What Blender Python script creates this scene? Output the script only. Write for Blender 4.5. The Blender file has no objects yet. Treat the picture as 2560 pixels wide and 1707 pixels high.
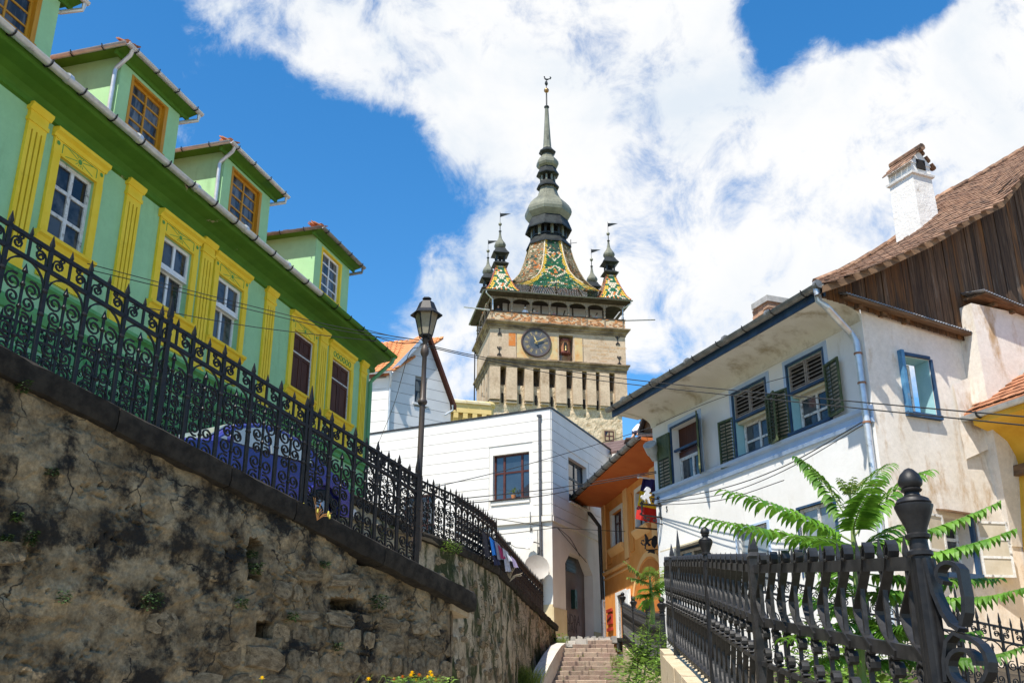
import bpy, math, random
from math import sin, cos, tan, pi, radians, sqrt, atan2, hypot, floor
from mathutils import Vector, Matrix, noise
random.seed(7)
C = bpy.context.scene.collection
scene = bpy.context.scene
# ------------------------------------------------------------------ camera
PITCH, FP, CU, CV = 20.5, 2525.0, 1280.0, 853.5     # survey of the photograph: tilt, focal length and centre in its pixels
cam = bpy.data.cameras.new('camera')
cam.sensor_width = 36.0
cam.lens = 36.0 * FP / 2560.0
cam.clip_start, cam.clip_end = 0.05, 3000.0
cam_ob = bpy.data.objects.new('camera', cam)
cam_ob.location = (0, 0, 0)
cam_ob.rotation_euler = (radians(90 + PITCH), 0, 0)
C.objects.link(cam_ob)
scene.camera = cam_ob
CT, ST = cos(radians(PITCH)), sin(radians(PITCH))
def ray(u, v):
    cx, cy = (u - CU) / FP, (CV - v) / FP
    return (cx, CT - cy * ST, ST + cy * CT)
def atY(u, v, Y):
    r = ray(u, v); k = Y / r[1]
    return Vector((r[0] * k, Y, r[2] * k))
# ------------------------------------------------------------------ sun, sky, exposure
SUN_AZ, SUN_EL = 211.0, 60.0
sun = bpy.data.lights.new('sun', 'SUN')
sun.energy, sun.angle, sun.color = 5.0, radians(0.53), (1.0, 0.94, 0.84)
sun_ob = bpy.data.objects.new('sun', sun)
sd = Vector((sin(radians(SUN_AZ)) * cos(radians(SUN_EL)), cos(radians(SUN_AZ)) * cos(radians(SUN_EL)), sin(radians(SUN_EL))))
sun_ob.rotation_euler = sd.to_track_quat('Z', 'Y').to_euler()
sun_ob.location = sd * 60
C.objects.link(sun_ob)
vs = scene.view_settings
vs.view_transform, vs.look, vs.exposure, vs.gamma = 'Standard', 'None', 0.62, 1.0
vs.use_curve_mapping = False
world = bpy.data.worlds.new('World')
scene.world = world
world.use_nodes = True
wt = world.node_tree
wt.nodes.clear()
def wn(t, **k):
    n = wt.nodes.new(t)
    for a, b in k.items(): setattr(n, a, b)
    return n
def wl(a, b): wt.links.new(a, b)
out = wn('ShaderNodeOutputWorld'); bg = wn('ShaderNodeBackground'); wl(bg.outputs[0], out.inputs[0])
sky = wn('ShaderNodeTexSky', sky_type='NISHITA', sun_disc=False)
sky.sun_elevation, sky.sun_rotation = radians(SUN_EL), radians(SUN_AZ)
sky.altitude, sky.air_density, sky.dust_density, sky.ozone_density = 350, 1.0, 0.4, 2.5
hs = wn('ShaderNodeHueSaturation'); hs.inputs['Saturation'].default_value = 1.34; hs.inputs['Value'].default_value = 1.45; hs.inputs['Hue'].default_value = .497
wl(sky.outputs[0], hs.inputs['Color'])
tc = wn('ShaderNodeTexCoord')
def fbm(scale, detail, rough, dist=0.0, off=(0, 0, 0)):
    mp = wn('ShaderNodeMapping'); mp.inputs['Location'].default_value = off
    wl(tc.outputs['Generated'], mp.inputs['Vector'])
    n = wn('ShaderNodeTexNoise'); n.inputs['Scale'].default_value = scale; n.inputs['Detail'].default_value = detail
    n.inputs['Roughness'].default_value = rough; n.inputs['Distortion'].default_value = dist
    wl(mp.outputs[0], n.inputs['Vector'])
    return n.outputs['Fac']
def wm(op, a, b, c=None, clamp=False):
    n = wn('ShaderNodeMath', operation=op, use_clamp=clamp)
    for i, x in enumerate((a, b, c)):
        if x is None: continue
        if isinstance(x, (int, float)): n.inputs[i].default_value = x
        else: wl(x, n.inputs[i])
    return n.outputs[0]
# where the cumulus banks and the blue gaps stand (direction, angular radius, weight)
BANKS = [(760, -10, 420, .9), (1010, 60, 430, .9), (1330, 180, 480, 1.0), (1660, 160, 520, 1.0), (1480, 560, 520, 1.0), (1800, 620, 600, 1.0),
         (2060, 420, 520, .8), (2400, 300, 520, 1.0), (2300, 640, 520, 1.0), (1260, 800, 330, .8), (1130, 900, 230, .75), (1080, 630, 130, .5),
         (690, 540, 110, .45), (1620, 880, 260, .5), (2700, 400, 600, 1.0), (1500, -250, 700, .9), (590, -60, 230, .6),
         (1890, 70, 190, -.75), (1930, 200, 150, -.6), (2040, 20, 210, -.75), (2200, -10, 190, -.7), (2330, 30, 130, -.4), (1870, 230, 100, -.35), (2010, 560, 230, -.42), (2180, 560, 130, -.3), (1420, 1010, 300, -.75), (900, 470, 330, -.9),
         (700, 290, 230, -.5), (1600, 1030, 160, -.75), (1480, 930, 120, -.35)]
acc = None
for u, v, r, w in BANKS:
    d = Vector(ray(u, v)).normalized()
    vm = wn('ShaderNodeVectorMath', operation='DISTANCE'); wl(tc.outputs['Generated'], vm.inputs[0]); vm.inputs[1].default_value = d
    mr = wn('ShaderNodeMapRange', interpolation_type='SMOOTHSTEP')
    wl(vm.outputs['Value'], mr.inputs['Value'])
    for i, x in zip(('From Min', 'From Max', 'To Min', 'To Max'), (0.0, r / FP, w, 0.0)): mr.inputs[i].default_value = x
    acc = mr.outputs[0] if acc is None else wm('ADD', acc, mr.outputs[0])
acc = wm('MINIMUM', acc, .80)
big = fbm(5.5, 10, .6, .3)
fine = fbm(17.0, 9, .66, .4, (3, 1, 7))
dens = wm('ADD', acc, wm('ADD', wm('MULTIPLY', wm('SUBTRACT', big, .5), 2.05), wm('MULTIPLY', wm('SUBTRACT', fine, .5), 1.6)))
mr = wn('ShaderNodeMapRange', interpolation_type='SMOOTHSTEP'); wl(dens, mr.inputs['Value'])
for i, x in zip(('From Min', 'From Max'), (.24, .90)): mr.inputs[i].default_value = x
shade = fbm(4.6, 6, .55, .5, (9, 4, 2))
cr = wn('ShaderNodeMapRange', interpolation_type='SMOOTHSTEP'); wl(wm('ADD', shade, wm('MULTIPLY', wm('SUBTRACT', dens, 1.0), .10)), cr.inputs['Value'])
for i, x in zip(('From Min', 'From Max'), (.42, .66)): cr.inputs[i].default_value = x
cmix = wn('ShaderNodeMix', data_type='RGBA'); wl(cr.outputs[0], cmix.inputs['Factor'])
cmix.inputs['A'].default_value = (6.5, 6.55, 6.6, 1); cmix.inputs['B'].default_value = (5.1, 5.6, 6.15, 1)
smix = wn('ShaderNodeMix', data_type='RGBA'); wl(mr.outputs[0], smix.inputs['Factor'])
wl(hs.outputs[0], smix.inputs['A']); wl(cmix.outputs['Result'], smix.inputs['B'])
wl(smix.outputs['Result'], bg.inputs['Color'])
bg.inputs['Strength'].default_value = 0.1
# ------------------------------------------------------------------ materials (all procedural)
MATS = {}
def pm(name, col, col2=None, scale=3.0, rough=.8, bump=.0, bscale=40., detail=6., lo=.35, hi=.65, metal=0., rnd=0., stretch=None,
       dirt=None, dscale=1.2, dlo=.55, dhi=.75, dstretch=None, spec=.3, coords='Object', trans=0., bdetail=5., crack=0., cscale=2., grain=0., gamt=.45):
    """col/col2 mixed by fbm noise, dirt colour on top in its own patches, rnd = value spread from piece to piece, bump = fine relief in metres"""
    if name in MATS: return MATS[name]
    m = bpy.data.materials.new(name); m.use_nodes = True
    t = m.node_tree; b = t.nodes['Principled BSDF']
    N = lambda k, **a: (lambda n: ([setattr(n, x, y) for x, y in a.items()], n)[1])(t.nodes.new(k))
    L = t.links.new
    tc = N('ShaderNodeTexCoord')
    def coord(st):
        mp = N('ShaderNodeMapping'); L(tc.outputs[coords], mp.inputs['Vector'])
        if st: mp.inputs['Scale'].default_value = st
        if rnd:
            oi = N('ShaderNodeObjectInfo'); k = N('ShaderNodeMath', operation='MULTIPLY'); k.inputs[1].default_value = 37.0
            L(oi.outputs['Random'], k.inputs[0]); cx = N('ShaderNodeCombineXYZ'); L(k.outputs[0], cx.inputs[0]); L(k.outputs[0], cx.inputs[2])
            L(cx.outputs[0], mp.inputs['Location'])
        return mp.outputs[0]
    def nz(sc, dt, st=None, ro=.64):
        n = N('ShaderNodeTexNoise'); n.inputs['Scale'].default_value = sc; n.inputs['Detail'].default_value = dt; n.inputs['Roughness'].default_value = ro
        L(coord(st), n.inputs['Vector']); return n.outputs['Fac']
    def ramp(src, a, c):
        r = N('ShaderNodeMapRange', interpolation_type='SMOOTHSTEP'); L(src, r.inputs['Value'])
        r.inputs['From Min'].default_value, r.inputs['From Max'].default_value = a, c; return r.outputs[0]
    def mix(f, A, B, bt='MIX'):
        x = N('ShaderNodeMix', data_type='RGBA', blend_type=bt)
        if isinstance(f, float): x.inputs['Factor'].default_value = f
        else: L(f, x.inputs['Factor'])
        for s, c in (('A', A), ('B', B)):
            if isinstance(c, tuple): x.inputs[s].default_value = (*c[:3], 1)
            else: L(c, x.inputs[s])
        return x.outputs['Result']
    c = tuple(col)
    if col2: c = mix(ramp(nz(scale, detail, stretch), lo, hi), tuple(col), tuple(col2))
    if dirt: c = mix(ramp(nz(dscale, 10, dstretch, .7), dlo, dhi), c, tuple(dirt))
    if crack:
        v = N('ShaderNodeTexVoronoi', feature='DISTANCE_TO_EDGE'); v.inputs['Scale'].default_value = cscale
        wv = N('ShaderNodeMix', data_type='VECTOR'); wv.inputs['Factor'].default_value = .30
        nn = N('ShaderNodeTexNoise'); nn.inputs['Scale'].default_value = cscale * 1.7; nn.inputs['Detail'].default_value = 6
        cc = coord(None); L(cc, nn.inputs['Vector']); L(cc, wv.inputs['A']); L(nn.outputs['Color'], wv.inputs['B']); L(wv.outputs['Result'], v.inputs['Vector'])
        mu = N('ShaderNodeMath', operation='MULTIPLY'); L(ramp(v.outputs['Distance'], crack, 0.0), mu.inputs[0]); L(ramp(nz(1.1, 5), .46, .60), mu.inputs[1]); c = mix(mu.outputs[0], c, (.012, .010, .008))
    if grain:
        g = N('ShaderNodeMapRange'); L(nz(grain, 8, stretch, .75), g.inputs['Value']); g.inputs['From Min'].default_value, g.inputs['From Max'].default_value = .3, .7
        g.inputs['To Min'].default_value, g.inputs['To Max'].default_value = 1 - gamt, 1 + gamt
        h = N('ShaderNodeHueSaturation'); L(g.outputs[0], h.inputs['Value'])
        if isinstance(c, tuple): h.inputs['Color'].default_value = (*c[:3], 1)
        else: L(c, h.inputs['Color'])
        c = h.outputs['Color']
    if rnd:
        oi = N('ShaderNodeObjectInfo'); r = N('ShaderNodeMapRange'); L(oi.outputs['Random'], r.inputs['Value'])
        r.inputs['To Min'].default_value, r.inputs['To Max'].default_value = 1 - rnd, 1 + rnd * .7
        h = N('ShaderNodeHueSaturation'); L(r.outputs[0], h.inputs['Value'])
        if isinstance(c, tuple): h.inputs['Color'].default_value = (*c[:3], 1)
        else: L(c, h.inputs['Color'])
        c = h.outputs['Color']
    if isinstance(c, tuple): b.inputs['Base Color'].default_value = (*c[:3], 1)
    else: L(c, b.inputs['Base Color'])
    b.inputs['Roughness'].default_value = rough; b.inputs['Metallic'].default_value = metal
    b.inputs['Specular IOR Level'].default_value = spec
    if bump:
        bp = N('ShaderNodeBump'); bp.inputs['Distance'].default_value = bump; bp.inputs['Strength'].default_value = 1.0
        L(nz(bscale, bdetail, stretch), bp.inputs['Height']); L(bp.outputs[0], b.inputs['Normal'])
    if trans:
        tr = N('ShaderNodeBsdfTranslucent'); ms = N('ShaderNodeMixShader'); ms.inputs[0].default_value = trans
        if isinstance(c, tuple): tr.inputs[0].default_value = (*c[:3], 1)
        else: L(c, tr.inputs[0])
        o = t.nodes['Material Output']; L(b.outputs[0], ms.inputs[1]); L(tr.outputs[0], ms.inputs[2]); L(ms.outputs[0], o.inputs[0])
    MATS[name] = m
    return m
IRON = pm('wrought_iron', (.007, .007, .008), (.016, .015, .015), 22, .48, .0006, 180, spec=.32, dirt=(.035, .02, .013), dscale=6, dlo=.68, dhi=.8)
IRON2 = pm('worn_iron_bars', (.011, .0108, .011), (.032, .030, .029), 9, .40, .0007, 160, spec=.4, dirt=(.06, .04, .028), dscale=5, dlo=.6, dhi=.78)
GLASS = pm('window_glass', (.014, .017, .021), (.085, .09, .095), 1.1, .05, spec=.42, lo=.42, hi=.58, rnd=.3)
GLASSP = pm('pale_curtained_glass', (.16, .18, .19), (.30, .32, .32), 1.3, .06, spec=.9)
ZINC = pm('zinc_gutter', (.50, .52, .53), (.62, .64, .65), 5, .36, .0006, 60, metal=.5, dirt=(.25, .24, .22), dscale=3, dlo=.58, dhi=.75)
ZINCW = pm('weathered_zinc', (.17, .17, .16), (.27, .265, .25), 5, .5, .001, 60, metal=.45, dirt=(.12, .10, .08), dscale=3)
WHITEP = pm('white_window_paint', (.72, .72, .70), (.80, .80, .79), 8, .45, dirt=(.42, .40, .36), dscale=9, dlo=.64, dhi=.8)
WORNP = pm('peeling_white_paint', (.58, .56, .52), (.70, .69, .66), 14, .7, .001, 60, dirt=(.22, .20, .17), dscale=8, dlo=.53, dhi=.66)
GREEN = pm('green_render', (.315, .555, .285), (.35, .60, .315), 1.1, .85, .0015, 60, dirt=(.225, .40, .195), dscale=1.3, dlo=.52, dhi=.78, detail=8, dstretch=(1.6, 1.6, .3), grain=5, gamt=.06)
GREEND = pm('deep_green_paint', (.06, .165, .012), (.08, .20, .018), 1.6, .75, .0015, 50, dirt=(.035, .13, .03), dscale=1.1, dlo=.5, dhi=.75)
YELLOW = pm('yellow_stucco', (.84, .575, .03), (.88, .63, .05), 2.6, .8, .001, 70, dirt=(.66, .46, .03), dscale=2.2, dlo=.58, dhi=.8)
OCHREW = pm('ochre_wood', (.46, .20, .012), (.56, .27, .018), 5, .5, .0005, 60, stretch=(3, 3, .4))
BROWNW = pm('dark_brown_shutter', (.055, .016, .009), (.085, .028, .015), 4, .75, .001, 50, stretch=(4, 4, .4), dirt=(.09, .05, .03), dscale=5, dlo=.66, dhi=.8)
TILE = pm('clay_tile', (.34, .135, .066), (.42, .19, .10), 4, .85, .002, 50, rnd=.34, dirt=(.17, .11, .075), dscale=3.5, dlo=.5, dhi=.72)
TILEO = pm('old_clay_tile', (.20, .105, .064), (.33, .20, .125), 4, .9, .003, 50, rnd=.45, dirt=(.06, .042, .032), dscale=4.5, dlo=.46, dhi=.66)
TILEN = pm('orange_clay_tile', (.50, .185, .065), (.60, .25, .10), 5, .8, .002, 50, rnd=.2)
STONE = pm('wall_rubble', (.125, .09, .05), (.28, .215, .13), 4.0, .95, .016, 16, rnd=.30, detail=10, dirt=(.045, .035, .023), dscale=3.4, dlo=.52, dhi=.68, bdetail=10, grain=26)
MORTAR = pm('old_lime_render', (.115, .080, .042), (.285, .215, .125), 2.4, .95, .022, 15, detail=14, lo=.34, hi=.66, dirt=(.018, .014, .0095), dscale=1.5, dlo=.47, dhi=.60, bdetail=14, crack=.03, cscale=2.1, grain=22)
MOSSW = pm('mossy_wall', (.24, .195, .13), (.40, .335, .235), 2.4, .95, .012, 14, detail=10, dirt=(.035, .042, .014), dscale=2.6, dlo=.46, dhi=.58, dstretch=(1, 1, .3), bdetail=10, grain=16)
COPING = pm('blackened_coping', (.012, .0095, .007), (.032, .026, .019), 7, .95, .006, 24, rnd=.25, dirt=(.075, .06, .04), dscale=5, dlo=.66, dhi=.8)
SOIL = pm('soil', (.045, .034, .022), (.085, .066, .042), 3, .98, .01, 30)
ROAD = pm('ramp_cobbles', (.13, .12, .105), (.21, .195, .17), 6, .9, .01, 24)
MOSS = pm('moss', (.030, .042, .012), (.062, .078, .02), 8, .95, .01, 60)
LEAF = pm('ailanthus_leaf', (.06, .165, .012), (.15, .31, .03), 7, .48, rnd=.25, lo=.38, hi=.62, trans=.32, spec=.35)
LEAFT = pm('young_leaf', (.15, .25, .03), (.20, .22, .05), 6, .5, rnd=.2, trans=.35)
STEM = pm('green_stem', (.12, .20, .045), (.20, .24, .08), 6, .6)
WEED = pm('weed_leaf', (.12, .235, .03), (.23, .34, .06), 5, .6, rnd=.25, trans=.28)
GRASS = pm('grass_blade', (.14, .22, .03), (.26, .30, .07), 3, .6, trans=.3)
FLOW = pm('marigold', (.92, .70, .012), (.92, .60, .01), 30, .7, trans=.2)
FLOWO = pm('rust_marigold', (.60, .16, .02), (.75, .28, .02), 30, .7, trans=.2)
# ------------------------------------------------------------------ mesh building
class MB:
    def __init__(s): s.v, s.f, s.m, s.mi = [], [], [], 0
    def add(s, vs, fs):
        o = len(s.v); s.v += [tuple(p) for p in vs]
        for f in fs: s.f.append([o + i for i in f]); s.m.append(s.mi)
        return s
    def hexa(s, p):   # 0-3 one face (counter-clockwise from outside), 4-7 the opposite
        return s.add(p, [(0, 1, 2, 3), (7, 6, 5, 4), (4, 5, 1, 0), (5, 6, 2, 1), (6, 7, 3, 2), (7, 4, 0, 3)])
    def box(s, x0, x1, y0, y1, z0, z1, sl=0.0):     # sl = rise per metre of x
        e = (x1 - x0) * sl
        return s.hexa([(x0, y0, z0), (x1, y0, z0 + e), (x1, y0, z1 + e), (x0, y0, z1), (x0, y1, z0), (x1, y1, z0 + e), (x1, y1, z1 + e), (x0, y1, z1)])
    def quad(s, *p): return s.add(p, [tuple(range(len(p)))])
    def prism(s, poly, y0, y1):                     # outline in x-z (counter-clockwise seen from -y), extruded along y
        n = len(poly)
        return s.add([(x, y0, z) for x, z in poly] + [(x, y1, z) for x, z in poly],
                     [tuple(range(n)), tuple(range(2 * n - 1, n - 1, -1))] + [(i, i + n, (i + 1) % n + n, (i + 1) % n) for i in range(n)])
    def prismx(s, poly, x0, x1):                    # profile in y-z, extruded along x
        n = len(poly)
        return s.add([(x0, y, z) for y, z in poly] + [(x1, y, z) for y, z in poly],
                     [tuple(range(n)), tuple(range(2 * n - 1, n - 1, -1))] + [(i, i + n, (i + 1) % n + n, (i + 1) % n) for i in range(n)])
    def tube(s, pts, r, seg=6, cap=True):
        pts = [Vector(p) for p in pts]; n = len(pts); rs = r if isinstance(r, (list, tuple)) else [r] * n
        vs, fs, up = [], [], Vector((.31, .17, .93))
        for i, p in enumerate(pts):
            d = (pts[min(i + 1, n - 1)] - pts[max(i - 1, 0)]).normalized()
            a = d.cross(up)
            if a.length < .05: a = d.cross(Vector((1, 0, 0)))
            a.normalize(); b = a.cross(d)
            for k in range(seg): vs.append(p + (a * cos(2 * pi * k / seg) + b * sin(2 * pi * k / seg)) * rs[i])
        for i in range(n - 1):
            for k in range(seg): fs.append((i * seg + k, i * seg + (k + 1) % seg, (i + 1) * seg + (k + 1) % seg, (i + 1) * seg + k))
        if cap: fs += [tuple(range(seg - 1, -1, -1)), tuple((n - 1) * seg + k for k in range(seg))]
        return s.add(vs, fs)
    def strip(s, path, t, y0, y1):                  # flat bar: path in x-z, thickness t, width y0..y1
        n = len(path); L_, R_ = [], []
        for i, (x, z) in enumerate(path):
            a, b = path[max(i - 1, 0)], path[min(i + 1, n - 1)]
            dx, dz = b[0] - a[0], b[1] - a[1]; l = hypot(dx, dz) or 1
            L_.append((x - dz / l * t / 2, z + dx / l * t / 2)); R_.append((x + dz / l * t / 2, z - dx / l * t / 2))
        vs = []
        for (a, b), (c, d) in zip(L_, R_): vs += [(a, y0, b), (c, y0, d), (c, y1, d), (a, y1, b)]
        fs = [(0, 1, 2, 3), (4 * n - 1, 4 * n - 2, 4 * n - 3, 4 * n - 4)]
        for i in range(n - 1):
            for k in range(4): fs.append((4 * i + k, 4 * i + 4 + k, 4 * i + 4 + (k + 1) % 4, 4 * i + (k + 1) % 4))
        return s.add(vs, fs)
    def lathe(s, prof, cx=0, cy=0, seg=12, rot=0., close=True, kx=1., ky=1.):
        n = len(prof); vs, fs = [], []
        for r, z in prof:
            for k in range(seg):
                a = rot + 2 * pi * k / seg; vs.append((cx + r * cos(a) * kx, cy + r * sin(a) * ky, z))
        for i in range(n - 1):
            for k in range(seg): fs.append((i * seg + k, i * seg + (k + 1) % seg, (i + 1) * seg + (k + 1) % seg, (i + 1) * seg + k))
        if close: fs += [tuple(range(seg - 1, -1, -1)), tuple((n - 1) * seg + k for k in range(seg))]
        return s.add(vs, fs)
    def ball(s, c, r, seg=10, rings=6, k=(1, 1, 1)):
        vs, fs = [], []
        for i in range(rings + 1):
            t = pi * i / rings
            for j in range(seg): vs.append((c[0] + r * k[0] * sin(t) * cos(2 * pi * j / seg), c[1] + r * k[1] * sin(t) * sin(2 * pi * j / seg), c[2] - r * k[2] * cos(t)))
        for i in range(rings):
            for j in range(seg): fs.append((i * seg + j, i * seg + (j + 1) % seg, (i + 1) * seg + (j + 1) % seg, (i + 1) * seg + j))
        return s.add(vs, fs)
    def mesh(s, name, mat, smooth=False):
        me = bpy.data.meshes.new(name); me.from_pydata(s.v, [], s.f)
        for m in (mat if isinstance(mat, (list, tuple)) else [mat]): me.materials.append(m)
        if isinstance(mat, (list, tuple)): me.polygons.foreach_set('material_index', s.m)
        me.validate(); me.update()
        if smooth:
            me.polygons.foreach_set('use_smooth', [True] * len(me.polygons))
            if hasattr(me, 'set_sharp_from_angle'): me.set_sharp_from_angle(angle=radians(42))
        return me
    def build(s, name, mat, parent=None, smooth=False): return ob(name, s.mesh(name, mat, smooth), parent)
def ob(name, me, parent=None, loc=None, rot=None, sc=None, mat4=None):
    o = bpy.data.objects.new(name, me); C.objects.link(o)
    if parent: o.parent = parent
    if mat4 is not None: o.matrix_local = mat4
    else:
        if loc is not None: o.location = loc
        if rot is not None: o.rotation_euler = rot
        if sc is not None: o.scale = sc
    return o
def tag(o, label=None, cat=None, group=None, kind=None):
    if label: o['label'] = label
    if cat: o['category'] = cat
    if group: o['group'] = group
    if kind: o['kind'] = kind
    return o
class Fr:
    """a facade's own axes: s to the right along the wall, n into the wall, z up (heights are above the lens)"""
    def __init__(f, p, az):
        a = radians(az); f.p = Vector((p[0], p[1], 0)); f.s = Vector((sin(a), cos(a), 0)); f.n = Vector((-f.s.y, f.s.x, 0))
    def px(f, u, v, n=0.):
        r = Vector(ray(u, v)); k = (f.p.dot(f.n) + n) / r.dot(f.n)
        q = r * k - f.p; return (q.dot(f.s), r.z * k)
    def w(f, s, n, z): return f.p + f.s * s + f.n * n + Vector((0, 0, z))
    def mat(f, s=0, n=0, z=0):
        m = Matrix.Identity(4); m.col[0][:3] = f.s; m.col[1][:3] = f.n; m.col[3][:3] = f.w(s, n, z); return m
def thing(name, label, cat, F=None, s=0, n=0, z=0, group=None, loc=None, rz=0):
    o = bpy.data.objects.new(name, None); C.objects.link(o); o.empty_display_size = .2
    if F: o.matrix_world = F.mat(s, n, z)
    elif loc is not None: o.location = loc; o.rotation_euler = (0, 0, rz)
    return tag(o, label, cat, group)
def copy_tree(o, parent=None):
    c = o.copy(); C.objects.link(c)
    if parent: c.parent = parent
    for ch in list(o.children): copy_tree(ch, c)
    return c
def facade(mb, s0, s1, z0, z1, holes=(), n0=0., dep=.25, top=None):
    """wall face with real openings and reveals; back left to the filling"""
    ss = sorted({s0, s1, *[h[0] for h in holes], *[h[1] for h in holes]}); zz = sorted({z0, z1, *[h[2] for h in holes], *[h[3] for h in holes]})
    for a, b in zip(ss, ss[1:]):
        for c, d in zip(zz, zz[1:]):
            if any(h[0] <= a + 1e-6 and b - 1e-6 <= h[1] and h[2] <= c + 1e-6 and d - 1e-6 <= h[3] for h in holes): continue
            mb.quad((a, n0, c), (b, n0, c), (b, n0, d), (a, n0, d))
    for a, b, c, d in holes:
        n1 = n0 + dep
        mb.quad((a, n0, c), (a, n0, d), (a, n1, d), (a, n1, c)); mb.quad((b, n0, d), (b, n0, c), (b, n1, c), (b, n1, d))
        mb.quad((a, n0, d), (b, n0, d), (b, n1, d), (a, n1, d)); mb.quad((b, n0, c), (a, n0, c), (a, n1, c), (b, n1, c))
def window(parent, s0, s1, z0, z1, n, cols, rows, mf, mg, fw=.06, bar=.03, dep=.06, name='window', glassn=None):
    """frame with mullions (cols/rows = fractions of the opening) and each pane a sheet of glass of its own"""
    mb = MB(); w, h = s1 - s0, z1 - z0
    mb.box(s0, s0 + fw, n, n + dep, z0, z1).box(s1 - fw, s1, n, n + dep, z0, z1)
    mb.box(s0 + fw, s1 - fw, n + .002, n + dep - .002, z0, z0 + fw).box(s0 + fw, s1 - fw, n + .002, n + dep - .002, z1 - fw, z1)
    xs = [s0 + fw] + [s0 + w * c for c in cols] + [s1 - fw]; zs = [z0 + fw] + [z0 + h * r for r in rows] + [z1 - fw]
    for x in xs[1:-1]: mb.box(x - bar, x + bar, n + .004, n + dep - .004, z0 + fw, z1 - fw)
    for z in zs[1:-1]: mb.box(s0 + fw, s1 - fw, n + .008, n + dep - .008, z - bar * .8, z + bar * .8)
    o = mb.build(name, mf, parent)
    for a, b in zip(xs, xs[1:]):
        for c, d in zip(zs, zs[1:]):
            p = MB(); e = random.uniform(-.006, .006); g = random.uniform(-.006, .006)
            p.hexa([(a, n + dep * .55 + e, c), (b, n + dep * .55 - e, c), (b, n + dep * .55 - e + g, d), (a, n + dep * .55 + e + g, d), (a, n + dep * .55 + .012 + e, c), (b, n + dep * .55 + .012 - e, c), (b, n + dep * .55 + .012 - e + g, d), (a, n + dep * .55 + .012 + e + g, d)])
            p.build('pane', mg, o)
    return o
def gutter(mb, pts, r=.075, seg=5, t=.012):
    """half-round gutter along a level or sloping line of points"""
    pts = [Vector(p) for p in pts]
    for a, b in zip(pts, pts[1:]):
        d = (b - a).normalized(); h = Vector((d.y, -d.x, 0)).normalized(); vs = []
        for p in (a, b):
            for rr in (r, r - t):
                for k in range(seg + 1):
                    th = pi + pi * k / seg; vs.append(p + h * cos(th) * rr + Vector((0, 0, sin(th) * rr)))
        m = 2 * (seg + 1); fs = []
        for k in range(seg): fs += [(k, k + 1, m + k + 1, m + k), (seg + 1 + k, m + seg + 1 + k, m + seg + 2 + k, seg + 2 + k), (k, seg + 1 + k, seg + 2 + k, k + 1), (m + k, m + k + 1, m + seg + 2 + k, m + seg + 1 + k)]
        fs += [(0, m, m + seg + 1, seg + 1), (seg, 2 * seg + 1, m + 2 * seg + 1, m + seg)]
        mb.add(vs, fs)
def spiral(cx, cz, r0, r1, a0, turns, n=12):
    return [(cx + (r0 + (r1 - r0) * i / n) * cos(a0 + 2 * pi * turns * i / n), cz + (r0 + (r1 - r0) * i / n) * sin(a0 + 2 * pi * turns * i / n)) for i in range(n + 1)]
def fbm3(x, y, z, o=4): return noise.fractal(Vector((x, y, z)), 1.0, 2.0, o)
# ------------------------------------------------------------------ ground, ramp, steps
def sheet(name, fn, x0, x1, y0, y1, nx, ny, mat, kind='structure'):
    mb = MB()
    for j in range(ny + 1):
        for i in range(nx + 1):
            x, y = x0 + (x1 - x0) * i / nx, y0 + (y1 - y0) * j / ny; mb.v.append((x, y, fn(x, y)))
    for j in range(ny):
        for i in range(nx):
            a = j * (nx + 1) + i; mb.f.append([a, a + 1, a + nx + 2, a + nx + 1]); mb.m.append(0)
    return tag(mb.build(name, mat, smooth=True), kind=kind)
sheet('ground', lambda x, y: -1.75 + (.078 * min(max(y, 0), 31)) + .03 * fbm3(x * .6, y * .6, 0), -300, 300, -60, 700, 120, 152, pm('pale_paving', (.30, .27, .22), (.40, .37, .31), 1.5, .95, .01, 12, dirt=(.22, .2, .16), dscale=.6))
def hill(x, y): return -2 + 12 * max(0, min(1, (y - 46) / 34)) - max(0, (abs(x - 6) - 40)) * .25
sheet('castle_hill', hill, -120, 140, 44, 190, 40, 30, GRASS)
RW = Fr((-5.07, 9.39), 33.8)
def cop(s): return 3.441 - .2016 * s
def ramp_z(x, y): return 2.42 + max(0, (y - 14)) * .115 if y > 14 else 2.42 + (14 - y) * .17
mb = MB()   # the upper street behind the retaining wall, from the coping to the green house
rp = []
for s in [-4, -2, 0, 2, 3.4, 4.6]: rp.append((RW.w(s, .45, cop(s) - .12), ))
rp.append((Vector((-3.7, 20.9, 4.0)), ))
L2 = [Vector((-9.5, 5.5, 4.1)), Vector((-8.8, 11, 3.3)), Vector((-8.0, 15.5, 3.0)), Vector((-7.2, 18, 3.0)), Vector((-6.6, 20, 3.1)), Vector((-6.0, 23, 3.3)), Vector((-5.4, 26, 3.5))]
for a in range(7): mb.v += [tuple(rp[a][0]), tuple(L2[a])]
mb.v += [(-1.75, 22.2, 3.7), (-5.0, 31, 3.8), (-.3, 31, 3.3), (-5.5, 40, 3.6), (1.0, 34.6, 2.9), (-1.0, 40, 2.9)]
for a in range(6): mb.f.append([2 * a, 2 * a + 2, 2 * a + 3, 2 * a + 1])
mb.f += [[12, 14, 15, 13], [14, 16, 17, 15], [16, 18, 19, 17], [17, 19, 19, 17]][:3]; mb.m = [0] * len(mb.f)
tag(mb.build('ramp_street', ROAD), kind='structure')
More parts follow.
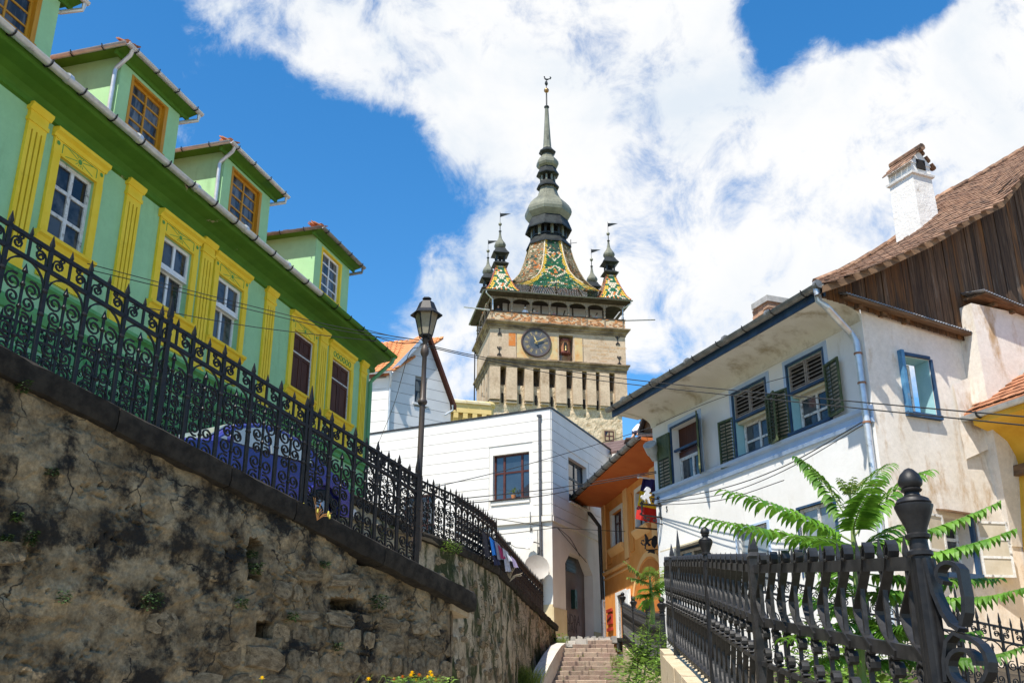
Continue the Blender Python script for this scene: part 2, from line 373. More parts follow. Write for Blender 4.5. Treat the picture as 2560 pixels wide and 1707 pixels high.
# stone steps: each course is a row of blocks
STEP = pm('pink_step_stone', (.25, .175, .14), (.33, .26, .195), 2.2, .92, .006, 40, rnd=.22, grain=30, gamt=.3, detail=9, dirt=(.25, .21, .16), dscale=4, dlo=.5, dhi=.72)
st = thing('stone_steps', None, None, loc=(0, 0, 0)); tag(st, kind='structure')
TOPY, TOPZ, RISE, RUN = 35.2, 2.48, .152, .30
def step_x(u, v, Y): return atY(u, v, Y).x
for k in range(16):
    Y = TOPY - RUN * (k + 1); z1 = TOPZ - RISE * k - (.0 if k else 0)
    f = min(k / 9, 1.4)
    xl, xr = 1.62 + (.95 - 1.62) * f, 3.34 + (3.50 - 3.34) * f
    if k < 2: xl += (.9, .45)[k]
    xs = [xl]
    while xs[-1] < xr - .9: xs.append(xs[-1] + random.uniform(.55, 1.25))
    xs.append(xr)
    for a, b in zip(xs, xs[1:]):
        if b - a < .12: continue
        mb = MB(); e = random.uniform(-.012, .012); d = [random.uniform(-.014, .014) for _ in range(4)]
        y0, g = Y + e, .006
        n = 5; tops = [(a + g + (b - a - 2 * g) * i / n, z1 + d[0] * (1 - i / n) + d[1] * i / n + random.uniform(-.006, .006)) for i in range(n + 1)]
        vs = []
        for x, z in tops: vs += [(x, y0 + random.uniform(-.006, .006), z1 - RISE - .02), (x, y0 + random.uniform(-.004, .004), z - .018), (x, y0 + .02, z), (x, Y + RUN + .06, z)]
        fs = []
        for i in range(n):
            for q in range(3): fs.append((4 * i + q, 4 * i + 4 + q, 4 * i + 5 + q, 4 * i + 1 + q))
        fs += [(0, 1, 2, 3), (4 * n + 3, 4 * n + 2, 4 * n + 1, 4 * n)]
        mb.add(vs, fs).build('step_block', STEP, st)
# top landing paving
for i in range(9):
    x0 = 1.5 + i * .23; w = .2
    MB().prism([(x0, 2.42), (x0 + w, 2.42), (x0 + w - .02, 2.60 + random.uniform(0, .05)), (x0 + .03, 2.60 + random.uniform(0, .05))], 35.25 + random.uniform(0, .1), 35.9).build('step_block', pm('grey_paving', (.22, .215, .2), (.36, .34, .3), 4, .9, .008, 30, rnd=.3), st)
sheet('landing', lambda x, y: 2.60 + .03 * (y - 35.5) + .02 * fbm3(x, y, 3), .2, 6.5, 35.6, 44, 16, 16, pm('landing_stone', (.26, .24, .20), (.36, .34, .28), 3, .95, .01, 25))
# the pale kerb that climbs beside the steps
KERB = pm('pale_kerb_stone', (.46, .43, .38), (.56, .53, .47), 3, .9, .004, 50, rnd=.1, dirt=(.30, .27, .22), dscale=3)
kb = thing('kerb', None, None, loc=(0, 0, 0)); tag(kb, kind='structure')
kp = [atY(1312, 1720, 30.6), atY(1338, 1668, 31.6), atY(1360, 1632, 32.7), atY(1376, 1613, 33.8), atY(1392, 1606, 34.9)]
kw = [.40, .39, .38, .36, .30]
for i in range(4):
    a, b = kp[i], kp[i + 1]; m = MB()
    m.hexa([a + Vector((0, .01, -.6)), a + Vector((kw[i], .01, -.6)), a + Vector((kw[i], .01, 0)), a + Vector((0, .01, .0)),
            b + Vector((0, 0, -.6)), b + Vector((kw[i + 1], 0, -.6)), b + Vector((kw[i + 1], 0, 0)), b + Vector((0, 0, .0))])
    m.build('kerb_stone', KERB, kb)
for i, (x0, x1, y, z) in enumerate([(1.78, 2.12, 35.0, 2.46), (2.12, 2.5, 35.1, 2.53), (2.5, 2.9, 35.12, 2.56), (2.9, 3.3, 35.1, 2.55)]):
    MB().box(x0 + .006, x1 - .006, y, y + .25, z - .2, z).build('kerb_stone', KERB, kb)
# ------------------------------------------------------------------ retaining wall of rubble and old render
rw = thing('retaining_wall', 'old rubble retaining wall with a blackened coping below the iron fence', 'wall', RW)
HOLES = [RW.px(*p) for p in ((612, 1446), (652, 1352), (636, 1590), (688, 1556), (905, 1408), (935, 1392), (832, 1520), (900, 1500))]
def core_n(s, z):
    d = -.035 - .05 * fbm3(s * .9, z * .9, 1.3, 5) - .028 * fbm3(s * 3.1, z * 3.6, 8.2, 5) + .012 * fbm3(s * 9, z * 9, 2)
    q = fbm3(s * .8 + 3, z * 1.5, 4.4, 7); d += .024 * min(1, max(0, (q - .02) * 14)) + .02 * min(1, max(0, (fbm3(s * 1.5, z * 2.6, 9.7, 7) - .12) * 16))   # scabs of render broken away
    w = abs(fbm3(s * 1.1 + .4 * z, z * 2.2, 12.5, 6)); d += .06 * max(0, 1 - w / .045) * (fbm3(s * .5, z * .5, 20) > -.05)          # open cracks
    bare = min(1, max(0, ((s - 1.0) / 5.5 + (1.5 - z) * .35) - .40 + .5 * fbm3(s * .6, z * .6, 31))); d += .065 * min(1, bare * 4)   # bare masonry, beds raked out
    for i in range(0, 8, 2):
        (a, b), (c, e) = HOLES[i], HOLES[i + 1]
        t = .025 * fbm3(s * 7, z * 7, 4)
        if a + t < s < c + t and b + t < z < e + t: d += .38
    if s > 7.25: d += ((s - 7.25) / .62) ** 2 * .32
    return d
mb = MB(); NS, NZ = 420, 132
for j in range(NZ + 1):
    for i in range(NS + 1):
        s = -4.0 + 11.87 * i / NS; zt = cop(s) - .26; z = -1.3 + (zt + 1.3) * j / NZ
        mb.v.append((s, core_n(s, z), z))
for j in range(NZ):
    for i in range(NS):
        a = j * (NS + 1) + i; mb.f.append([a, a + 1, a + NS + 2, a + NS + 1]); mb.m.append(0)
o = len(mb.v); mb.box(-4, 7.80, .42, .85, -1.3, cop(7.8) - .3)
mb.hexa([(7.62, .1, -1.3), (7.87, .26, -1.3), (7.87, .26, cop(7.87) - .32), (7.62, .1, cop(7.62) - .32), (7.62, 1.6, -1.3), (7.87, 1.6, -1.3), (7.87, 1.6, cop(7.87) - .32), (7.62, 1.6, cop(7.62) - .32)])
mb.build('render', MORTAR, rw)
s = -4.0; LENS = [1.9, 1.75, 1.2, 1.45, 1.35, 1.5, 1.15, 1.3, .9]
ends = [-4.0, -2.2, -.4, 1.35, 2.95, 4.05, 5.78, 7.98]
for a, b in zip(ends, ends[1:]):
    m = MB(); n = 30; fr, bk = [], []
    for i in range(n + 1):
        x = a + .008 + (b - a - .016) * i / n; j1, j2, j3 = (.022 * fbm3(x * 2.2, k_, 3) for k_ in (1, 5, 9)); z = cop(x)
        m.v += [(x, -.09 + j1, z - .27 + j3), (x, -.12 + j1, z - .18), (x, -.12 + j2, z - .03 + j3), (x, -.07 + j2, z + j2), (x, .45, z + j1), (x, .45, z - .34)]
    for i in range(n):
        for q in range(6): m.f.append([6 * i + q, 6 * i + 6 + q, 6 * i + 6 + (q + 1) % 6, 6 * i + (q + 1) % 6]); m.m.append(0)
    m.add([], []); m.f += [[5, 4, 3, 2, 1, 0], [6 * n + k for k in range(6)]]; m.m += [0, 0]
    m.build('coping_stone', COPING, rw, True)
# rubble: irregular stones standing proud of the render, more of them low and to the right
SHAPES = []
for k in range(16):
    m = MB(); n = 9; ph = random.random()
    o1, o2, o3 = [], [], []
    for i in range(n):
        a = 2 * pi * (i + ph) / n; c, q = cos(a), sin(a); e = 1 / max(abs(c), abs(q)); e = e ** .9 * random.uniform(.86, 1.05)
        x, z = .5 * c * e, .5 * q * e
        o1.append((x, .8, z)); o2.append((x * .985, .12 + random.uniform(0, .2), z * .985)); o3.append((x * .86, -.20 + random.uniform(-.08, .08), z * .82))
    m.add(o1 + o2 + o3 + [(random.uniform(-.1, .1), -.26, random.uniform(-.1, .1))],
          [(i, (i + 1) % n, n + (i + 1) % n, n + i) for i in range(n)] + [(n + i, n + (i + 1) % n, 2 * n + (i + 1) % n, 2 * n + i) for i in range(n)] + [(2 * n + i, 2 * n + (i + 1) % n, 3 * n) for i in range(n)])
    SHAPES.append(m.mesh('stone', STONE))
z = -.15; cnt = 0
while z < 3.3:
    h = random.uniform(.16, .34); s = -1.2 + random.uniform(0, .4)
    while s < 7.45:
        w = random.choice((random.uniform(.2, .4), random.uniform(.35, .8))); zc = z + h / 2 + .03 * fbm3(s, z, 5)
        low = 1 - min(1, max(0, (zc - .2) / 2.2)); right = min(1, max(0, (s + .3) / 6.5))
        bare = min(1, max(0, ((s + w / 2 - 1.0) / 5.5 + (1.5 - zc) * .35) - .40 + .5 * fbm3((s + w / 2) * .6, zc * .6, 31))); p = 1.0 if bare > .05 else .10
        inhole = any(HOLES[i][0] - w * .4 < s + w / 2 < HOLES[i + 1][0] + w * .4 and HOLES[i][1] - h * .3 < zc < HOLES[i + 1][1] + h * .3 for i in range(0, 8, 2))
        if zc + h / 2 < cop(s + w) - .36 and random.random() < p and not inhole and cnt < 296:
            d = core_n(s + w / 2, zc)
            if d < .12:
                sh = random.choice(SHAPES)
                ob('stone', sh, rw, (s + w / 2, d + (.012 if bare > .05 else .03) + random.uniform(-.014, .016), zc), (random.uniform(-.08, .08), random.choice((0, pi)) + random.uniform(-.12, .12), random.uniform(-.05, .05)),
                   (w * random.uniform(.9, 1.03), random.uniform(.13, .2), h * random.uniform(.9, 1.05)))
                cnt += 1
        s += w + .012
    z += h + .01
# projecting slab and sunlit block at the wall's end
e0 = RW.w(7.93, .05, 1.78)
m = MB(); pr = [(-.05, -.02), (.38, -.10), (.42, .02), (.40, .14), (.05, .16), (-.07, .08)]
for y in (0, .28, .6):
    for x, zz in pr: m.v.append((7.62 + x + random.uniform(-.02, .02), .05 + y, 1.58 + zz - .03 * (y > .3) + random.uniform(-.015, .015)))
for i in range(2):
    for k in range(6): m.f.append([6 * i + k, 6 * i + (k + 1) % 6, 6 * i + 6 + (k + 1) % 6, 6 * i + 6 + k]); m.m.append(0)
m.f += [[5, 4, 3, 2, 1, 0], [12, 13, 14, 15, 16, 17]]; m.m += [0, 0]
m.build('end_stone', pm('broken_sandstone', (.36, .27, .17), (.50, .41, .28), 5, .95, .012, 30, dirt=(.16, .11, .06), dscale=5, dlo=.5, dhi=.7), rw)
# ------------------------------------------------------------------ second, curving wall with moss
W2P = [(800, 1196, 20.6), (912, 1252, 21.5), (1050, 1329, 22.5), (1138, 1361, 23.6), (1195, 1390, 25.2), (1240, 1418, 27.0), (1283, 1462, 30.0), (1320, 1500, 32.3), (1357, 1534, 34.4), (1388, 1562, 36.0)]
W2 = [atY(*p) for p in W2P]
w2 = thing('curved_garden_wall', 'mossy curved stone wall rising beside the steps under the laundry fence', 'wall', loc=(0, 0, 0))
def along(P, t):
    i = min(int(t), len(P) - 2); return P[i].lerp(P[i + 1], t - i)
mb = MB(); NS, NZ = 150, 50; hv = []
for i in range(NS + 1):
    t = (len(W2) - 1) * i / NS; p = along(W2, t); q = along(W2, min(t + .06, len(W2) - 1.001)) - along(W2, max(t - .06, 0)); nn = Vector((q.y, -q.x, 0)).normalized(); hv.append((p, nn))
for j in range(NZ + 1):
    for p, nn in hv:
        z = p.z - .16 - 4.2 * (1 - j / NZ); d = .07 * fbm3(p.x * 1.2 + p.y * 1.1, z * 1.3, 2, 5) + .035 * fbm3(p.y * 4, z * 4, 7, 4)
        q = p + nn * (d + .02 + (1 - j / NZ) * .25); mb.v.append((q.x, q.y, z))
for j in range(NZ):
    for i in range(NS):
        a = j * (NS + 1) + i; mb.f.append([a, a + 1, a + NS + 2, a + NS + 1]); mb.m.append(0)
mb.build('render', MOSSW, w2, True)
mb = MB()
for i in range(NS):
    (a, na), (b, nb_) = hv[i], hv[i + 1]
    mb.quad(a - na * .45 + Vector((0, 0, -4)), a - na * .45, b - nb_ * .45, b - nb_ * .45 + Vector((0, 0, -4)))
mb.build('back_face', MOSSW, w2)
for k in range(len(W2) - 1):
    m = MB(); n = 8
    for i in range(n + 1):
        t = k + .01 + .98 * i / n; p = along(W2, t); i2 = min(NS, int(t / (len(W2) - 1) * NS + .5)); nn = hv[i2][1]
        j1, j2 = random.uniform(-.012, .012), random.uniform(-.012, .012)
        for a, zz in ((.10 + j1, -.20), (.13 + j1, -.05), (.10 + j2, .0 + j2), (-.26, .0), (-.26, -.2)): q = p + nn * a; m.v.append((q.x, q.y, p.z + zz))
    for i in range(n):
        for q in range(5): m.f.append([5 * i + q, 5 * i + 5 + q, 5 * i + 5 + (q + 1) % 5, 5 * i + (q + 1) % 5]); m.m.append(0)
    m.f += [[4, 3, 2, 1, 0], [5 * n + q for q in range(5)]]; m.m += [0, 0]
    m.build('coping_stone', COPING, w2)
n0 = 0
for k in range(150):    # stones showing in the second wall
    i = random.randrange(18, NS - 2); p, nn = hv[i]; z = p.z - random.uniform(.35, 3.0)
    d = .07 * fbm3(p.x * 1.2 + p.y * 1.1, z * 1.3, 2, 5) + .035 * fbm3(p.y * 4, z * 4, 7, 4) + .02 + (p.z - .16 - z) / 4.2 * .25
    q = p + nn * (d + .005); ob('stone', random.choice(SHAPES), w2, (q.x, q.y, z), (0, random.uniform(-.15, .15), atan2(nn.x, -nn.y)), (random.uniform(.2, .45), .10, random.uniform(.12, .24)))
# ------------------------------------------------------------------ wrought iron fences with scrolls
def shear(m, sl): m.v = [(x, y, z + sl * x) for x, y, z in m.v]; return m
def fence_meshes(H, band, P, k, sl, mat):
    """picket with lance head, small spike of the upper band, and the scrollwork of one bay"""
    a = MB(); b = .026 * k
    a.box(-b, b, -b, b, -.06, H + .03)
    for z0, w0, z1, w1 in ((H + .03, b * .8, H + .06, b * 1.15), (H + .06, b * 1.15, H + .17, .003)): a.lathe([(w0 * 1.3, z0), (w1 * 1.3, z1)], 0, 0, 4, pi / 4)
    for z in (H * .46, H - band - P * .5): a.lathe([(b * 1.2, z - .022), (b * 1.75, z - .008), (b * 1.75, z + .008), (b * 1.2, z + .022)], 0, 0, 8)
    s = MB(); s.box(-b * .62, b * .62, -b * .62, b * .62, H - band, H + .03)
    s.lathe([(b * .95, H + .03), (b * 1.1, H + .05), (.003, H + .13)], 0, 0, 4, pi / 4)
    c = MB(); t, w = .022 * k, .015 * k; hb = H - band; r = P / 2 - b
    arc = [(-r, hb - r - .28), (-r, hb - r - .1)] + [(r * cos(pi - pi * i / 10), hb - r - .012 + r * sin(pi - pi * i / 10)) for i in range(11)] + [(r, hb - r - .1), (r, hb - r - .28)]
    c.strip(arc, t, -w, w)
    c.box(-b * .6, b * .6, -b * .6, b * .6, 0, hb - r * .75)
    c.lathe([(b * .7, hb - r * .75), (b * 1.7, hb - r * .7), (.003, hb - r * .28)], 0, 0, 6)
    for zf in (.24, .52, .74): c.lathe([(b * .7, zf * hb - .03), (b * 1.5, zf * hb), (b * .7, zf * hb + .03)], 0, 0, 6)
    q = P / .5
    for sg in (-1, 1):
        for cz, rr, a0, tn in ((.80 * hb - r * .40, .104, -1.2, 1.6), (.585 * hb, .080, 1.0, -1.5), (.43 * hb, .072, -1.0, 1.45), (.275 * hb, .088, 1.1, -1.5), (.10 * hb, .096, -1.0, 1.5)):
            rr *= q; cx = rr + b * .4; pts = spiral(cx, cz, rr, rr * .22, pi + a0, -tn, 17)
            c.strip([(sg * x, z) for x, z in pts], t * .92, -w, w)
        rr = .066 * q
        c.strip([(sg * (P / 2 - b - .02 * q - x), z) for x, z in [(0.0, hb + band * .12)] + spiral(.07 * q, hb + band * .45, rr, rr * .2, pi, -1.6, 14)], t * .9, -w, w)
        rr = .04 * q
        c.strip([(sg * (P / 2 - b - .02 * q - x), z) for x, z in spiral(.10 * q, hb + band * .80, rr, rr * .25, pi * .8, -1.3, 9)], t * .8, -w, w)
    return [shear(x, sl).mesh(n, mat) for n, x in (('picket', a), ('spike', s), ('scroll', c))]
def scroll_fence(name, label, pts, H, band, P, k, mat, posts=(), post_h=.36, group=None):
    t = thing(name, label, 'fence', loc=(0, 0, 0), group=group)
    for a, b in zip(pts, pts[1:]):
        d = Vector((b.x - a.x, b.y - a.y, 0)); L = d.length; d.normalize(); sl = (b.z - a.z) / L; n = max(1, round(L / P)); p = L / n
        me = fence_meshes(H, band, p, k, sl, mat); rz = atan2(d.y, d.x)
        for i in range(n + 1):
            q = a + d * (p * i) + Vector((0, 0, sl * p * i))
            if i < n or b is pts[-1]: ob('picket', me[0], t, q, (0, 0, rz))
            if i < n:
                h = a + d * (p * (i + .5)) + Vector((0, 0, sl * p * (i + .5)))
                ob('spike', me[1], t, h, (0, 0, rz)); ob('scroll', me[2], t, h, (0, 0, rz))
        m = MB(); w = .026 * k
        for z in (H, H - band): m.hexa([(0, -w, z - w), (L, -w, z - w + sl * L), (L, -w, z + w + sl * L), (0, -w, z + w), (0, w, z - w), (L, w, z - w + sl * L), (L, w, z + w + sl * L), (0, w, z + w)])
        r = m.build('rail', mat, t); r.location = a; r.rotation_euler = (0, 0, rz)
        for f in posts:
            if not (a is pts[0] and b is pts[1]): break
            m = MB(); w = .034 * k; m.box(-w, w, -w, w, -.15, H + .06); m.lathe([(w, H + .06), (w * 1.5, H + .09), (w * 1.5, H + .13), (.004, H + post_h)], 0, 0, 4, pi / 4)
            q = a + d * f + Vector((0, 0, sl * f)); ob('post', m.mesh('post', mat), t, q, (0, 0, rz))
    return t
f1 = [RW.w(-3.0, .14, cop(-3.0) - .01), RW.w(6.8, .14, cop(6.8) - .01)]
scroll_fence('scroll_fence', 'black wrought iron scroll fence on the dark coping of the rubble wall', f1, 1.37, .235, .5, .80, IRON, posts=(5.02, 7.42, 9.75), group='wrought iron scroll fences')
G3 = Fr((-7.627 + 1.15, 15.588 - .35), 16.5)
g3 = [G3.px(u, v) for u, v in ((0, 700), (349, 908), (640, 1008), (830, 1092))]
f3 = [G3.w(s, 0, z - 1.25) for s, z in g3]; f3[0] = f3[1] + (f3[1] - f3[2]) * 1.25
scroll_fence('scroll_fence', 'slimmer wrought iron scroll fence across the ramp, in front of the green house', f3, 1.25, .2, .36, .62, IRON, group='wrought iron scroll fences')
f2 = [W2[i] + Vector((0, 0, -.02)) for i in (1, 2, 3, 4, 5)] 
f2b = [W2[i] + Vector((0, 0, -.02)) for i in (5, 6, 7, 8)]
scroll_fence('scroll_fence', 'black iron scroll fence turning the bend of the mossy wall', f2, 1.16, .2, .42, .78, IRON, group='wrought iron scroll fences')
scroll_fence('scroll_fence', 'low iron scroll fence that carries the washing down to the grey downpipe', f2b, .92, .16, .36, .8, IRON, group='wrought iron scroll fences')
mb = MB()
# ------------------------------------------------------------------ green house with yellow stucco
GH = Fr((-7.627, 15.588), 16.0)
gh = thing('green_house', 'long green house with yellow stucco window surrounds and roof dormers', 'house', GH)
S0, S1 = -7.0, 12.66
ZS, ZT = 9.66, 9.94           # underside of the cove, gutter
WIN = [(-2.75 - 1.15, -2.75 + .2), (-.70, .60), (2.36, 3.72), (4.36, 5.74), (7.84, 9.26), (10.0, 11.5)]
WZ0, WZ1 = 7.52, 9.43
holes = [(a + .17, b - .17, WZ0 + .02, 9.02) for a, b in WIN]
mb = MB(); facade(mb, S0, S1, 2.2, ZS + .05, holes, 0, .22)
mb.box(S0, S1, .30, .5, 2.2, 9.8)
mb.hexa([(S1 - .001, 0, 2.2), (S1, 7, 2.2), (S1, 7, ZS), (S1 - .001, 0, ZS + .05), (S1 - .3, .3, 2.2), (S1 - .3, 7, 2.2), (S1 - .3, 7, ZS), (S1 - .3, .3, ZS)])
mb.build('wall', GREEN, gh)
m = MB()   # coved eaves
cove = [(0, ZS - .16), (-.06, ZS - .14), (-.06, ZS - .07), (-.03, ZS - .06), (-.05, ZS - .01), (-.12, ZS + .06), (-.27, ZS + .115), (-.46, ZS + .14), (-.52, ZS + .15), (-.55, ZS + .17), (-.57, ZS + .26), (.3, ZS + .30), (.3, ZS - .16)]
m.prismx([(y, z) for y, z in cove], S0, S1 + .28); m.build('cove', pm('green_cove_flaking', (.058, .16, .011), (.08, .20, .017), 1.6, .75, .002, 40, dirt=(.46, .38, .26), dscale=1.35, dlo=.655, dhi=.668, detail=9), gh)
m = MB(); gutter(m, [(S0, -.66, ZT), (8.05, -.66, ZT)], .085); m.build('gutter', ZINC, gh, True)
m = MB(); gutter(m, [(8.06, -.66, ZT), (S1 + .3, -.66, ZT)], .085); m.build('gutter', GREEND, gh, True)
m = MB()
x = S0 + .3
BRK = MB()
BRK.tube([(0, -.74 - .02, ZT + .02), (0, -.745, ZT - .05), (0, -.70, ZT - .095), (0, -.62, ZT - .095), (0, -.57, ZT - .05), (0, -.565, ZT + .03), (0, -.50, ZT + .05)], .014, 5)
brk = BRK.mesh('gutter_bracket', IRON)
while x < S1: ob('gutter_bracket', brk, gh, (x, 0, 0)); x += .82
for x in [S0 + 1.9 * i for i in range(8)]:
    m = MB(); m.tube([(x - .05, -.66, ZT - .006), (x + .05, -.66, ZT - .006)], .0895, 10); m.build('gutter_joint', ZINC, gh, True)
m = MB(); m.tube([(S1 + .2, -.66, ZT - .06), (S1 + .19, -.62, ZT - .2), (S1 - .02, -.17, ZT - .72), (S1 - .08, -.09, ZT - .86), (S1 - .08, -.09, 2.6)], .058, 10); m.build('downpipe', pm('green_downpipe', (.11, .30, .14), (.14, .35, .17), 3, .5), gh, True)
# plinth mouldings
m = MB(); zp = 6.62
m.prismx([(0, zp - .16), (-.05, zp - .14), (-.05, zp - .05), (-.12, zp + .0), (-.12, zp + .06), (-.05, zp + .09), (0, zp + .12)], S0, S1 + .06)
m.prismx([(0, zp - .62), (-.04, zp - .60), (-.07, zp - .5), (-.07, zp - .42), (-.02, zp - .38), (0, zp - .38)], S0, S1 + .04)
for i in range(4): m.prismx([(0, zp - 1.05 - i * .42), (-.025, zp - 1.03 - i * .42), (-.025, zp - .72 - i * .42), (0, zp - .70 - i * .42)], S0, S1 + .02)
m.build('plinth', pm('green_plinth', (.10, .33, .10), (.14, .38, .14), 1.5, .8, .001, 60, dirt=(.05, .19, .03), dscale=2, dlo=.5, dhi=.7), gh)
# pilasters
def pilaster(sc, w=.42):
    r = MB(); h = w / 2; z0, z1 = 6.74, 9.24
    g = .035; xs = [-h, -h * .52 - g / 2, -h * .52 + g / 2, -g / 2, g / 2, h * .52 - g / 2, h * .52 + g / 2, h]
    r.box(-h, h, -.022, 0, z0, z1)
    for a, b in ((0, 1), (2, 3), (4, 5), (6, 7)): r.box(xs[a], xs[b], -.06, -.022, z0 + .3, z1 - .12)
    r.box(-h, h, -.06, -.022, z0, z0 + .3); r.box(-h, h, -.06, -.022, z1 - .12, z1)
    r.box(-h * 1.12, h * 1.12, -.08, 0, z1, z1 + .07); r.box(-h * 1.02, h * 1.02, -.065, 0, z1 + .07, z1 + .2); r.prismx([(0, z1 + .2), (-.08, z1 + .2), (-.13, z1 + .28), (-.13, z1 + .32), (0, z1 + .32)], -h * 1.2, h * 1.2)
    r.box(-h * 1.15, h * 1.15, -.09, 0, z0 - .12, z0)
    f = MB()
    for a, b in ((1, 2), (3, 4), (5, 6)): f.box(xs[a] + .003, xs[b] - .003, -.027, -.0225, z0 + .3, z1 - .12)
    o = r.build('pilaster', YELLOW, gh); o.location = (sc, 0, 0); f.build('flute', GREEND, o)
for sc in (-4.6, -1.13, 1.48, 4.06, 6.78, 9.62): pilaster(sc)
pilaster(12.18, .36)
# window surrounds: architrave, frieze with a rosette and rays, cornice, sill, apron
ORN = pm('green_ornament', (.10, .30, .06), (.15, .36, .08), 6, .8)
for i, (a, b) in enumerate(WIN):
    r = MB(); w = .17; c = (a + b) / 2
    r.box(a, a + w, -.06, 0, WZ0, 9.02).box(b - w, b, -.06, 0, WZ0, 9.02).box(a, b, -.05, 0, 9.02, 9.31)
    r.prismx([(0, 9.31), (-.06, 9.31), (-.08, 9.36), (-.14, 9.40), (-.15, 9.46), (0, 9.48)], a - .05, b + .05)
    r.box(a + w, b - w, -.066, -.05, 9.02, 9.05).box(a + .02, b - .02, -.07, -.05, 9.285, 9.31)
    r.prismx([(0, WZ0 - .16), (-.05, WZ0 - .16), (-.09, WZ0 - .08), (-.14, WZ0 - .05), (-.15, WZ0), (0, WZ0 + .015)], a - .06, b + .06)
    r.box(a + .12, b - .12, -.03, 0, 6.80, WZ0 - .16); r.box(a + .12, a + .24, -.045, -.03, 6.80, WZ0 - .17); r.box(b - .24, b - .12, -.045, -.03, 6.80, WZ0 - .17)
    su = r.build('window_surround', YELLOW, gh)
    g = MB()
    def disc(x, z, q): g.add([(x + q * cos(2 * pi * k / 10), -.06, z + q * sin(2 * pi * k / 10)) for k in range(10)] + [(x, -.075, z)], [(k, (k + 1) % 10, 10) for k in range(10)])
    if i == 5:
        for k in range(6):
            x0 = c - .46 + .185 * k; g.strip([(x0 + .07 * cos(t * .45), 9.165 + .07 * sin(t * .45)) for t in range(15)], .022, -.062, -.05)
    else:
        disc(c, 9.16, .05); disc(a + .08, 9.22, .042); disc(b - .08, 9.22, .042)
        for k in range(12):
            t = 2 * pi * k / 12 + .26; l = min(.52, .095 / max(.05, abs(sin(t)))); g.strip([(c + .07 * cos(t), 9.165 + .07 * sin(t)), (c + l * cos(t), 9.165 + l * sin(t))], .010, -.055, -.0495)
        g.strip([(a + .20, 9.26), (a + .20, 9.09)], .014, -.056, -.0495).strip([(b - .20, 9.26), (b - .20, 9.09)], .014, -.056, -.0495)
        g.strip([(a + .2, 9.26), (b - .2, 9.26)], .012, -.056, -.0495)
    g.build('ornament', ORN, su)
    x0, x1, z0, z1 = a + .172, b - .172, WZ0 + .02, 9.018
    if i in (4, 5):     # closed dark shutters
        fr = MB(); fr.box(x0, x0 + .035, .0, .06, z0, z1).box(x1 - .035, x1, .0, .06, z0, z1).box(x0 + .035, x1 - .035, .004, .06, z0 + (z1 - z0) * .66 - .015, z0 + (z1 - z0) * .66 + .015).box(x0 + .035, x1 - .035, .001, .06, z1 - .03, z1)
        fo = fr.build('shutter_frame', WORNP, gh); zm = z0 + (z1 - z0) * .66; xm = (x0 + x1) / 2
        for p, q, u, v in ((x0 + .04, xm - .004, z0, zm - .02), (xm + .004, x1 - .04, z0, zm - .02), (x0 + .04, xm - .004, zm + .02, z1 - .035), (xm + .004, x1 - .04, zm + .02, z1 - .035)):
            s = MB(); s.box(p, q, .035, .07, u, v); e = .075
            s.box(p, p + e, .018, .035, u, v).box(q - e, q, .018, .035, u, v).box(p + e, q - e, .018, .035, u, u + e).box(p + e, q - e, .018, .035, v - e, v)
            s.prism([(p + e + .03, u + e + .03), (q - e - .03, u + e + .03), (q - e - .03, v - e - .03), (p + e + .03, v - e - .03)], .024, .035)
            s.build('shutter', BROWNW, fo)
    elif i == 1:        # old casement with flaking paint
        window(gh, x0, x1, z0, z1, .05, (.5,), (.33, .66), WORNP, GLASS, .075, .04)
    else:               # new white windows
        zt = z0 + (z1 - z0) * .58
        window(gh, x0, x1, zt, z1, .04, (.5,), (), WHITEP, GLASS, .07, .035)
        window(gh, x0, x1, z0, zt - .01, .12, (.5,), (), WHITEP, GLASS, .06, .035)
        q = MB(); q.box(x0, x1, .03, .12, zt - .05, zt - .012); q.build('transom', WHITEP, gh)
# tilework for roofs: a bank of overlapping tiles, the biggest in view as pieces of their own
def tile_mesh(w, l, t=.018, tail=True):
    m = MB(); h = w / 2 - .004
    out_ = [(-h, l), (h, l), (h, .05), (h * .7, .012), (0, 0), (-h * .7, .012), (-h, .05)] if tail else [(-h, l), (h, l), (h, 0), (-h, 0)]
    out_ = out_[::-1]
    n = len(out_); m.add([(x, y, 0.0 if y < l else -.006) for x, y in out_] + [(x, y, t) for x, y in out_], [tuple(range(n))] + [tuple(range(2 * n - 1, n - 1, -1))] + [(i + n, (i + 1) % n + n, (i + 1) % n, i) for i in range(n)])
    m.f = [f[::-1] for f in m.f]
    return m
def tile_roof(parent, P, nu, nv, w, l, mat, maxn=300, name='roof_tile', keep=None, jitter=.02):
    """P(u, v) -> (point, along, up): rows v, columns u; the first maxn stand alone, the rest in one piece"""
    me = tile_mesh(w, l * 1.5).mesh(name, mat); rest = MB(); base = tile_mesh(w, l * 1.5); cnt = 0
    for j in range(nv):
        for i in range(nu + (j % 2)):
            u = (i + (.0 if j % 2 else .5)) / nu; v = j / nv
            p, a, b = P(min(1, u), v)
            if p is None: continue
            a = a.normalized(); c = a.cross(b).normalized(); b = c.cross(a).normalized()
            r = Matrix(((a.x, b.x, c.x, 0), (a.y, b.y, c.y, 0), (a.z, b.z, c.z, 0), (0, 0, 0, 1)))
            mt = Matrix.Translation(p + c * (.028 + random.uniform(-.004, .008))) @ r @ Matrix.Rotation(random.uniform(-jitter, jitter), 4, 'Z') @ Matrix.Rotation(-.075 + random.uniform(-jitter, jitter) * .6, 4, 'X')
            if cnt < maxn: ob(name, me, parent, mat4=mt); cnt += 1
            else: rest.add([mt @ Vector(q) for q in base.v], base.f)
    if rest.v: tag(rest.build(name, mat, parent), kind='stuff')
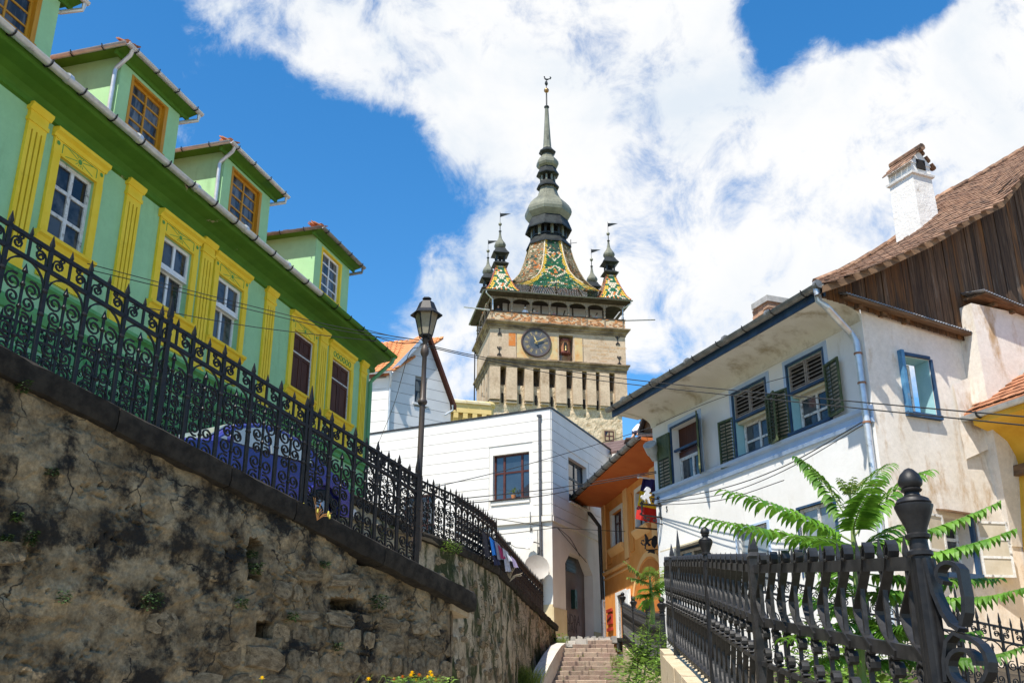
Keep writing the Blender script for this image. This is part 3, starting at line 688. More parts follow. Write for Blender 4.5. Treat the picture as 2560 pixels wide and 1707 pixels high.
# main roof
rz0 = ZT + .02
m = MB(); m.hexa([(S0, -.58, rz0 - .05), (S1 + .3, -.58, rz0 - .05), (S1 + .3, -.58, rz0), (S0, -.58, rz0), (S0, 4.2, rz0 + 3.95), (S1 - 1.2, 4.2, rz0 + 3.95), (S1 - 1.2, 4.2, rz0 + 4.0), (S0, 4.2, rz0 + 4.0)])
m.hexa([(S0, 4.2, rz0 + 3.95), (S1 - 1.2, 4.2, rz0 + 3.95), (S1 - 1.2, 4.2, rz0 + 4.0), (S0, 4.2, rz0 + 4.0), (S0, 9, rz0 - .1), (S1 + .3, 9, rz0 - .1), (S1 + .3, 9, rz0), (S0, 9, rz0)])
rf = m.build('roof', TILE, gh)
def PR(u, v): return Vector((S0 + (S1 + .2 - S0) * u, -.56 + 2.0 * v, rz0 + 1.67 * v + .01)), Vector((1, 0, 0)), Vector((0, 2.0, 1.67))
tile_roof(rf, PR, 100, 9, .2, .27, TILE, 300)
# dormers
GLASSC = pm('curtained_glass', (.03, .032, .035), (.14, .145, .15), 2.2, .07, spec=.4, lo=.4, hi=.6, rnd=.3, stretch=(2.5, 1, .6))
DZ0, DZE = 10.40, 11.90        # base, eaves
for k, (a, b) in enumerate(((-3.08, -1.10), (.65, 2.57), (4.34, 6.40), (8.87, 10.95))):
    e = DZE + (.0, .0, .05, .16)[k]; d = MB()
    wa, wb = a + .33, b - .40; z0, z1 = 10.60, e - .20
    if k == 3: wa, wb = a + .35, b - .48
    facade(d, a, b, DZ0 - .2, e, [(wa, wb, z0, z1)], .0, .14)
    d.box(a, a + .15, .004, 2.6, DZ0, e).box(b - .15, b, .004, 2.6, DZ0, e)
    d.box(a + .15, b - .15, .24, .3, DZ0, e)
    dm = d.build('dormer', pm('dormer_render', (.36, .55, .28), (.40, .60, .31), 1.3, .85, .0015, 60, dirt=(.30, .49, .24), dscale=1, dlo=.55, dhi=.8) if 0 else GREEN, gh)
    s = MB(); y = .02
    s.box(wa - .001, wa + .07, -.012, .13, z0, z1).box(wb - .10, wb - .0, -.012, .13, z0, z1).box(wa + .07, wb - .1, -.010, .13, z1 - .05, z1).box(wa - .02, wb + .02, -.05, .13, z0 - .05, z0)
    s.build('window_reveal', YELLOW if k == 3 else OCHREW, dm)
    window(dm, wa + .07, wb - .10, z0, z1 - .05, .06, (.5,), (.25, .5, .75), WHITEP if k == 3 else OCHREW, GLASSC, .06, .022, .05)
    so = MB()    # green soffit boards under the dormer eaves
    ov = .25; so.prismx([(0, e - .12), (-.04, e - .12), (-.05, e - .04), (-ov, e + .01), (-ov, e + .05), (0, e + .05)], a - ov, b + ov)
    so.box(a - ov, a, .0, 2.4, e, e + .05).box(b, b + ov, .0, 2.4, e, e + .05); so.build('soffit', GREEND, dm)
    rr = MB(); c, hgt = (a + b) / 2, .72
    A = [(a - ov, -ov, e + .052), (b + ov, -ov, e + .052), (b + ov, 2.6, e + .052), (a - ov, 2.6, e + .052)]; T1, T2 = (c, .62, e + hgt), (c, 3.2, e + hgt)
    rr.add(A + [T1, T2], [(0, 1, 4), (1, 2, 5, 4), (3, 0, 4, 5), (3, 2, 1, 0)]); ro = rr.build('dormer_roof', TILE if k else TILE, dm)
    Va = lambda p: Vector(p)
    def PF(u, v, A=A, T1=T1, a=a): 
        l = Va(A[0]).lerp(Va(T1), v); r = Va(A[1]).lerp(Va(T1), v); return l.lerp(r, u), Vector((1, 0, 0)), Va(T1) - (Va(A[0]) + Va(A[1])) / 2
    def PL(u, v, A=A, T1=T1, T2=T2):
        l = Va(A[3]).lerp(Va(T2), v); r = Va(A[0]).lerp(Va(T1), v); return l.lerp(r, u), Vector((0, -1, 0)), Va(T2) - Va(A[3]) + Vector((0, -.6, 0))
    tile_roof(dm, PF, 13, 5, .19, .2, TILE, 80); tile_roof(dm, PL, 15, 5, .19, .2, TILE, 80)
    for i in range(6):   # hip tiles
        p = Va(A[0]).lerp(Va(T1), (i + .3) / 6); q = Va(A[0]).lerp(Va(T1), (i + 1.3) / 6); h = MB(); h.tube([p + Vector((0, 0, .02)), q + Vector((0, 0, .05))], [.085, .07], 8); h.build('hip_tile', TILE, dm, True)
    gm = ZINCW if k == 3 else ZINC
    g = MB(); gutter(g, [(a - ov - .06, 2.4, e + .03), (a - ov - .06, -ov - .06, e + .03)], .06); gutter(g, [(a - ov - .06, -ov - .06, e + .03), (b + ov + .06, -ov - .06, e + .03)], .06); g.build('gutter', gm, dm, True)
    if k < 3:
        g = MB(); g.tube([(a - ov + .12, -ov - .06, e - .02), (a - ov + .14, -ov, e - .12), (a - .06, .06, e - .30), (a - .06, .08, e - .36), (a - .06, .08, DZ0 + .1)], .042, 8); g.build('downpipe', ZINC, dm, True)
    g = MB(); g.tube([(b + ov + .0, -ov - .04, e - .02), (b + ov + .0, -ov - .02, e - .14), (b + .12, .08, e - .22), (b - .02, .16, e - .25)], .042, 8); g.build('spout', gm, dm, True)
    bk = MB(); bk.tube([(0, -.075, .02), (0, -.07, -.05), (0, 0, -.075), (0, .05, -.04)], .011, 5); bm = bk.mesh('gutter_bracket', IRON)
    for q in range(4): ob('gutter_bracket', bm, dm, (a - ov + .2 + q * (b - a + 2 * ov - .4) / 3, -ov - .06, e + .03))
    for q in range(3): ob('gutter_bracket', bm, dm, (a - ov - .06, .2 + q * .7, e + .03), (0, 0, -pi / 2))
# ------------------------------------------------------------------ white modern building with grooved panels
WPAN = pm('white_panel_render', (.66, .635, .585), (.71, .685, .64), 1.2, .9, .0012, 60, rnd=.018, dirt=(.53, .49, .42), dscale=.9, dlo=.54, dhi=.78, coords='Object')
WPLA = pm('white_plaster', (.64, .61, .55), (.70, .67, .61), 1.0, .9, .0015, 50, dirt=(.48, .43, .36), dscale=.9, dlo=.56, dhi=.78)
JOINT = pm('panel_joint', (.20, .19, .17))
MAHOG = pm('mahogany_frame', (.06, .018, .013), (.09, .03, .022), 5, .35)
DKMET = pm('dark_metal', (.035, .033, .032), (.06, .055, .052), 8, .4, metal=.5)
PIPEG = pm('grey_downpipe', (.09, .09, .095), (.13, .13, .135), 4, .4, metal=.3)
SKYGL = pm('sky_glass', (.02, .03, .045), (.03, .045, .06), .8, .02, spec=1.0, metal=.0)
p = atY(1380, 1300, 38)
WL = Fr((p.x, p.y), 117.0); WR = Fr((p.x, p.y), 24.0)
wb = thing('white_building', 'white flat-roofed building with grooved panels and a corner downpipe', 'building', WL)
R2 = WL.mat().inverted() @ WR.mat()
zt, zb, zc = 11.40, 2.55, 7.12
def panels(parent, s0, s1, z0, z1, holes, nrow, dep=.03):
    h = (z1 - z0) / nrow
    for r in range(nrow):
        a, b = z0 + h * r + .011, z0 + h * (r + 1) - .011
        segs = [(s0, s1)]
        for x0, x1, y0, y1 in holes:
            if y0 < b and y1 > a:
                nx = []
                for p, q in segs:
                    if x0 > p and x1 < q: nx += [(p, x0), (x1, q)]
                    elif x0 <= p < x1 < q: nx.append((x1, q))
                    elif p < x0 < q <= x1: nx.append((p, x0))
                    elif x0 <= p and q <= x1: pass
                    else: nx.append((p, q))
                segs = nx
        for p, q in segs:
            if q - p > .05: m = MB(); m.box(p, q, -dep, .0, a, b); m.build('panel', WPAN, parent)
wl_ = MB(); WIN_L = (-2.54, -.94, 8.0, 9.80)
WIN_B = tuple(v for pp in (WL.px(1008, 1300), WL.px(1090, 1175)) for v in pp); WIN_B = (WIN_B[0], WIN_B[2], 6.1, 8.55)
hl = [WIN_L, WIN_B]
facade(wl_, -9.5, 0, zb, zt, hl, 0, .24); wl_.box(-9.5, -.04, .26, .4, zb, zt)
lw = wl_.build('wall', WPLA, wb)
panels(lw, -9.5, -.0, zc + .12, zt, [(WIN_L[0] - .16, WIN_L[1] + .16, WIN_L[2] - .04, WIN_L[3] + .14), (WIN_B[0] - .15, WIN_B[1] + .15, 5, 8.7)], 10)
window(lw, *WIN_L, .15, (.27, .76), (.60,), MAHOG, SKYGL, .07, .045, .07)
m = MB(); m.box(WIN_L[0] - .1, WIN_L[1] + .04, -.09, .14, WIN_L[2] - .05, WIN_L[2] - .005); m.build('sill', DKMET, lw)
m = MB(); m.box(WIN_L[0] - .06, WIN_L[1] + .02, -.05, 0, WIN_L[2] - .2, WIN_L[2] - .05); m.build('sill_apron', WPLA, lw)
window(lw, *WIN_B, .12, (.36, .7), (.5,), MAHOG, GLASS, .09, .05)
m = MB(); m.box(-4.2, .03, -.10, .0, zc - .12, zc + .08); m.build('string_course', WPLA, lw)
m = MB(); m.box(-9.55, .0, -.07, .35, zt, zt + .06); m.build('roof_flashing', DKMET, lw)
m = MB(); m.tube([(-.44, -.09, zt - .26), (-.44, -.09, 3.05)], .055, 10); m.box(-.52, -.36, -.17, -.01, zt - .3, zt - .22)
for z in (10, 8.6, 5.9, 4.2): m.tube([(-.44, -.09, z), (-.44, -.09, z + .04)], .064, 10)
m.build('downpipe', PIPEG, lw, True)
# right-hand face with the chamfered passage
rw_ = MB(); WIN_R = (1.86, 3.98, 8.10, 9.90); AR = (1.30, 4.40, zb, 6.2)
facade(rw_, 0, 9.5, zb, zt, [WIN_R, AR], 0, .3)
rw_.box(.04, 9.5, .32, .4, 6.4, zt); rw_.box(.02, 1.295, .301, .8, zb, 6.4); rw_.box(4.405, 9.5, .301, .8, zb, 6.4); rw_.box(1.2, 4.5, .302, .8, 6.205, 6.39)
rwo = rw_.build('side_wall', WPLA, wb); rwo.matrix_local = R2
panels(rwo, .031, 8.4, zc + .1, zt, [(WIN_R[0] - .2, WIN_R[1] + .25, WIN_R[2] - .04, WIN_R[3] + .16)], 10)
window(rwo, *WIN_R, .18, (.55,), (.6,), DKMET, SKYGL, .08, .05)
m = MB(); m.box(WIN_R[0] - .05, WIN_R[1] + .1, -.1, .17, WIN_R[2] - .06, WIN_R[2] - .005); m.build('sill', WPLA, rwo)
m = MB(); m.box(.0, 6, -.07, 0, zc - .12, zc + .06); m.build('string_course', WPLA, rwo)
m = MB(); m.box(-.03, 8.5, -.07, .35, zt, zt + .06); m.build('roof_flashing', DKMET, rwo)
m = MB(); m.prism([(1.301, 6.199), (1.301, 5.6), (1.85, 6.08), (3.7, 6.08), (4.399, 5.5), (4.399, 6.199)], .002, .36); m.build('passage_head', WPLA, rwo)
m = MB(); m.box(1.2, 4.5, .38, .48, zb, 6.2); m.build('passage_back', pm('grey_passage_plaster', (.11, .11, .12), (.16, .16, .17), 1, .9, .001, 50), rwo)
m = MB(); vx = WR.px(1413, 1408, .36), WR.px(1440, 1415, .36); m.box(vx[0][0], vx[1][0], .35, .378, vx[0][1] - .25, vx[0][1] + .35)
for i in range(4): m.box(vx[0][0] + .05, vx[1][0] - .05, .33, .348, vx[0][1] - .2 + i * .14, vx[0][1] - .13 + i * .14)
m.build('vent_louvre', DKMET, rwo)
m = MB(); m.box(4.36, 6, -.035, 0, zb, 3.3)
m.build('ochre_plinth', pm('ochre_plinth', (.52, .42, .24), (.58, .48, .30), 1.4, .9, .001, 50, dirt=(.40, .33, .2), dscale=1.5), rwo)
m = MB(); m.box(-.02, 1.30, -.035, 0, zb, 3.85); m.build('ochre_plinth', pm('ochre_plinth', (.52, .42, .24), (.58, .48, .30), 1.4, .9, .001, 50, dirt=(.40, .33, .2), dscale=1.5), rwo)
m = MB(); m.box(-.9, -.0, -.035, 0, zb, 3.95); m.build('ochre_plinth', MATS['ochre_plinth'], lw)
m = MB(); m.box(0, .26, 0, .16, 0, .72); m.box(.03, .1, -.012, 0, .4, .5); m.box(.14, .22, -.012, 0, .08, .3)
mbx = m.build('meter_box', pm('dark_green_box', (.012, .035, .028), (.02, .05, .04), 4, .4)); mx_ = WR.px(1438, 1520, .21); mbx.matrix_world = WR.mat(mx_[0], .21, mx_[1]); tag(mbx, 'dark green meter box fixed inside the grey passage', 'meter box')
def text(name, body, mat, size, parent=None, mat4=None, ext=.004, align='CENTER', sx=1.):
    cu = bpy.data.curves.new(name, 'FONT'); cu.body = body; cu.size = size; cu.extrude = ext; cu.align_x = align; cu.space_line = .95; cu.resolution_u = 2
    t = bpy.data.objects.new(name, cu); C.objects.link(t)
    me = bpy.data.meshes.new_from_object(t.evaluated_get(bpy.context.evaluated_depsgraph_get())); bpy.data.objects.remove(t); me.materials.clear(); me.materials.append(mat)
    return ob(name, me, parent, mat4=mat4 if mat4 is not None else Matrix.Identity(4))
RX = Matrix.Rotation(pi / 2, 4, 'X')
GRAF = pm('grey_marker', (.055, .055, .06))
for b, u, v, q in (('INDRA', 1432, 1560, .55), ('DAN', 1431, 1580, .5)):
    gx = WR.px(u, v, .37); text('graffiti', b, GRAF, q, rwo, Matrix.Translation((gx[0], .375, gx[1])) @ RX)
# ------------------------------------------------------------------ aerials and dishes on its wall
DISH = pm('dish_enamel', (.34, .31, .27), (.38, .35, .31), 3, .5); DISHW = pm('white_dish', (.78, .78, .77), (.82, .82, .81), 3, .4)
def dish(name, label, F, s, z, r, mat, yaw, arm=True, off=.5, ky=1.):
    t = thing(name, label, 'satellite dish', F, s, -off, z, group='satellite dishes'); me = MB(); n = 6
    prof = [(r * i / n, .22 * r * (i / n) ** 2) for i in range(n + 1)]; me.lathe([(max(a, .002), b) for a, b in prof] + [(max(a, .002), b - .015) for a, b in prof[::-1]], 0, 0, 20, close=False, ky=ky)
    d = me.build('reflector', mat, t, True); d.rotation_euler = (radians(78), 0, yaw)
    b = MB()
    if arm: b.tube([(0, .0, -r * .95), (-.38, -.42, -r * .9), (-.62, -.5, -.12)], .012, 5); b.box(-.68, -.56, -.54, -.46, -.16, -.06)
    b.tube([(0, .02, 0), (.2, .2, -.05), (.28, off - .02, -.1)], .02, 6); b.build('bracket', DKMET, t)
    return t
s, z = WL.px(1325, 1352, -.4); d1 = dish('satellite_dish', 'white satellite dish on the pole left of the grey corner downpipe', WL, s, z, .30, DISHW, radians(-25), off=.4)
text('dish_lettering', 'FOCUS\nSAT', pm('dish_print', (.25, .3, .5)), .09, d1, Matrix.Translation((.0, -.085, .06)) @ RX)
s, z = WL.px(1341, 1419, -.5); dish('satellite_dish', 'beige satellite dish low against the grey corner downpipe', WL, s, z, .47, DISH, radians(38), arm=False)
s0, z0 = WL.px(1345, 1420, -.2); s1, z1 = WL.px(1340, 1325, -.2)
m = MB(); m.tube([(s0, -.2, z0), (s0, -.2, z1)], .018, 6); m.box(s0 - .03, s0 + .03, -.2, 0, z0 + .5, z0 + .8); q = m.build('aerial_pole', ZINCW); q.matrix_world = WL.mat(); tag(q, 'thin rusty aerial pole behind the white satellite dish', 'pole')
s0, z0 = WL.px(1326, 1332, -.12); s1, z1 = WL.px(1324, 1279, -.12); m = MB(); m.tube([(s0, -.12, z0), (s0, -.12, z1)], .022, 6); m.box(s0 - .02, s0 + .02, -.12, 0, z0 + .1, z0 + .2); q = m.build('wall_mast', ZINCW); q.matrix_world = WL.mat(); tag(q, 'short grey mast on the white wall above the white dish', 'mast')
pl = thing('potted_plant', 'small green plant on the mahogany window sill', 'potted plant', WL, -1.62, -.02, 8.0)
m = MB(); m.lathe([(.07, 0), (.1, .13)], 0, 0, 10); m.build('pot', TILEN, pl); m = MB()
for i in range(70):
    a, e, l = random.uniform(0, 6.28), random.uniform(.2, 1.4), random.uniform(.12, .3); d = Vector((cos(a) * cos(e), sin(a) * cos(e) * .5, sin(e))); q = Vector((0, 0, .12)) + d * l; w = Vector((-d.y, d.x, .2)).normalized() * .022; m.quad(q - d * .07, q - w, q + d * .05, q + w)
m.build('foliage', LEAFT, pl)
# ------------------------------------------------------------------ gabled house with grey joints behind it
q = atY(1127, 1060, 46.5); GR = Fr((q.x, q.y), 52.0)
q0 = GR.px(975, 930); ap = GR.px(1065, 842); ft = GR.px(1127, 1015)
gb = thing('gabled_house', 'white panelled gabled house with an orange tiled roof beyond the green eaves', 'house', GR)
WPG = pm('cool_panel_render', (.56, .555, .54), (.61, .605, .59), 1.2, .9, .001, 60, rnd=.02)
x0, x1, ze, za = q0[0], ft[0], q0[1] - .1, ap[1]; xa = ap[0]; zr = ft[1]
m = MB(); m.prism([(x0 + .02, 11), (x1 - .02, 11), (x1 - .02, zr), (xa, za - .1), (x0 + .02, ze)], .06, .3); gw = m.build('gable_core', JOINT, gb)
def gz(z):   # gable width at a height
    l = x0 if z < ze else x0 + (xa - x0) * (z - ze) / (za - ze); r = x1 if z < zr else x1 + (xa - x1) * (z - zr) / (za - zr); return l, r
z = 11.2; WG = GR.px(1036, 1008)[0], GR.px(1066, 1008)[0], GR.px(1050, 1008)[1], GR.px(1050, 950)[1]
gp = MB()
while z < za - .15:
    zz = min(z + .50, za - .12); a, b = gz(z); c, d = gz(zz - .02)
    def pan(p, q, u, v): MB().prism([(p, z), (q, z), (v, zz - .02), (u, zz - .02)], .0, .06).build('panel', WPG, gb)
    if z < WG[3] and zz > WG[2]: pan(a, WG[0], c, WG[0]); pan(WG[1], b, WG[1], d)
    else: pan(a, b, c, d)
    z += .50
window(gb, WG[0], WG[1], WG[2], WG[3], .03, (.5,), (.5,), DKMET, GLASS, .06, .03)
m = MB(); m.box(WG[0] - .1, WG[1] + .1, -.06, .1, WG[2] - .1, WG[2]); m.build('sill', WPG, gb)
m = MB()    # side wall towards the green house, roof, dark verges
m.hexa([(x0, 0, 11), (x0, 9, 11), (x0, 9, ze), (x0, 0, ze), (x0 + .3, 0.3, 11), (x0 + .3, 9, 11), (x0 + .3, 9, ze), (x0 + .3, .3, ze)]); m.build('side_wall', WPG, gb)
for (xe, zz, sg) in ((x0, ze, -1), (x1, zr, 1)):
    dx, dz = (xe - xa), (zz - za); e = 1.09
    m = MB(); A, B = (xa, za + .1), (xa + dx * e, za + dz * e + .1)
    m.hexa([(A[0], -.25, A[1]), (B[0], -.25, B[1]), (B[0], -.25, B[1] + .14), (A[0], -.25, A[1] + .14), (A[0], 8, A[1]), (B[0], 8, B[1]), (B[0], 8, B[1] + .14), (A[0], 8, A[1] + .14)] if sg > 0 else
           [(B[0], -.25, B[1]), (A[0], -.25, A[1]), (A[0], -.25, A[1] + .14), (B[0], -.25, B[1] + .14), (B[0], 8, B[1]), (A[0], 8, A[1]), (A[0], 8, A[1] + .14), (B[0], 8, B[1] + .14)])
    m.build('roof', BROWNW if sg > 0 else TILEN, gb)
    m = MB(); m.hexa([(A[0], -.29, A[1] - .12), (B[0], -.29, B[1] - .12), (B[0], -.29, B[1] + .16), (A[0], -.29, A[1] + .16), (A[0], -.252, A[1] - .12), (B[0], -.252, B[1] - .12), (B[0], -.252, B[1] + .16), (A[0], -.252, A[1] + .16)])
    m.build('bargeboard', BROWNW if sg > 0 else ZINC, gb)
# the projecting bay left of the gable with its own tiled roof
LA, LB = atY(925, 1110, 44.5), atY(975, 930, 45.8)
GB = Fr((LA.x - 2.5, LA.y + .6), 104)
b0, b1, z1 = -1.0, GB.px(972, 960)[0], GB.px(950, 940)[1]
m = MB(); m.box(b0, b1, .03, .5, 9.5, z1); bb = m.build('bay_wall', JOINT, gb); bb.matrix_world = GB.mat()
z = 9.6
while z < z1 - .1:
    zz = min(z + .52, z1); m = MB(); m.box(b0, b1 + .01, 0, .03, z, zz - .02); m.build('panel', WPAN, bb); z += .52
m = MB(); m.hexa([(b1, 0, 9.5), (b1 + .01, 4, 9.5), (b1 + .01, 4, z1), (b1, 0, z1), (b1 - .2, .04, 9.5), (b1 - .2, 4, 9.5), (b1 - .2, 4, z1), (b1 - .2, .04, z1)]); m.build('bay_side', WPG, bb)
rz = GB.px(1010, 852, 3.0)
m = MB(); m.hexa([(b0, -.3, z1 + .0), (b1 + .25, -.3, z1 + .0), (b1 + .25, -.3, z1 + .1), (b0, -.3, z1 + .1), (b0, 3, rz[1] - .1), (b1 + 1.6, 3, rz[1] - .1), (b1 + 1.6, 3, rz[1]), (b0, 3, rz[1])]); m.build('bay_roof', TILEN, bb)
def PB(u, v): return Vector((b0, -.3, z1 + .1)).lerp(Vector((b0, 3, rz[1])), v).lerp(Vector((b1 + .25, -.3, z1 + .1)).lerp(Vector((b1 + 1.6, 3, rz[1])), v), u), Vector((1, 0, 0)), Vector((0, 3.3, rz[1] - z1 - .1))
tile_roof(bb, PB, 22, 14, .2, .26, TILEN, 300)
m = MB(); gutter(m, [(b0, -.36, z1 + .06), (b1 + .3, -.36, z1 + .06)], .07); m.build('gutter', ZINC, bb, True)
m = MB(); m.tube([(b1 + .2, -.36, z1 + .0), (b1 + .22, -.3, z1 - .2), (b1 + .06, .02, z1 - .6), (b1 + .06, .05, 10)], .05, 8); m.build('downpipe', ZINC, bb, True)
m = MB(); c1, c2 = GR.px(1131, 1022, -.3); m.tube([(c1, -.3, c2 + .2), (c1 + .05, -.25, c2 - .05), (c1 - .3, -.1, c2 - .3)], .05, 8); m.build('spout', ZINC, gb, True)
m = MB(); a1 = atY(971, 890, 48); m.tube([a1 + Vector((0, 0, -.6)), a1 + Vector((0, 0, .35))], .015, 5); m.tube([a1 + Vector((0, 0, .2)), a1 + Vector((.02, 0, .45))], .03, 5); tag(m.build('roof_aerial', ZINC), 'short white aerial on the orange roof by the lamp', 'aerial')
# ------------------------------------------------------------------ yellow building with corbel table
YL = pm('yellow_render', (.58, .42, .15), (.64, .48, .2), 1.2, .85, .002, 30, dirt=(.44, .31, .1), dscale=1.4)
yq = atY(1119, 1030, 62); YF = Fr((yq.x, yq.y), 74.0)
ya, yb = YF.px(1119, 990), YF.px(1213, 1012); yt = (ya[1] + yb[1]) / 2
yh = thing('yellow_building', 'yellow building with a corbelled parapet left of the tower foot', 'building', YF)
AW = YF.px(1140, 1062); m = MB(); W1 = AW[0] - .55, AW[0] + .55, AW[1] - 3, AW[1] - .9
facade(m, -8, yb[0] + .2, 14, yt - .9, [W1], 0, .25); m.box(-8, yb[0] + .2, .3, .4, 14, yt - .9)
m.box(-8, yb[0] + .35, -.28, .3, yt - .9, yt - .3); m.build('wall', YL, yh)
m = MB()
for i in range(26):
    x = -4 + i * .62
    if x > yb[0] - .1: break
    c = MB(); c.prismx([(0, yt - 1.75), (-.10, yt - 1.7), (-.12, yt - 1.4), (-.27, yt - 1.25), (-.27, yt - .9), (0, yt - .9)], x, x + .3); c.build('corbel', YL, yh)
for i in range(22):
    x = -6 + i * .8
    if x > yb[0] - .2: break
    c = MB(); c.prismx([(-.4, yt - .3), (-.4, yt - .15), (.35, yt + .15), (.35, yt - .3)], x, x + .74); c.build('cap_stone', pm('pale_cap', (.56, .46, .27), (.62, .54, .36), 2, .9, rnd=.1), yh)
window(yh, W1[0], W1[1], W1[2], W1[3], .1, (.5,), (), DKMET, GLASS, .06, .04)
m = MB(); m.strip([(AW[0] + .68 * cos(t * pi / 12), W1[3] + .02 + .85 * sin(t * pi / 12)) for t in range(13)], .18, -.08, .0); m.strip([(AW[0] + .3 * cos(t * pi / 12), W1[3] - .0 + .5 * sin(t * pi / 12)) for t in range(13)], .5, -.03, .0); m.build('window_arch', YL, yh)
tx, tz = YF.px(1222, 1010)
m = MB(); m.lathe([(.36, 14), (.36, tz - .25), (.46, tz - .2), (.50, tz - .05), (.46, tz + .02), (.44, tz + .1), (.01, tz + .14)], tx, .2, 12); m.build('turret', YL, yh, True)
# ------------------------------------------------------------------ orange house
q = atY(1506, 1290, 41.5); OF = Fr((q.x, q.y), 170.5)
OR = pm('orange_render', (.64, .245, .045), (.70, .29, .07), 1.3, .85, .0015, 50, dirt=(.54, .19, .035), dscale=1.1)
ORL = pm('light_orange_render', (.74, .40, .14), (.78, .45, .18), 1.3, .85, .0015, 50)
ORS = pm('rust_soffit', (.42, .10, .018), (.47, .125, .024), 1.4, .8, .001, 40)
oh = thing('orange_house', 'orange house with a deep rust soffit and white framed openings', 'house', OF)
e0 = OF.px(1427, 1253, -2.0); ezs, eze = 8.25, OF.px(1500, 1182, -1.6)[1]
ow1 = (1.42, 2.95, 6.27, 7.62); ow2 = (4.95, 6.3, 6.40, 7.75); dr = (1.95, 3.05, 2.4, 4.43)
m = MB(); facade(m, 0, 10, 2.4, ezs, [ow1, ow2, dr], 0, .25); m.box(0, 10, .3, .4, 2.4, ezs); m.box(.0, .02, .0, 7, 2.4, ezs); m.build('wall', OR, oh)
EN = -1.25; ez = 8.44; XL, XR = -.42, 10.0
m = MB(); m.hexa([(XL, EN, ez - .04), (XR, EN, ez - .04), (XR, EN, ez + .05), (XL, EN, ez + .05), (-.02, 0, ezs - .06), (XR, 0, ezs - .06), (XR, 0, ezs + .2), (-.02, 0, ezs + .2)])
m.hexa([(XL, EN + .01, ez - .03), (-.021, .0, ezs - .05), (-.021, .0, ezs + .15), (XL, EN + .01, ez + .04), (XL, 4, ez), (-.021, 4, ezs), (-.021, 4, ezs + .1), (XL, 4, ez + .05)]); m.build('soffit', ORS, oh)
m = MB(); m.hexa([(XL, EN - .05, ez + .06), (XR, EN - .05, ez + .06), (XR, EN - .05, ez + .12), (XL, EN - .05, ez + .12), (XL, 4, ez + .40), (XR, 4, ez + .40), (XR, 4, ez + .47), (XL, 4, ez + .47)]); m.build('roof', pm('brown_sheet_roof', (.10, .06, .05), (.14, .09, .075), 2, .6), oh)
for i in range(11):
    c = MB(); x = XL + .1 + i * .95; c.hexa([(x, EN - .06, ez + .12), (x + .05, EN - .06, ez + .12), (x + .05, EN - .06, ez + .16), (x, EN - .06, ez + .16), (x, 4, ez + .47), (x + .05, 4, ez + .47), (x + .05, 4, ez + .51), (x, 4, ez + .51)]); c.build('roof_seam', MATS['brown_sheet_roof'], oh)
m = MB(); gutter(m, [(XL - .1, EN - .10, ez + .07), (XR, EN - .10, ez + .07)], .12); m.build('gutter', ZINCW, oh, True)
b_ = MB(); b_.tube([(0, -.14, .03), (0, -.13, -.08), (0, 0, -.14), (0, .11, -.07)], .02, 5); bm_ = b_.mesh('gutter_bracket', IRON)
for i in range(9): ob('gutter_bracket', bm_, oh, (.3 + i * 1.1, EN - .10, ez + .07))
m = MB(); m.tube([(-.3, EN + .1, ez - .1), (-.28, EN + .35, ez - .22), (-.2, -.45, ez - .5), (-.14, -.10, ez - 1.0), (-.12, -.06, 4.5)], .085, 10); m.build('downpipe_top', DKMET, oh, True)
m = MB(); m.tube([(-.12, -.06, 4.5), (-.12, -.06, 2.6)], .10, 10)
for z in (4.4, 3.6): m.tube([(-.12, -.06, z), (-.12, -.06, z + .05)], .115, 10)
m.build('downpipe', ZINC, oh, True)
def orange_window(w):
    a, b, c, d = w; s = MB(); s.box(a - .16, a, -.03, 0, c - .05, d + .16).box(b, b + .16, -.03, 0, c - .05, d + .16).box(a, b, -.03, 0, d, d + .16); s.build('surround', pm('cream_surround', (.66, .58, .44), (.7, .63, .5), 3, .8), oh)
    s = MB(); s.box(a + .001, a + .02, .0, .25, c, d); s.build('white_reveal', WHITEP, oh)
    window(oh, a + .02, b, c, d, .12, (.4, .55), (.7,), MAHOG, GLASSP, .06, .035)
    s = MB(); s.prismx([(0, c - .30), (-.03, c - .28), (-.17, c - .07), (-.17, c), (0, c)], a - .25, b + .25); s.build('sill', ORL, oh)
orange_window(ow1); orange_window(ow2)
for x, w, zz in ((.0, .5, 8.2), (3.3, .55, 8.2), (6.8, .6, 8.2)):
    s = MB(); s.box(x, x + w, -.05, 0, 5.6, zz); s.build('pilaster', ORL, oh)
for x, w in ((.62, .62), (3.95, .55), (7.5, .5)):
    s = MB(); s.prism([(x, 5.75), (x + w, 5.75), (x + w, 7.65)] + [(x + w / 2 + w / 2 * cos(t * pi / 6), 7.65 + w / 2 * sin(t * pi / 6)) for t in range(1, 6)] + [(x, 7.65)], -.03, 0); s.build('blind_arch', pm('deep_orange', (.60, .22, .035), (.64, .25, .05), 1.4, .85), oh)
s = MB(); s.prismx([(0, 5.40), (-.05, 5.41), (-.08, 5.48), (-.08, 5.53), (0, 5.55)], 0, 3.7); s.prismx([(0, 5.22), (-.03, 5.23), (-.03, 5.29), (0, 5.30)], 0, 3.6); s.build('cornice', ORL, oh)
ac, ar = 6.1, 2.2
s = MB(); s.strip([(ac + ar * cos(t * pi / 16), 3.2 + ar * sin(t * pi / 16)) for t in range(17)], .2, -.03, 0); s.build('arch_band', ORL, oh)
s = MB(); s.prism([(ac - ar + .18, 2.4), (ac + ar - .18, 2.4)] + [(ac + (ar - .18) * cos(t * pi / 14), 3.2 + (ar - .18) * sin(t * pi / 14)) for t in range(15)], -.012, 0); s.build('arch_shade_panel', pm('shaded_orange', (.50, .15, .02), (.54, .18, .03), 1.4), oh)  # flat plate, no hollow: darker orange paints the shade inside the arch
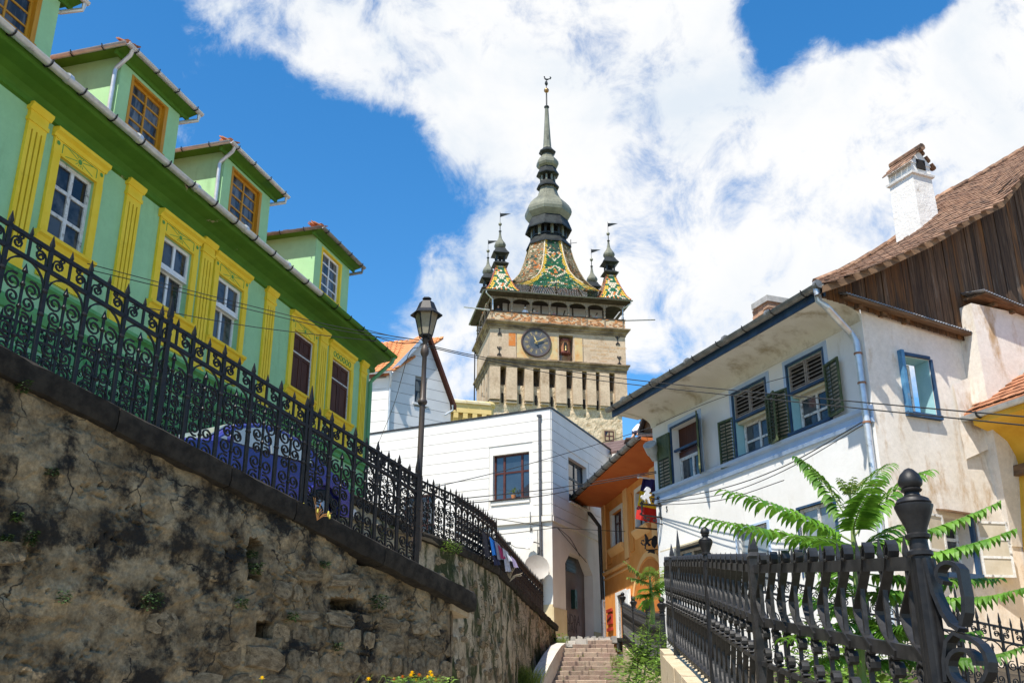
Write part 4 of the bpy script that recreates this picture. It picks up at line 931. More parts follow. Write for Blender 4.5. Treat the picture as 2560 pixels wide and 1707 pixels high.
s = MB(); s.box(dr[0] - .22, dr[0], -.05, .1, 2.4, 4.55).box(dr[1], dr[1] + .15, -.05, .1, 2.4, 4.55).box(dr[0], dr[1], -.05, .1, 4.43, 4.55); fo = s.build('door_frame', WHITEP, oh)
s = MB(); s.box(dr[0], dr[1], .15, .2, 2.4, 4.42); s.build('door', MAHOG, oh)
s = MB(); s.box(dr[1] + .17, dr[1] + .95, -.13, -.08, 2.6, 4.45); s.box(dr[1] + .3, dr[1] + .82, -.145, -.13, 2.8, 3.5); s.box(dr[1] + .3, dr[1] + .82, -.145, -.13, 3.65, 4.3); s.build('open_door_leaf', WHITEP, oh)
s0, z0 = OF.px(1522, 1578); s1, z1 = OF.px(1530, 1520)
s = MB(); s.box(s0, s1 + .1, -.06, 0, z0 + .25, z1 - .2); RED = pm('red_paint', (.32, .03, .02), (.38, .045, .03), 4, .6)
s.box(s0 - .02, s1 + .14, -.08, -.02, z1 - .12, z1).box(s0 - .02, s1 + .14, -.08, -.02, z0, z0 + .12)
so = s.build('red_hatch', RED, oh); s = MB(); s.strip([(s0 + .05, z0 + .4), (s1 + .05, z1 - .3)], .05, -.085, -.06); s.build('bar', MAHOG, so)
# sheet roof and the figure climbing on it stand between the tower and the orange eaves
BR = MATS['brown_sheet_roof']
A = [atY(1507, 1107, 47), atY(1600, 1092, 44.5), atY(1575, 1120, 43.2), atY(1530, 1129, 44)]
hr = thing('sheet_roof', 'low brown ribbed sheet roof behind the orange gutter', 'roof', loc=(0, 0, 0))
n = 4
for i in range(n):
    a, b = A[0].lerp(A[3], i / n), A[1].lerp(A[2], i / n); c, d = A[0].lerp(A[3], (i + 1) / n - .03), A[1].lerp(A[2], (i + 1) / n - .03); h = Vector((0, 0, .1))
    MB().hexa([c, d, b, a, c - h * 2, d - h * 2, b - h * 2, a - h * 2]).build('roof_sheet', BR, hr)
MB().hexa([A[3] - Vector((0, 0, 3)), A[2] - Vector((0, 0, 3)), A[2] - Vector((0, 0, .1)), A[3] - Vector((0, 0, .1)), A[3] + Vector((0, .5, -3)), A[2] + Vector((0, .5, -3)), A[2] + Vector((0, .5, -.1)), A[3] + Vector((0, .5, -.1))]).build('wall', WPLA, hr)
# tiled roof edge above the orange soffit, seen from below beside the white house
V = [atY(1618, 1034, 33), atY(1604, 1082, 34), atY(1640, 1086, 33), atY(1640, 1030, 32.5)]
tv = thing('brown_gable_roof', 'brown underside of a tiled roof edge beside the white house corner', 'roof', loc=(0, 0, 0))
h = Vector((.35, .8, .12)); MB().hexa([V[1], V[2], V[3], V[0], V[1] + h, V[2] + h, V[3] + h, V[0] + h]).build('boarding', pm('brown_boarding', (.09, .045, .022), (.15, .08, .04), 3, .8, .002, 30, stretch=(1, 1, 5)), tv)
m = MB(); m.tube([V[1] + Vector((-.05, 0, 0)), V[0] + Vector((-.05, 0, .05))], .10, 6); m.tube([V[1] + Vector((-.1, -.1, -.05)), V[2] + Vector((0, -.1, -.05))], .06, 6); m.build('verge', DKMET, tv)
# ------------------------------------------------------------------ clock tower
TW, TD = 14.15, 8.5
TF = Fr((-2.2, 95.0), 79.0)
tw = thing('clock_tower', 'tall medieval clock tower with a patterned tile roof and a green copper spire', 'tower', TF)
PLAS = pm('tower_plaster', (.42, .315, .215), (.52, .405, .285), .55, .92, .01, 6, detail=9, dirt=(.28, .195, .12), dscale=.8, dlo=.5, dhi=.72, grain=5, gamt=.22)
RUB = pm('tower_rubble', (.43, .335, .22), (.57, .47, .33), 1.9, .95, .05, 3.5, detail=10, dirt=(.25, .17, .085), dscale=1.7, dlo=.53, dhi=.66, bdetail=8, grain=6, gamt=.35)
CORN = pm('weathered_cornice', (.15, .10, .06), (.33, .245, .15), .9, .9, .02, 8, detail=9, dirt=(.075, .055, .04), dscale=1.3, dlo=.46, dhi=.64, dstretch=(.35, .35, 3))
BRICKP = pm('worn_brick_parapet', (.52, .42, .28), (.46, .20, .075), 1.25, .92, .03, 5, detail=9, lo=.46, hi=.60, stretch=(.55, .55, 1.8), dirt=(.40, .25, .12), dscale=2.5, dlo=.52, dhi=.66)
TIMB = pm('grey_timber', (.16, .115, .075), (.28, .22, .155), 2, .85, .004, 20, stretch=(4, 4, .5)); TIMBD = pm('dark_timber', (.035, .025, .018), (.07, .05, .036), 2, .85, .004, 20)
COPPER = pm('aged_copper', (.155, .155, .115), (.225, .225, .165), .8, .5, .006, 10, metal=.35, dirt=(.075, .078, .06), dscale=1.1, dlo=.52, dhi=.72, dstretch=(1.5, 1.5, .5)); COPD = pm('black_copper', (.018, .02, .02), (.035, .04, .037), 1.5, .5, metal=.3)
DARK = pm('deep_shade_black', (.012, .010, .009), (.02, .017, .015), 3, .9)  # near-black that paints the shade of openings and hollow parts
def rloft(m, prof, x0=0., x1=TW, y0=0., y1=TD):
    n = len(prof); vs = []
    for o_, z in prof: vs += [(x0 - o_, y0 - o_, z), (x1 + o_, y0 - o_, z), (x1 + o_, y1 + o_, z), (x0 - o_, y1 + o_, z)]
    m.add(vs, [(4 * i + k, 4 * i + (k + 1) % 4, 4 * i + 4 + (k + 1) % 4, 4 * i + 4 + k) for i in range(n - 1) for k in range(4)])
# lower shaft of rubble, front and left faces in relief
INS = .5
m = MB(); NX, NZ = 90, 110
for j in range(NZ + 1):
    for i in range(NX + 1):
        x, z = INS + (TW - 2 * INS) * i / NX, 8 + 23.2 * j / NZ; m.v.append((x, INS - .06 * fbm3(x * 1.1, z * 1.6, 3, 5) - .035 * fbm3(x * 3.3, z * 5, 1, 3), z))
for j in range(NZ):
    for i in range(NX): a = j * (NX + 1) + i; m.f.append([a, a + 1, a + NX + 2, a + NX + 1]); m.m.append(0)
m.box(INS, TW - INS, INS + .15, TD - .3, 8, 31.15); m.build('shaft', RUB, tw); m = MB(); m.box(INS, TW - INS, INS + 1.1, TD - .3, 31, 33.3); m.prismx([(INS - .02, 31.15), (INS + 1.1, 31.15), (INS + 1.1, 31.9)], INS, TW - INS); m.build('slot_back', pm('slot_shade_plaster', (.10, .07, .045), (.18, .13, .085), 1.2, .95, .01, 8), tw)  # slot back painted dark brown: the slots' deep shade is put into its colour
wx0, wz1 = TF.px(1507, 1077, INS); wx1, wz0 = TF.px(1537, 1104, INS)
m = MB(); m.box(wx0 - .05, wx1 + .05, INS - .13, INS + .12, wz0 - .3, wz1 + .18); wso = m.build('window_recess', pm('recess_plaster', (.3, .22, .13), (.36, .28, .17), 2), tw)
window(wso, wx0 + .12, wx1 - .12, wz0, wz1, INS - .16, (.5,), (.5,), MAHOG, GLASS, .1, .06)
# machicolation: piers between deep slots
SL = [(1.36, .63), (3.15, .78), (4.78, .75), (6.39, .71), (8.15, .68), (9.71, .52), (11.1, .42), (12.6, .6)]
xs = [0.] + [v for c, w in SL for v in (c - w / 2, c + w / 2)] + [TW]
PZ0, PZ1 = 29.55, 33.1
for i in range(0, len(xs), 2):
    a, b = xs[i], xs[i + 1]; q = MB(); e = .02 * random.random()
    q.box(a, b, -e, INS + 1.1, PZ0 - .12 * (i / 18), PZ1); q.box(a + .02, b - .02, .1, INS + .1, PZ0 - .30, PZ0 - .14); q.build('pier', PLAS, tw)
q = MB()
for c, w in SL:
    q.prism([(c - w / 2, PZ1 + .01), (c - w / 2, PZ1 - .28), (c - w / 2 + .04, PZ1 - .12), (c, PZ1 - .02), (c + w / 2 - .04, PZ1 - .12), (c + w / 2, PZ1 - .28), (c + w / 2, PZ1 + .01)], .0, INS + .1)
tag(q.build('slot_head', PLAS, tw), kind='stuff')
for k, (c, w) in enumerate(SL):
    q = MB(); z0 = 29.35 - .04 * k; q.box(c - .10, c + .10, INS - .105, INS + .1, z0, z0 + .98)
    if 2 <= k <= 5: q.lathe([(.17, -.02), (.17, .02)], 0, 0, 10); n = len(q.v); q.v[8:] = [(c + x, INS - .09 + zz, z0 + .36 + y) for x, y, zz in q.v[8:]]
    q.build('loophole', DARK, tw)
# left flank: piers too
for i in range(5):
    a = .3 + i * 1.75; q = MB(); q.box(0, INS, a, a + 1.05, PZ0, PZ1 + .1); q.build('pier', PLAS, tw)
# clock storey
NI = (7.1, 8.62, 33.95, 36.75)
q = MB(); facade(q, 0, TW, 33.0, 37.45, [NI], 0, 1.1); q.quad((.001, TD, 33), (.001, 0, 33), (.001, 0, 37.45), (.001, TD, 37.45)); q.quad((TW - .001, 0, 33), (TW - .001, TD, 33), (TW - .001, TD, 37.45), (TW - .001, 0, 37.45)); q.box(7.0, 8.7, 1.1, 1.2, 33.5, 37); q.box(.02, TW - .02, .02, TD - .02, 33.12, 33.3); q.box(.02, TW - .02, TD - .2, TD - .02, 33.3, 37.4); q.build('clock_storey', PLAS, tw)
q = MB(); rloft(q, [(-.05, 32.95), (.05, 33.0), (.05, 33.25), (.18, 33.42), (.22, 33.62), (.34, 33.72), (.34, 33.86), (.0, 33.98)]); q.build('lower_cornice', CORN, tw)
q = MB(); rloft(q, [(-.01, 36.98), (.07, 37.0), (.09, 37.18), (.2, 37.26), (.22, 37.42), (.42, 37.55), (.5, 37.66), (.5, 37.76), (.1, 37.84)]); q.build('upper_cornice', CORN, tw)
# painted panels, faded
FRES = pm('faded_fresco', (.54, .40, .20), (.52, .27, .10), 1.2, .92, .004, 8, detail=9, lo=.42, hi=.68, dirt=(.50, .42, .24), dscale=2, dlo=.5, dhi=.65)
FREO = pm('orange_fresco', (.52, .17, .04), (.46, .30, .14), 1.4, .92, .004, 8, lo=.48, hi=.68)
for a, b, z0, z1, mt in ((2.75, 4.35, 34.0, 36.55, FRES), (1.9, 2.6, 35.2, 36.6, FREO), (6.2, 6.95, 34.0, 36.5, FRES), (8.75, 9.55, 34.0, 36.55, FRES)):
    q = MB(); q.box(a, b, -.015, 0, z0, z1); q.build('painted_panel', mt, tw)
q = MB()
for x in (2.68, 9.62): q.box(x, x + .03, -.02, 0, 33.98, 36.6)
tag(q.build('panel_line', TIMBD, tw), kind='stuff')
INK = pm('faded_red_ink', (.48, .25, .11), (.50, .36, .2), 3, .9)
for k, (b, c, z, sz) in enumerate((('FELIX       A', 11.3, 36.0, .34), ('AEDIFICI  AMPLIOR  INCENDIO', 11.9, 35.62, .34), ('RESTAVRATVM  ANNO', 11.8, 35.22, .28), ('ALBERTI', 11.7, 34.82, .34), ('FOEL  CONSVLE', 11.75, 34.42, .34), ('ANNO', 11.7, 34.1, .28))):
    text('inscription', b, INK, sz, tw, Matrix.Translation((c, -.004, z)) @ RX, .006)
# anchors
for (u, v) in ((1249, 827), (1248, 878), (1544, 852), (1548, 902)):
    s_, z_ = TF.px(u, v); q = MB(); q.box(s_ - .035, s_ + .035, -.06, 0, z_ - .5, z_ + .5)
    for zz, d in ((.38, 1), (-.38, -1)):
        q.prism([(s_ - .07, z_ + zz), (s_, z_ + zz - .12), (s_ + .07, z_ + zz), (s_, z_ + zz + d * .0 + .14)], -.07, -.061)
        for sg in (-1, 1): q.strip([(s_ + sg * x, z_ + zz + z2 * d) for x, z2 in ((.02, -.18), (.12, -.10), (.20, .02), (.17, .10), (.10, .06))], .06, -.065, -.01)
    q.build('wall_anchor', IRON, tw)
# clock face
ck = TF.px(1340, 857); R_ = 1.52
q = MB(); q.lathe([(R_, 0), (R_ + .06, .12), (R_ - .02, .22), (R_ - .12, .2), (R_ - .14, .13), (.001, .13)], 0, 0, 36, close=False); CM = Matrix.Translation((ck[0], 0, ck[1])) @ RX
clk = q.build('clock', pm('clock_rim', (.045, .03, .032), (.07, .05, .05), 2, .6), tw); clk.matrix_local = CM
q = MB(); q.lathe([(R_ - .14, .131), (.8, .138), (.8, .14), (.001, .14)], 0, 0, 36, close=False); q.build('clock_face', pm('clock_dial', (.075, .075, .085), (.11, .105, .105), 1.8, .65, dirt=(.15, .135, .12), dscale=2), clk)
q = MB(); q.lathe([(.66, .141), (.001, .146)], 0, 0, 30, close=False); q.build('clock_centre', pm('clock_blue', (.045, .06, .08), (.06, .075, .095), 2, .6), clk)
GOLD = pm('dull_gold', (.50, .36, .13), (.58, .44, .2), 5, .45, metal=.3)
for h in range(12):
    q = MB(); a = radians(30 * h); nb = (3, 1, 2, 3, 3, 2, 2, 3, 4, 3, 2, 2)[h]
    for k in range(nb):
        x = (k - (nb - 1) / 2) * .075; sl = .05 if h in (4, 5, 9, 10) and k % 2 else 0
        pts = [(x - .015 - sl, .84), (x + .015 - sl, .84), (x + .015 + sl, 1.2), (x - .015 + sl, 1.2)]
        q.add([(p * cos(a) + r * sin(a), -p * sin(a) + r * cos(a), .146) for p, r in pts] + [(p * cos(a) + r * sin(a), -p * sin(a) + r * cos(a), .135) for p, r in pts], [(0, 1, 2, 3), (0, 4, 5, 1), (1, 5, 6, 2), (2, 6, 7, 3), (3, 7, 4, 0)])
    q.build('numeral', GOLD, clk)
for nm, ang, ln, w in (('hour_hand', -22, .82, .075), ('minute_hand', 64, 1.22, .06)):
    q = MB(); a = radians(ang); zz = .22 if nm[0] == 'h' else .27
    pts = [(-w, -.22), (w, -.22), (w * .6, .1), (w * 1.3, ln * .55), (w * .5, ln * .7), (0, ln), (-w * .5, ln * .7), (-w * 1.3, ln * .55), (-w * .6, .1)]
    q.add([(p * cos(a) + r * sin(a), -p * sin(a) + r * cos(a), zz) for p, r in pts] + [(p * cos(a) + r * sin(a), -p * sin(a) + r * cos(a), zz - .03) for p, r in pts], [tuple(range(9)), tuple(range(17, 8, -1))] + [(i + 9, (i + 1) % 9 + 9, (i + 1) % 9, i) for i in range(9)]); q.build(nm, GOLD, clk)
q = MB(); q.ball((0, 0, .3), .11, 10, 6); q.tube([(0, 0, .1), (0, 0, .3)], .05, 8); q.build('hub', GOLD, clk)
# figure niche
RBR = pm('red_brown_wood', (.30, .12, .055), (.38, .17, .085), 3, .7)
q = MB(); cx = (NI[0] + NI[1]) / 2 - .02
q.lathe([(.60, 34.95), (.60, 36.3)], cx, .75, 8, pi / 8); nz_ = q.build('niche_house', RBR, tw)
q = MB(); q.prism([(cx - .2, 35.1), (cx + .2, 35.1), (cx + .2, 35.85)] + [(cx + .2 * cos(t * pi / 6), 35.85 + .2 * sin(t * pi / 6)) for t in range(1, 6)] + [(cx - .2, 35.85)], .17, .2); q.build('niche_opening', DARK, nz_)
q = MB(); q.ball((cx, .13, 35.62), .06, 8, 5); q.lathe([(.10, 35.15), (.06, 35.35), (.09, 35.5), (.03, 35.58)], cx, .13, 8); q.build('carved_figure', GOLD, nz_)
for zz, nm in ((36.3, 'upper_valance'), (34.95, 'lower_valance')):
    q = MB(); q.lathe([(.68, zz - .02), (.70, zz + .1), (.55, zz + .2)], cx, .75, 8, pi / 8)
    for k in range(9):
        a = pi + .25 + (pi - .5) * k / 8; p = (cx + .69 * cos(a), .75 + .66 * sin(a)); q.lathe([(.004, zz - .16), (.055, zz - .02)], p[0], p[1], 6)
    q.build(nm, pm('plum_wood', (.12, .035, .03), (.17, .055, .045), 3, .7), nz_)
for x, c_ in ((cx - .42, pm('grey_armour', (.13, .13, .14), (.2, .2, .21), 5, .4)), (cx + .38, pm('brown_cloak', (.20, .10, .06), (.26, .15, .09), 5, .7))):
    q = MB(); q.tube([(x - .06, .55, 33.95), (x - .05, .55, 34.3), (x, .55, 34.4), (x, .55, 34.68), (x, .55, 34.74)], [.05, .065, .09, .11, .04], 8); q.tube([(x + .08, .55, 33.95), (x + .05, .55, 34.3), (x, .55, 34.4)], [.05, .06, .08], 8); q.ball((x, .54, 34.83), .075, 8, 6)
    q.tube([(x - .1, .53, 34.66), (x - .19, .45, 34.5), (x - .08, .38, 34.45)], .035, 6); q.tube([(x + .1, .53, 34.66), (x + .2, .47, 34.55), (x + .22, .38, 34.7)], .035, 6); q.build('carved_figure', c_, nz_, True)
# gallery
FLOOR, RAIL, EAVE = 37.86, 38.88, 40.62
q = MB(); rloft(q, [(.05, 37.8), (.05, 38.78), (-.18, 38.78), (-.18, 37.9)]); q.box(0, TW, 0, TD, 37.7, 37.86); q.build('parapet', BRICKP, tw)
# protruding bricks of the parapet
BRK2 = pm('parapet_brick', (.42, .16, .055), (.50, .25, .10), 3, .9, .006, 30, rnd=.35); bme = MB().box(-.14, .14, -.03, .05, -.04, .04).mesh('brick', BRK2)
for i in range(210):
    x = random.uniform(.2, TW - .2)
    if fbm3(x * .8, 3.3, 1) < -.02 and random.random() < .75: continue
    ob('brick', bme, tw, (x, -.05 - random.uniform(0, .02), 37.97 + .095 * random.randrange(9)), (0, random.uniform(-.04, .04), 0), (random.uniform(.6, 1.1), 1, 1))
q = MB(); rloft(q, [(.10, 38.78), (.12, 38.9), (-.22, 38.9), (-.22, 38.78)]); q.build('handrail', TIMBD, tw)
PX = [.16 + (TW - .32) * t for t in (0, .148, .293, .4355, .579, .7204, .8586, 1)]
def gpost(x, y, rot=0):
    q = MB(); q.lathe([(.16, 37.88), (.16, 38.0), (.11, 38.05), (.11, 38.78)], 0, 0, 4, pi / 4); q.lathe([(.12, 38.9), (.13, 39.1), (.08, 39.3), (.13, 39.55), (.08, 39.7), (.12, 39.8), (.17, 39.83), (.17, 39.9), (.11, 39.94), (.11, 40.5)], 0, 0, 8, pi / 8)
    o = q.build('gallery_post', TIMB, tw); o.location = (x, y, 0); return o
for x in PX: gpost(x, .0)
for y in (1.8, 3.5, 5.2, 6.9, 8.4): gpost(.05, y)
for a, b in zip(PX, PX[1:]):
    c, h = (a + b) / 2, (b - a) / 2 - .06; q = MB()
    arc = [(c + h * cos(t * pi / 14), 39.84 + .52 * sin(t * pi / 14)) for t in range(15)]
    q.prism([(a, 39.84), (a, 40.55), (b, 40.55), (b, 39.84)][:0] + [(b + .001 - .0, 40.55), (a, 40.55), (a, 39.84)] + [(x, z) for x, z in arc[::-1]] + [(b, 39.84)], -.05, .05); q.build('gallery_arch', TIMB, tw)
q = MB()
for i in range(4):
    y0, y1 = (.05, 1.8, 3.5, 5.2)[i], (1.8, 3.5, 5.2, 6.9)[i]; q.box(-.0, .1, y0 + .06, y1 - .06, 40.2, 40.55)
tag(q.build('side_brace', TIMB, tw), kind='stuff')
GW = pm('gallery_inner_wall', (.46, .43, .39), (.55, .52, .47), 1, .9)
q = MB(); q.box(1.6, TW - 1.6, 1.7, 1.8, FLOOR, 40.6); q.build('inner_wall', GW, tw)
for i, x in enumerate((2.1, 3.9, 5.6, 7.3, 9.0, 10.8, 12.3)):
    q = MB(); q.box(x, x + .14, 1.66, 1.72, FLOOR, 40.5)
    if i % 2: q.hexa([(x + .2, 1.66, FLOOR + .2), (x + .32, 1.66, FLOOR + .2), (x + 1.0, 1.66, 40.2), (x + .88, 1.66, 40.2), (x + .2, 1.69, FLOOR + .2), (x + .32, 1.69, FLOOR + .2), (x + 1.0, 1.69, 40.2), (x + .88, 1.69, 40.2)])
    q.build('timber_stud', TIMBD, tw)
for a, b in ((3.0, 3.8), (7.9, 8.7), (9.5, 10.6)):
    q = MB(); q.box(a, b, 1.64, 1.7, FLOOR, 39.6); q.build('dark_door', DARK, tw)
q = MB(); q.box(0, TW, -.3, TD, 40.52, 40.60); q.build('gallery_ceiling', TIMBD, tw)
q = MB(); rloft(q, [(.12, 40.48), (.62, 40.66), (.66, 40.70), (.66, 40.82), (.4, 40.86)]); q.build('eaves_board', TIMBD, tw)
g = MB(); gutter(g, [(-.76, -.76, 40.84), (TW + .76, -.76, 40.84)], .11); gutter(g, [(-.76, TD + .7, 40.84), (-.76, -.76, 40.84)], .11); g.build('gutter', ZINCW, tw, True)
for x, d in ((-.55, 1), (TW + .55, -1)):
    g = MB(); g.tube([(x, -.76, 40.75), (x, -.7, 40.5), (x + d * .75, -.2, 40.05), (x + d * .78, -.2, 38.9)], .07, 8); g.build('downpipe', ZINC, tw, True)
g = MB(); g.tube([(-.1, -.15, 38.86), (-2.9, -1.2, 38.55)], .07, 6); g.build('spout', ZINC, tw)
g = MB(); g.tube([(TW, -.1, 38.80), (TW + 3.2, -.5, 38.98)], .06, 6); g.build('spout', ZINCW, tw)
g = MB()
for y in (2.5, 5.5): g.tube([(-.05, y, 30.5), (-.35, y, 30.5), (-.35, y, 30.9)], .04, 5)
tag(g.build('wall_hook', IRON, tw), kind='stuff')
g = MB(); g.tube([(-.25, TD - .2, 37.7), (-.22, TD - .2, 20)], .07, 6); g.build('rear_downpipe', DKMET, tw)
# slate-dark slope of the side canopy
# patterned roof
GL = [pm('glazed_green', (.012, .10, .045), (.022, .15, .06), 3, .35, spec=.5), pm('glazed_yellow', (.55, .35, .03), (.62, .42, .06), 3, .45, spec=.5), pm('glazed_cream', (.50, .43, .30), (.60, .52, .38), 3, .5),
      pm('glazed_orange', (.50, .15, .035), (.56, .21, .06), 3, .4), pm('brown_roof_tile', (.16, .105, .05), (.24, .165, .085), 3, .6), pm('glazed_teal', (.03, .065, .05), (.05, .085, .065), 3, .35), pm('tan_roof_tile', (.27, .21, .115), (.36, .29, .17), 3, .6)]
RZ = [(40.88, 7.78, 4.95, .02), (41.25, 7.2, 4.55, .06), (41.9, 6.25, 4.2, .16), (42.7, 5.15, 3.85, .28), (43.6, 4.2, 3.4, .36), (44.5, 3.55, 3.0, .40), (45.6, 3.0, 2.65, .41), (47.0, 2.5, 2.3, .414), (48.7, 2.08, 2.05, .414)]
CX, CY = TW / 2 + .1, TD / 2
def ring(z):
    for a, b in zip(RZ, RZ[1:]):
        if z <= b[0] + 1e-6:
            t = (z - a[0]) / (b[0] - a[0]); hx, hy, c = (a[i] + (b[i] - a[i]) * t for i in (1, 2, 3)); break
    k = c / .414; cx, cy = hx * (1 - (1 - .414) * k), hy * (1 - (1 - .414) * k)   # half width of the flat sides
    return [Vector((CX + x, CY + y, z)) for x, y in ((-cx, -hy), (cx, -hy), (hx, -cy), (hx, cy), (cx, hy), (-cx, hy), (-hx, cy), (-hx, -cy))]
def pat(fac, x, v, i, nc):
    r = random.random(); nzv = fbm3(x * 2.5 + fac * 7, v * 5, fac, 4)
    if fac % 2 == 0:    # broad faces: green field, yellow edges, pale diamonds
        e = min(x, 1 - x)
        if v < .05: return random.choice((4, 3, 6, 0, 0, 1))
        if v < .16: return random.choice((0, 0, 0, 3, 6, 1))
        if e < .13: return 1 if r < .86 else random.choice((0, 4, 2))
        p = (v * 3.4) % 1; d = abs(abs(p - .5) * 1.05 - (.36 - abs(x - .5)))
        if .2 < v < .78 and d < .06: return 2 if r < .8 else 3
        if .2 < v < .78 and abs(x - .5) < .06 and abs(p - .5) < .13: return 3 if r < .7 else 2
        if v > .72: return 5 if r < .68 else random.choice((0, 4, 2, 6))
        return 0 if r < .74 else (5 if r < .9 else random.choice((1, 2, 4)))
    if v < .1: return random.choice((4, 3, 6, 0, 1, 0))
    if nzv > .25: return random.choice((2, 6, 6, 4))
    if nzv < -.22: return random.choice((3, 4, 4, 5))
    return 6 if r < .30 else random.choice((4, 4, 4, 6, 6, 0, 2, 3, 5, 4))
NR = 56
for fac in range(8):
    m = MB()
    for j in range(NR):
        v0, v1 = j / NR, (j + 1.25) / NR; z0, z1 = (RZ[0][0] + (RZ[-1][0] - RZ[0][0]) * min(1, v) for v in (v0, v1))
        r0, r1 = ring(z0), ring(z1); a0, b0, a1, b1 = r0[fac], r0[(fac + 1) % 8], r1[fac], r1[(fac + 1) % 8]
        w = (b0 - a0).length; nc = max(1, int(w / .205 + .5))
        nrm = (b0 - a0).cross(a1 - a0); nrm = nrm.normalized() if nrm.length > 1e-6 else Vector((0, -1, 0))
        for i in range(nc + (j % 2)):
            x0 = max(0, (i - .5 * (j % 2)) / nc) + .006; x1 = min(1, (i + 1 - .5 * (j % 2)) / nc) - .006
            if x1 - x0 < .01: continue
            m.mi = pat(fac, (x0 + x1) / 2, v0, i, nc); l = nrm * (.045 + random.uniform(0, .02)); h = nrm * .004
            p = [a0.lerp(b0, x0) + l, a0.lerp(b0, x1) + l, a1.lerp(b1, x1) + h, a1.lerp(b1, x0) + h]
            m.quad(*p); m.quad(a0.lerp(b0, x0) - nrm * .02, a0.lerp(b0, x1) - nrm * .02, p[1], p[0])
    fo = m.build('roof_face', GL, tw); tag(fo, kind='stuff')
for fac in range(8):   # ridge tiles along the hips
    m = MB()
    for j in range(30):
        z0, z1 = (RZ[0][0] + 2.1 + (RZ[-1][0] - RZ[0][0] - 2.1) * t / 30 for t in (j, j + 1.1)); a, b = ring(z0)[fac], ring(min(z1, RZ[-1][0]))[fac]; o_ = (a - Vector((CX, CY, a.z))).normalized() * .03
        m.tube([a + o_, b + o_], [.075, .055], 6)
    tag(m.build('hip_ridge', GL[2] if fac in (0, 1) else GL[6], tw), kind='stuff')
# lantern, onion and spire (octagonal copper)
def zt(v, Y=100.4): r = ray(1371, v); return r[2] / r[1] * Y
def hm(v, px, Y=100.4): return px * Y / ray(1371, v)[1] / FP
def octo(name, prof, mat, parent=tw, cx=CX, cy=CY, rot=pi / 8, seg=8, k=1.0):
    m = MB(); m.lathe([(hm(v, px) * 1.04 * k, zt(v)) for v, px in prof], cx, cy, seg, rot); return m.build(name, mat, parent)
octo('lower_skirt', [(617, 46), (622, 55.5), (618, 55), (604, 44), (598, 41), (596, 36)], COPD)
octo('lantern_core', [(600, 20), (570, 20)], DARK)
for k in range(16):
    a = pi / 8 + 2 * pi * k / 16; q = MB(); r = hm(585, 43) * (1.0 if k % 2 == 0 else .945); q.tube([(CX + r * cos(a), CY + r * sin(a), zt(600)), (CX + r * cos(a), CY + r * sin(a), zt(571))], .15 if k % 2 == 0 else .19, 6); q.build('lantern_column', COPPER if k % 2 else COPD, tw)
octo('lantern_rail', [(598, 44), (597, 44), (595, 44), (595, 40)], COPD)
octo('lantern_skirt', [(572, 40), (574, 47), (581, 57), (578, 57), (560, 50), (552, 46), (551, 40)], COPD)
octo('onion', [(553, 47), (548, 51), (541, 56), (534, 57.5), (527, 56), (518, 51), (509, 43), (503, 36), (497, 30), (489, 26), (478, 22), (466, 19.5)], COPPER)
octo('skirt', [(469, 19), (470, 21), (470.5, 27.5), (468, 27.5), (460, 21), (454, 18), (453, 14)], COPD)
octo('small_lantern_core', [(456, 9), (438, 9)], DARK)
for k in range(8):
    a = pi / 8 + 2 * pi * k / 8; q = MB(); r = hm(445, 17); q.tube([(CX + r * cos(a), CY + r * sin(a), zt(455)), (CX + r * cos(a), CY + r * sin(a), zt(439))], .12, 6); q.build('lantern_column', COPPER, tw)
octo('skirt', [(440, 17), (441, 20), (438.5, 27.5), (436, 27.5), (427, 22), (421, 20), (420, 16)], COPD)
octo('small_onion', [(421, 20.5), (417, 25), (412, 27.3), (406, 26.5), (400, 23), (394, 17), (389, 13.5), (384, 13)], COPPER)
octo('skirt', [(386, 13), (387, 14), (382, 20.5), (379.5, 20.5), (374, 14), (371, 12), (370, 10)], COPD)
octo('spire', [(371, 11.5), (367, 10), (340, 8.2), (300, 5.8), (269, 4.2)], COPPER)
q = MB(); q.lathe([(hm(269, 4), zt(270)), (hm(269, 6.5), zt(268)), (hm(269, 6.5), zt(265.5)), (hm(269, 3), zt(263)), (hm(250, 1.9), zt(262)), (hm(240, 1.7), zt(232))], CX, CY, 10); q.build('finial_rod', COPD, tw, True)
q = MB(); q.ball((CX, CY, zt(225)), hm(225, 6.4), 14, 9); q.build('finial_ball', pm('copper_gilt', (.30, .16, .07), (.38, .22, .10), 3, .35, metal=.7), tw, True)
q = MB(); q.tube([(CX, CY, zt(219)), (CX, CY, zt(199))], .04, 5); q.lathe([(.08, zt(213)), (.2, zt(209)), (.16, zt(204)), (.05, zt(201))], CX, CY, 6)
def poly_plate(q, pts, cx, z, sc, y0, y1): q.prism([(cx + x * sc, z + y * sc) for x, y in pts], y0, y1)
q.prism([(CX + x * .55, zt(199) + y * .55) for x, y in ((-.25, .05), (0, -.1), (.35, .0), (.62, .25), (1.0, .35), (1.15, .75), (.95, 1.0), (.7, .9), (.85, .7), (.7, .5), (.35, .38), (.0, .35), (-.25, .5), (-.3, .95), (-.48, .85), (-.62, .7), (-.45, .6), (-.45, .3))], CY - .02, CY + .02)
q.build('weathercock', COPD, tw)
q = MB(); q.tube([(CX + 2.4, CY - .5, zt(618)), (CX + 2.4, CY - .5, zt(598))], .04, 5); q.tube([(CX + 1.9, CY - .5, zt(610)), (CX + 3.1, CY - .5, zt(604))], .03, 5); q.build('aerial', IRON, tw)
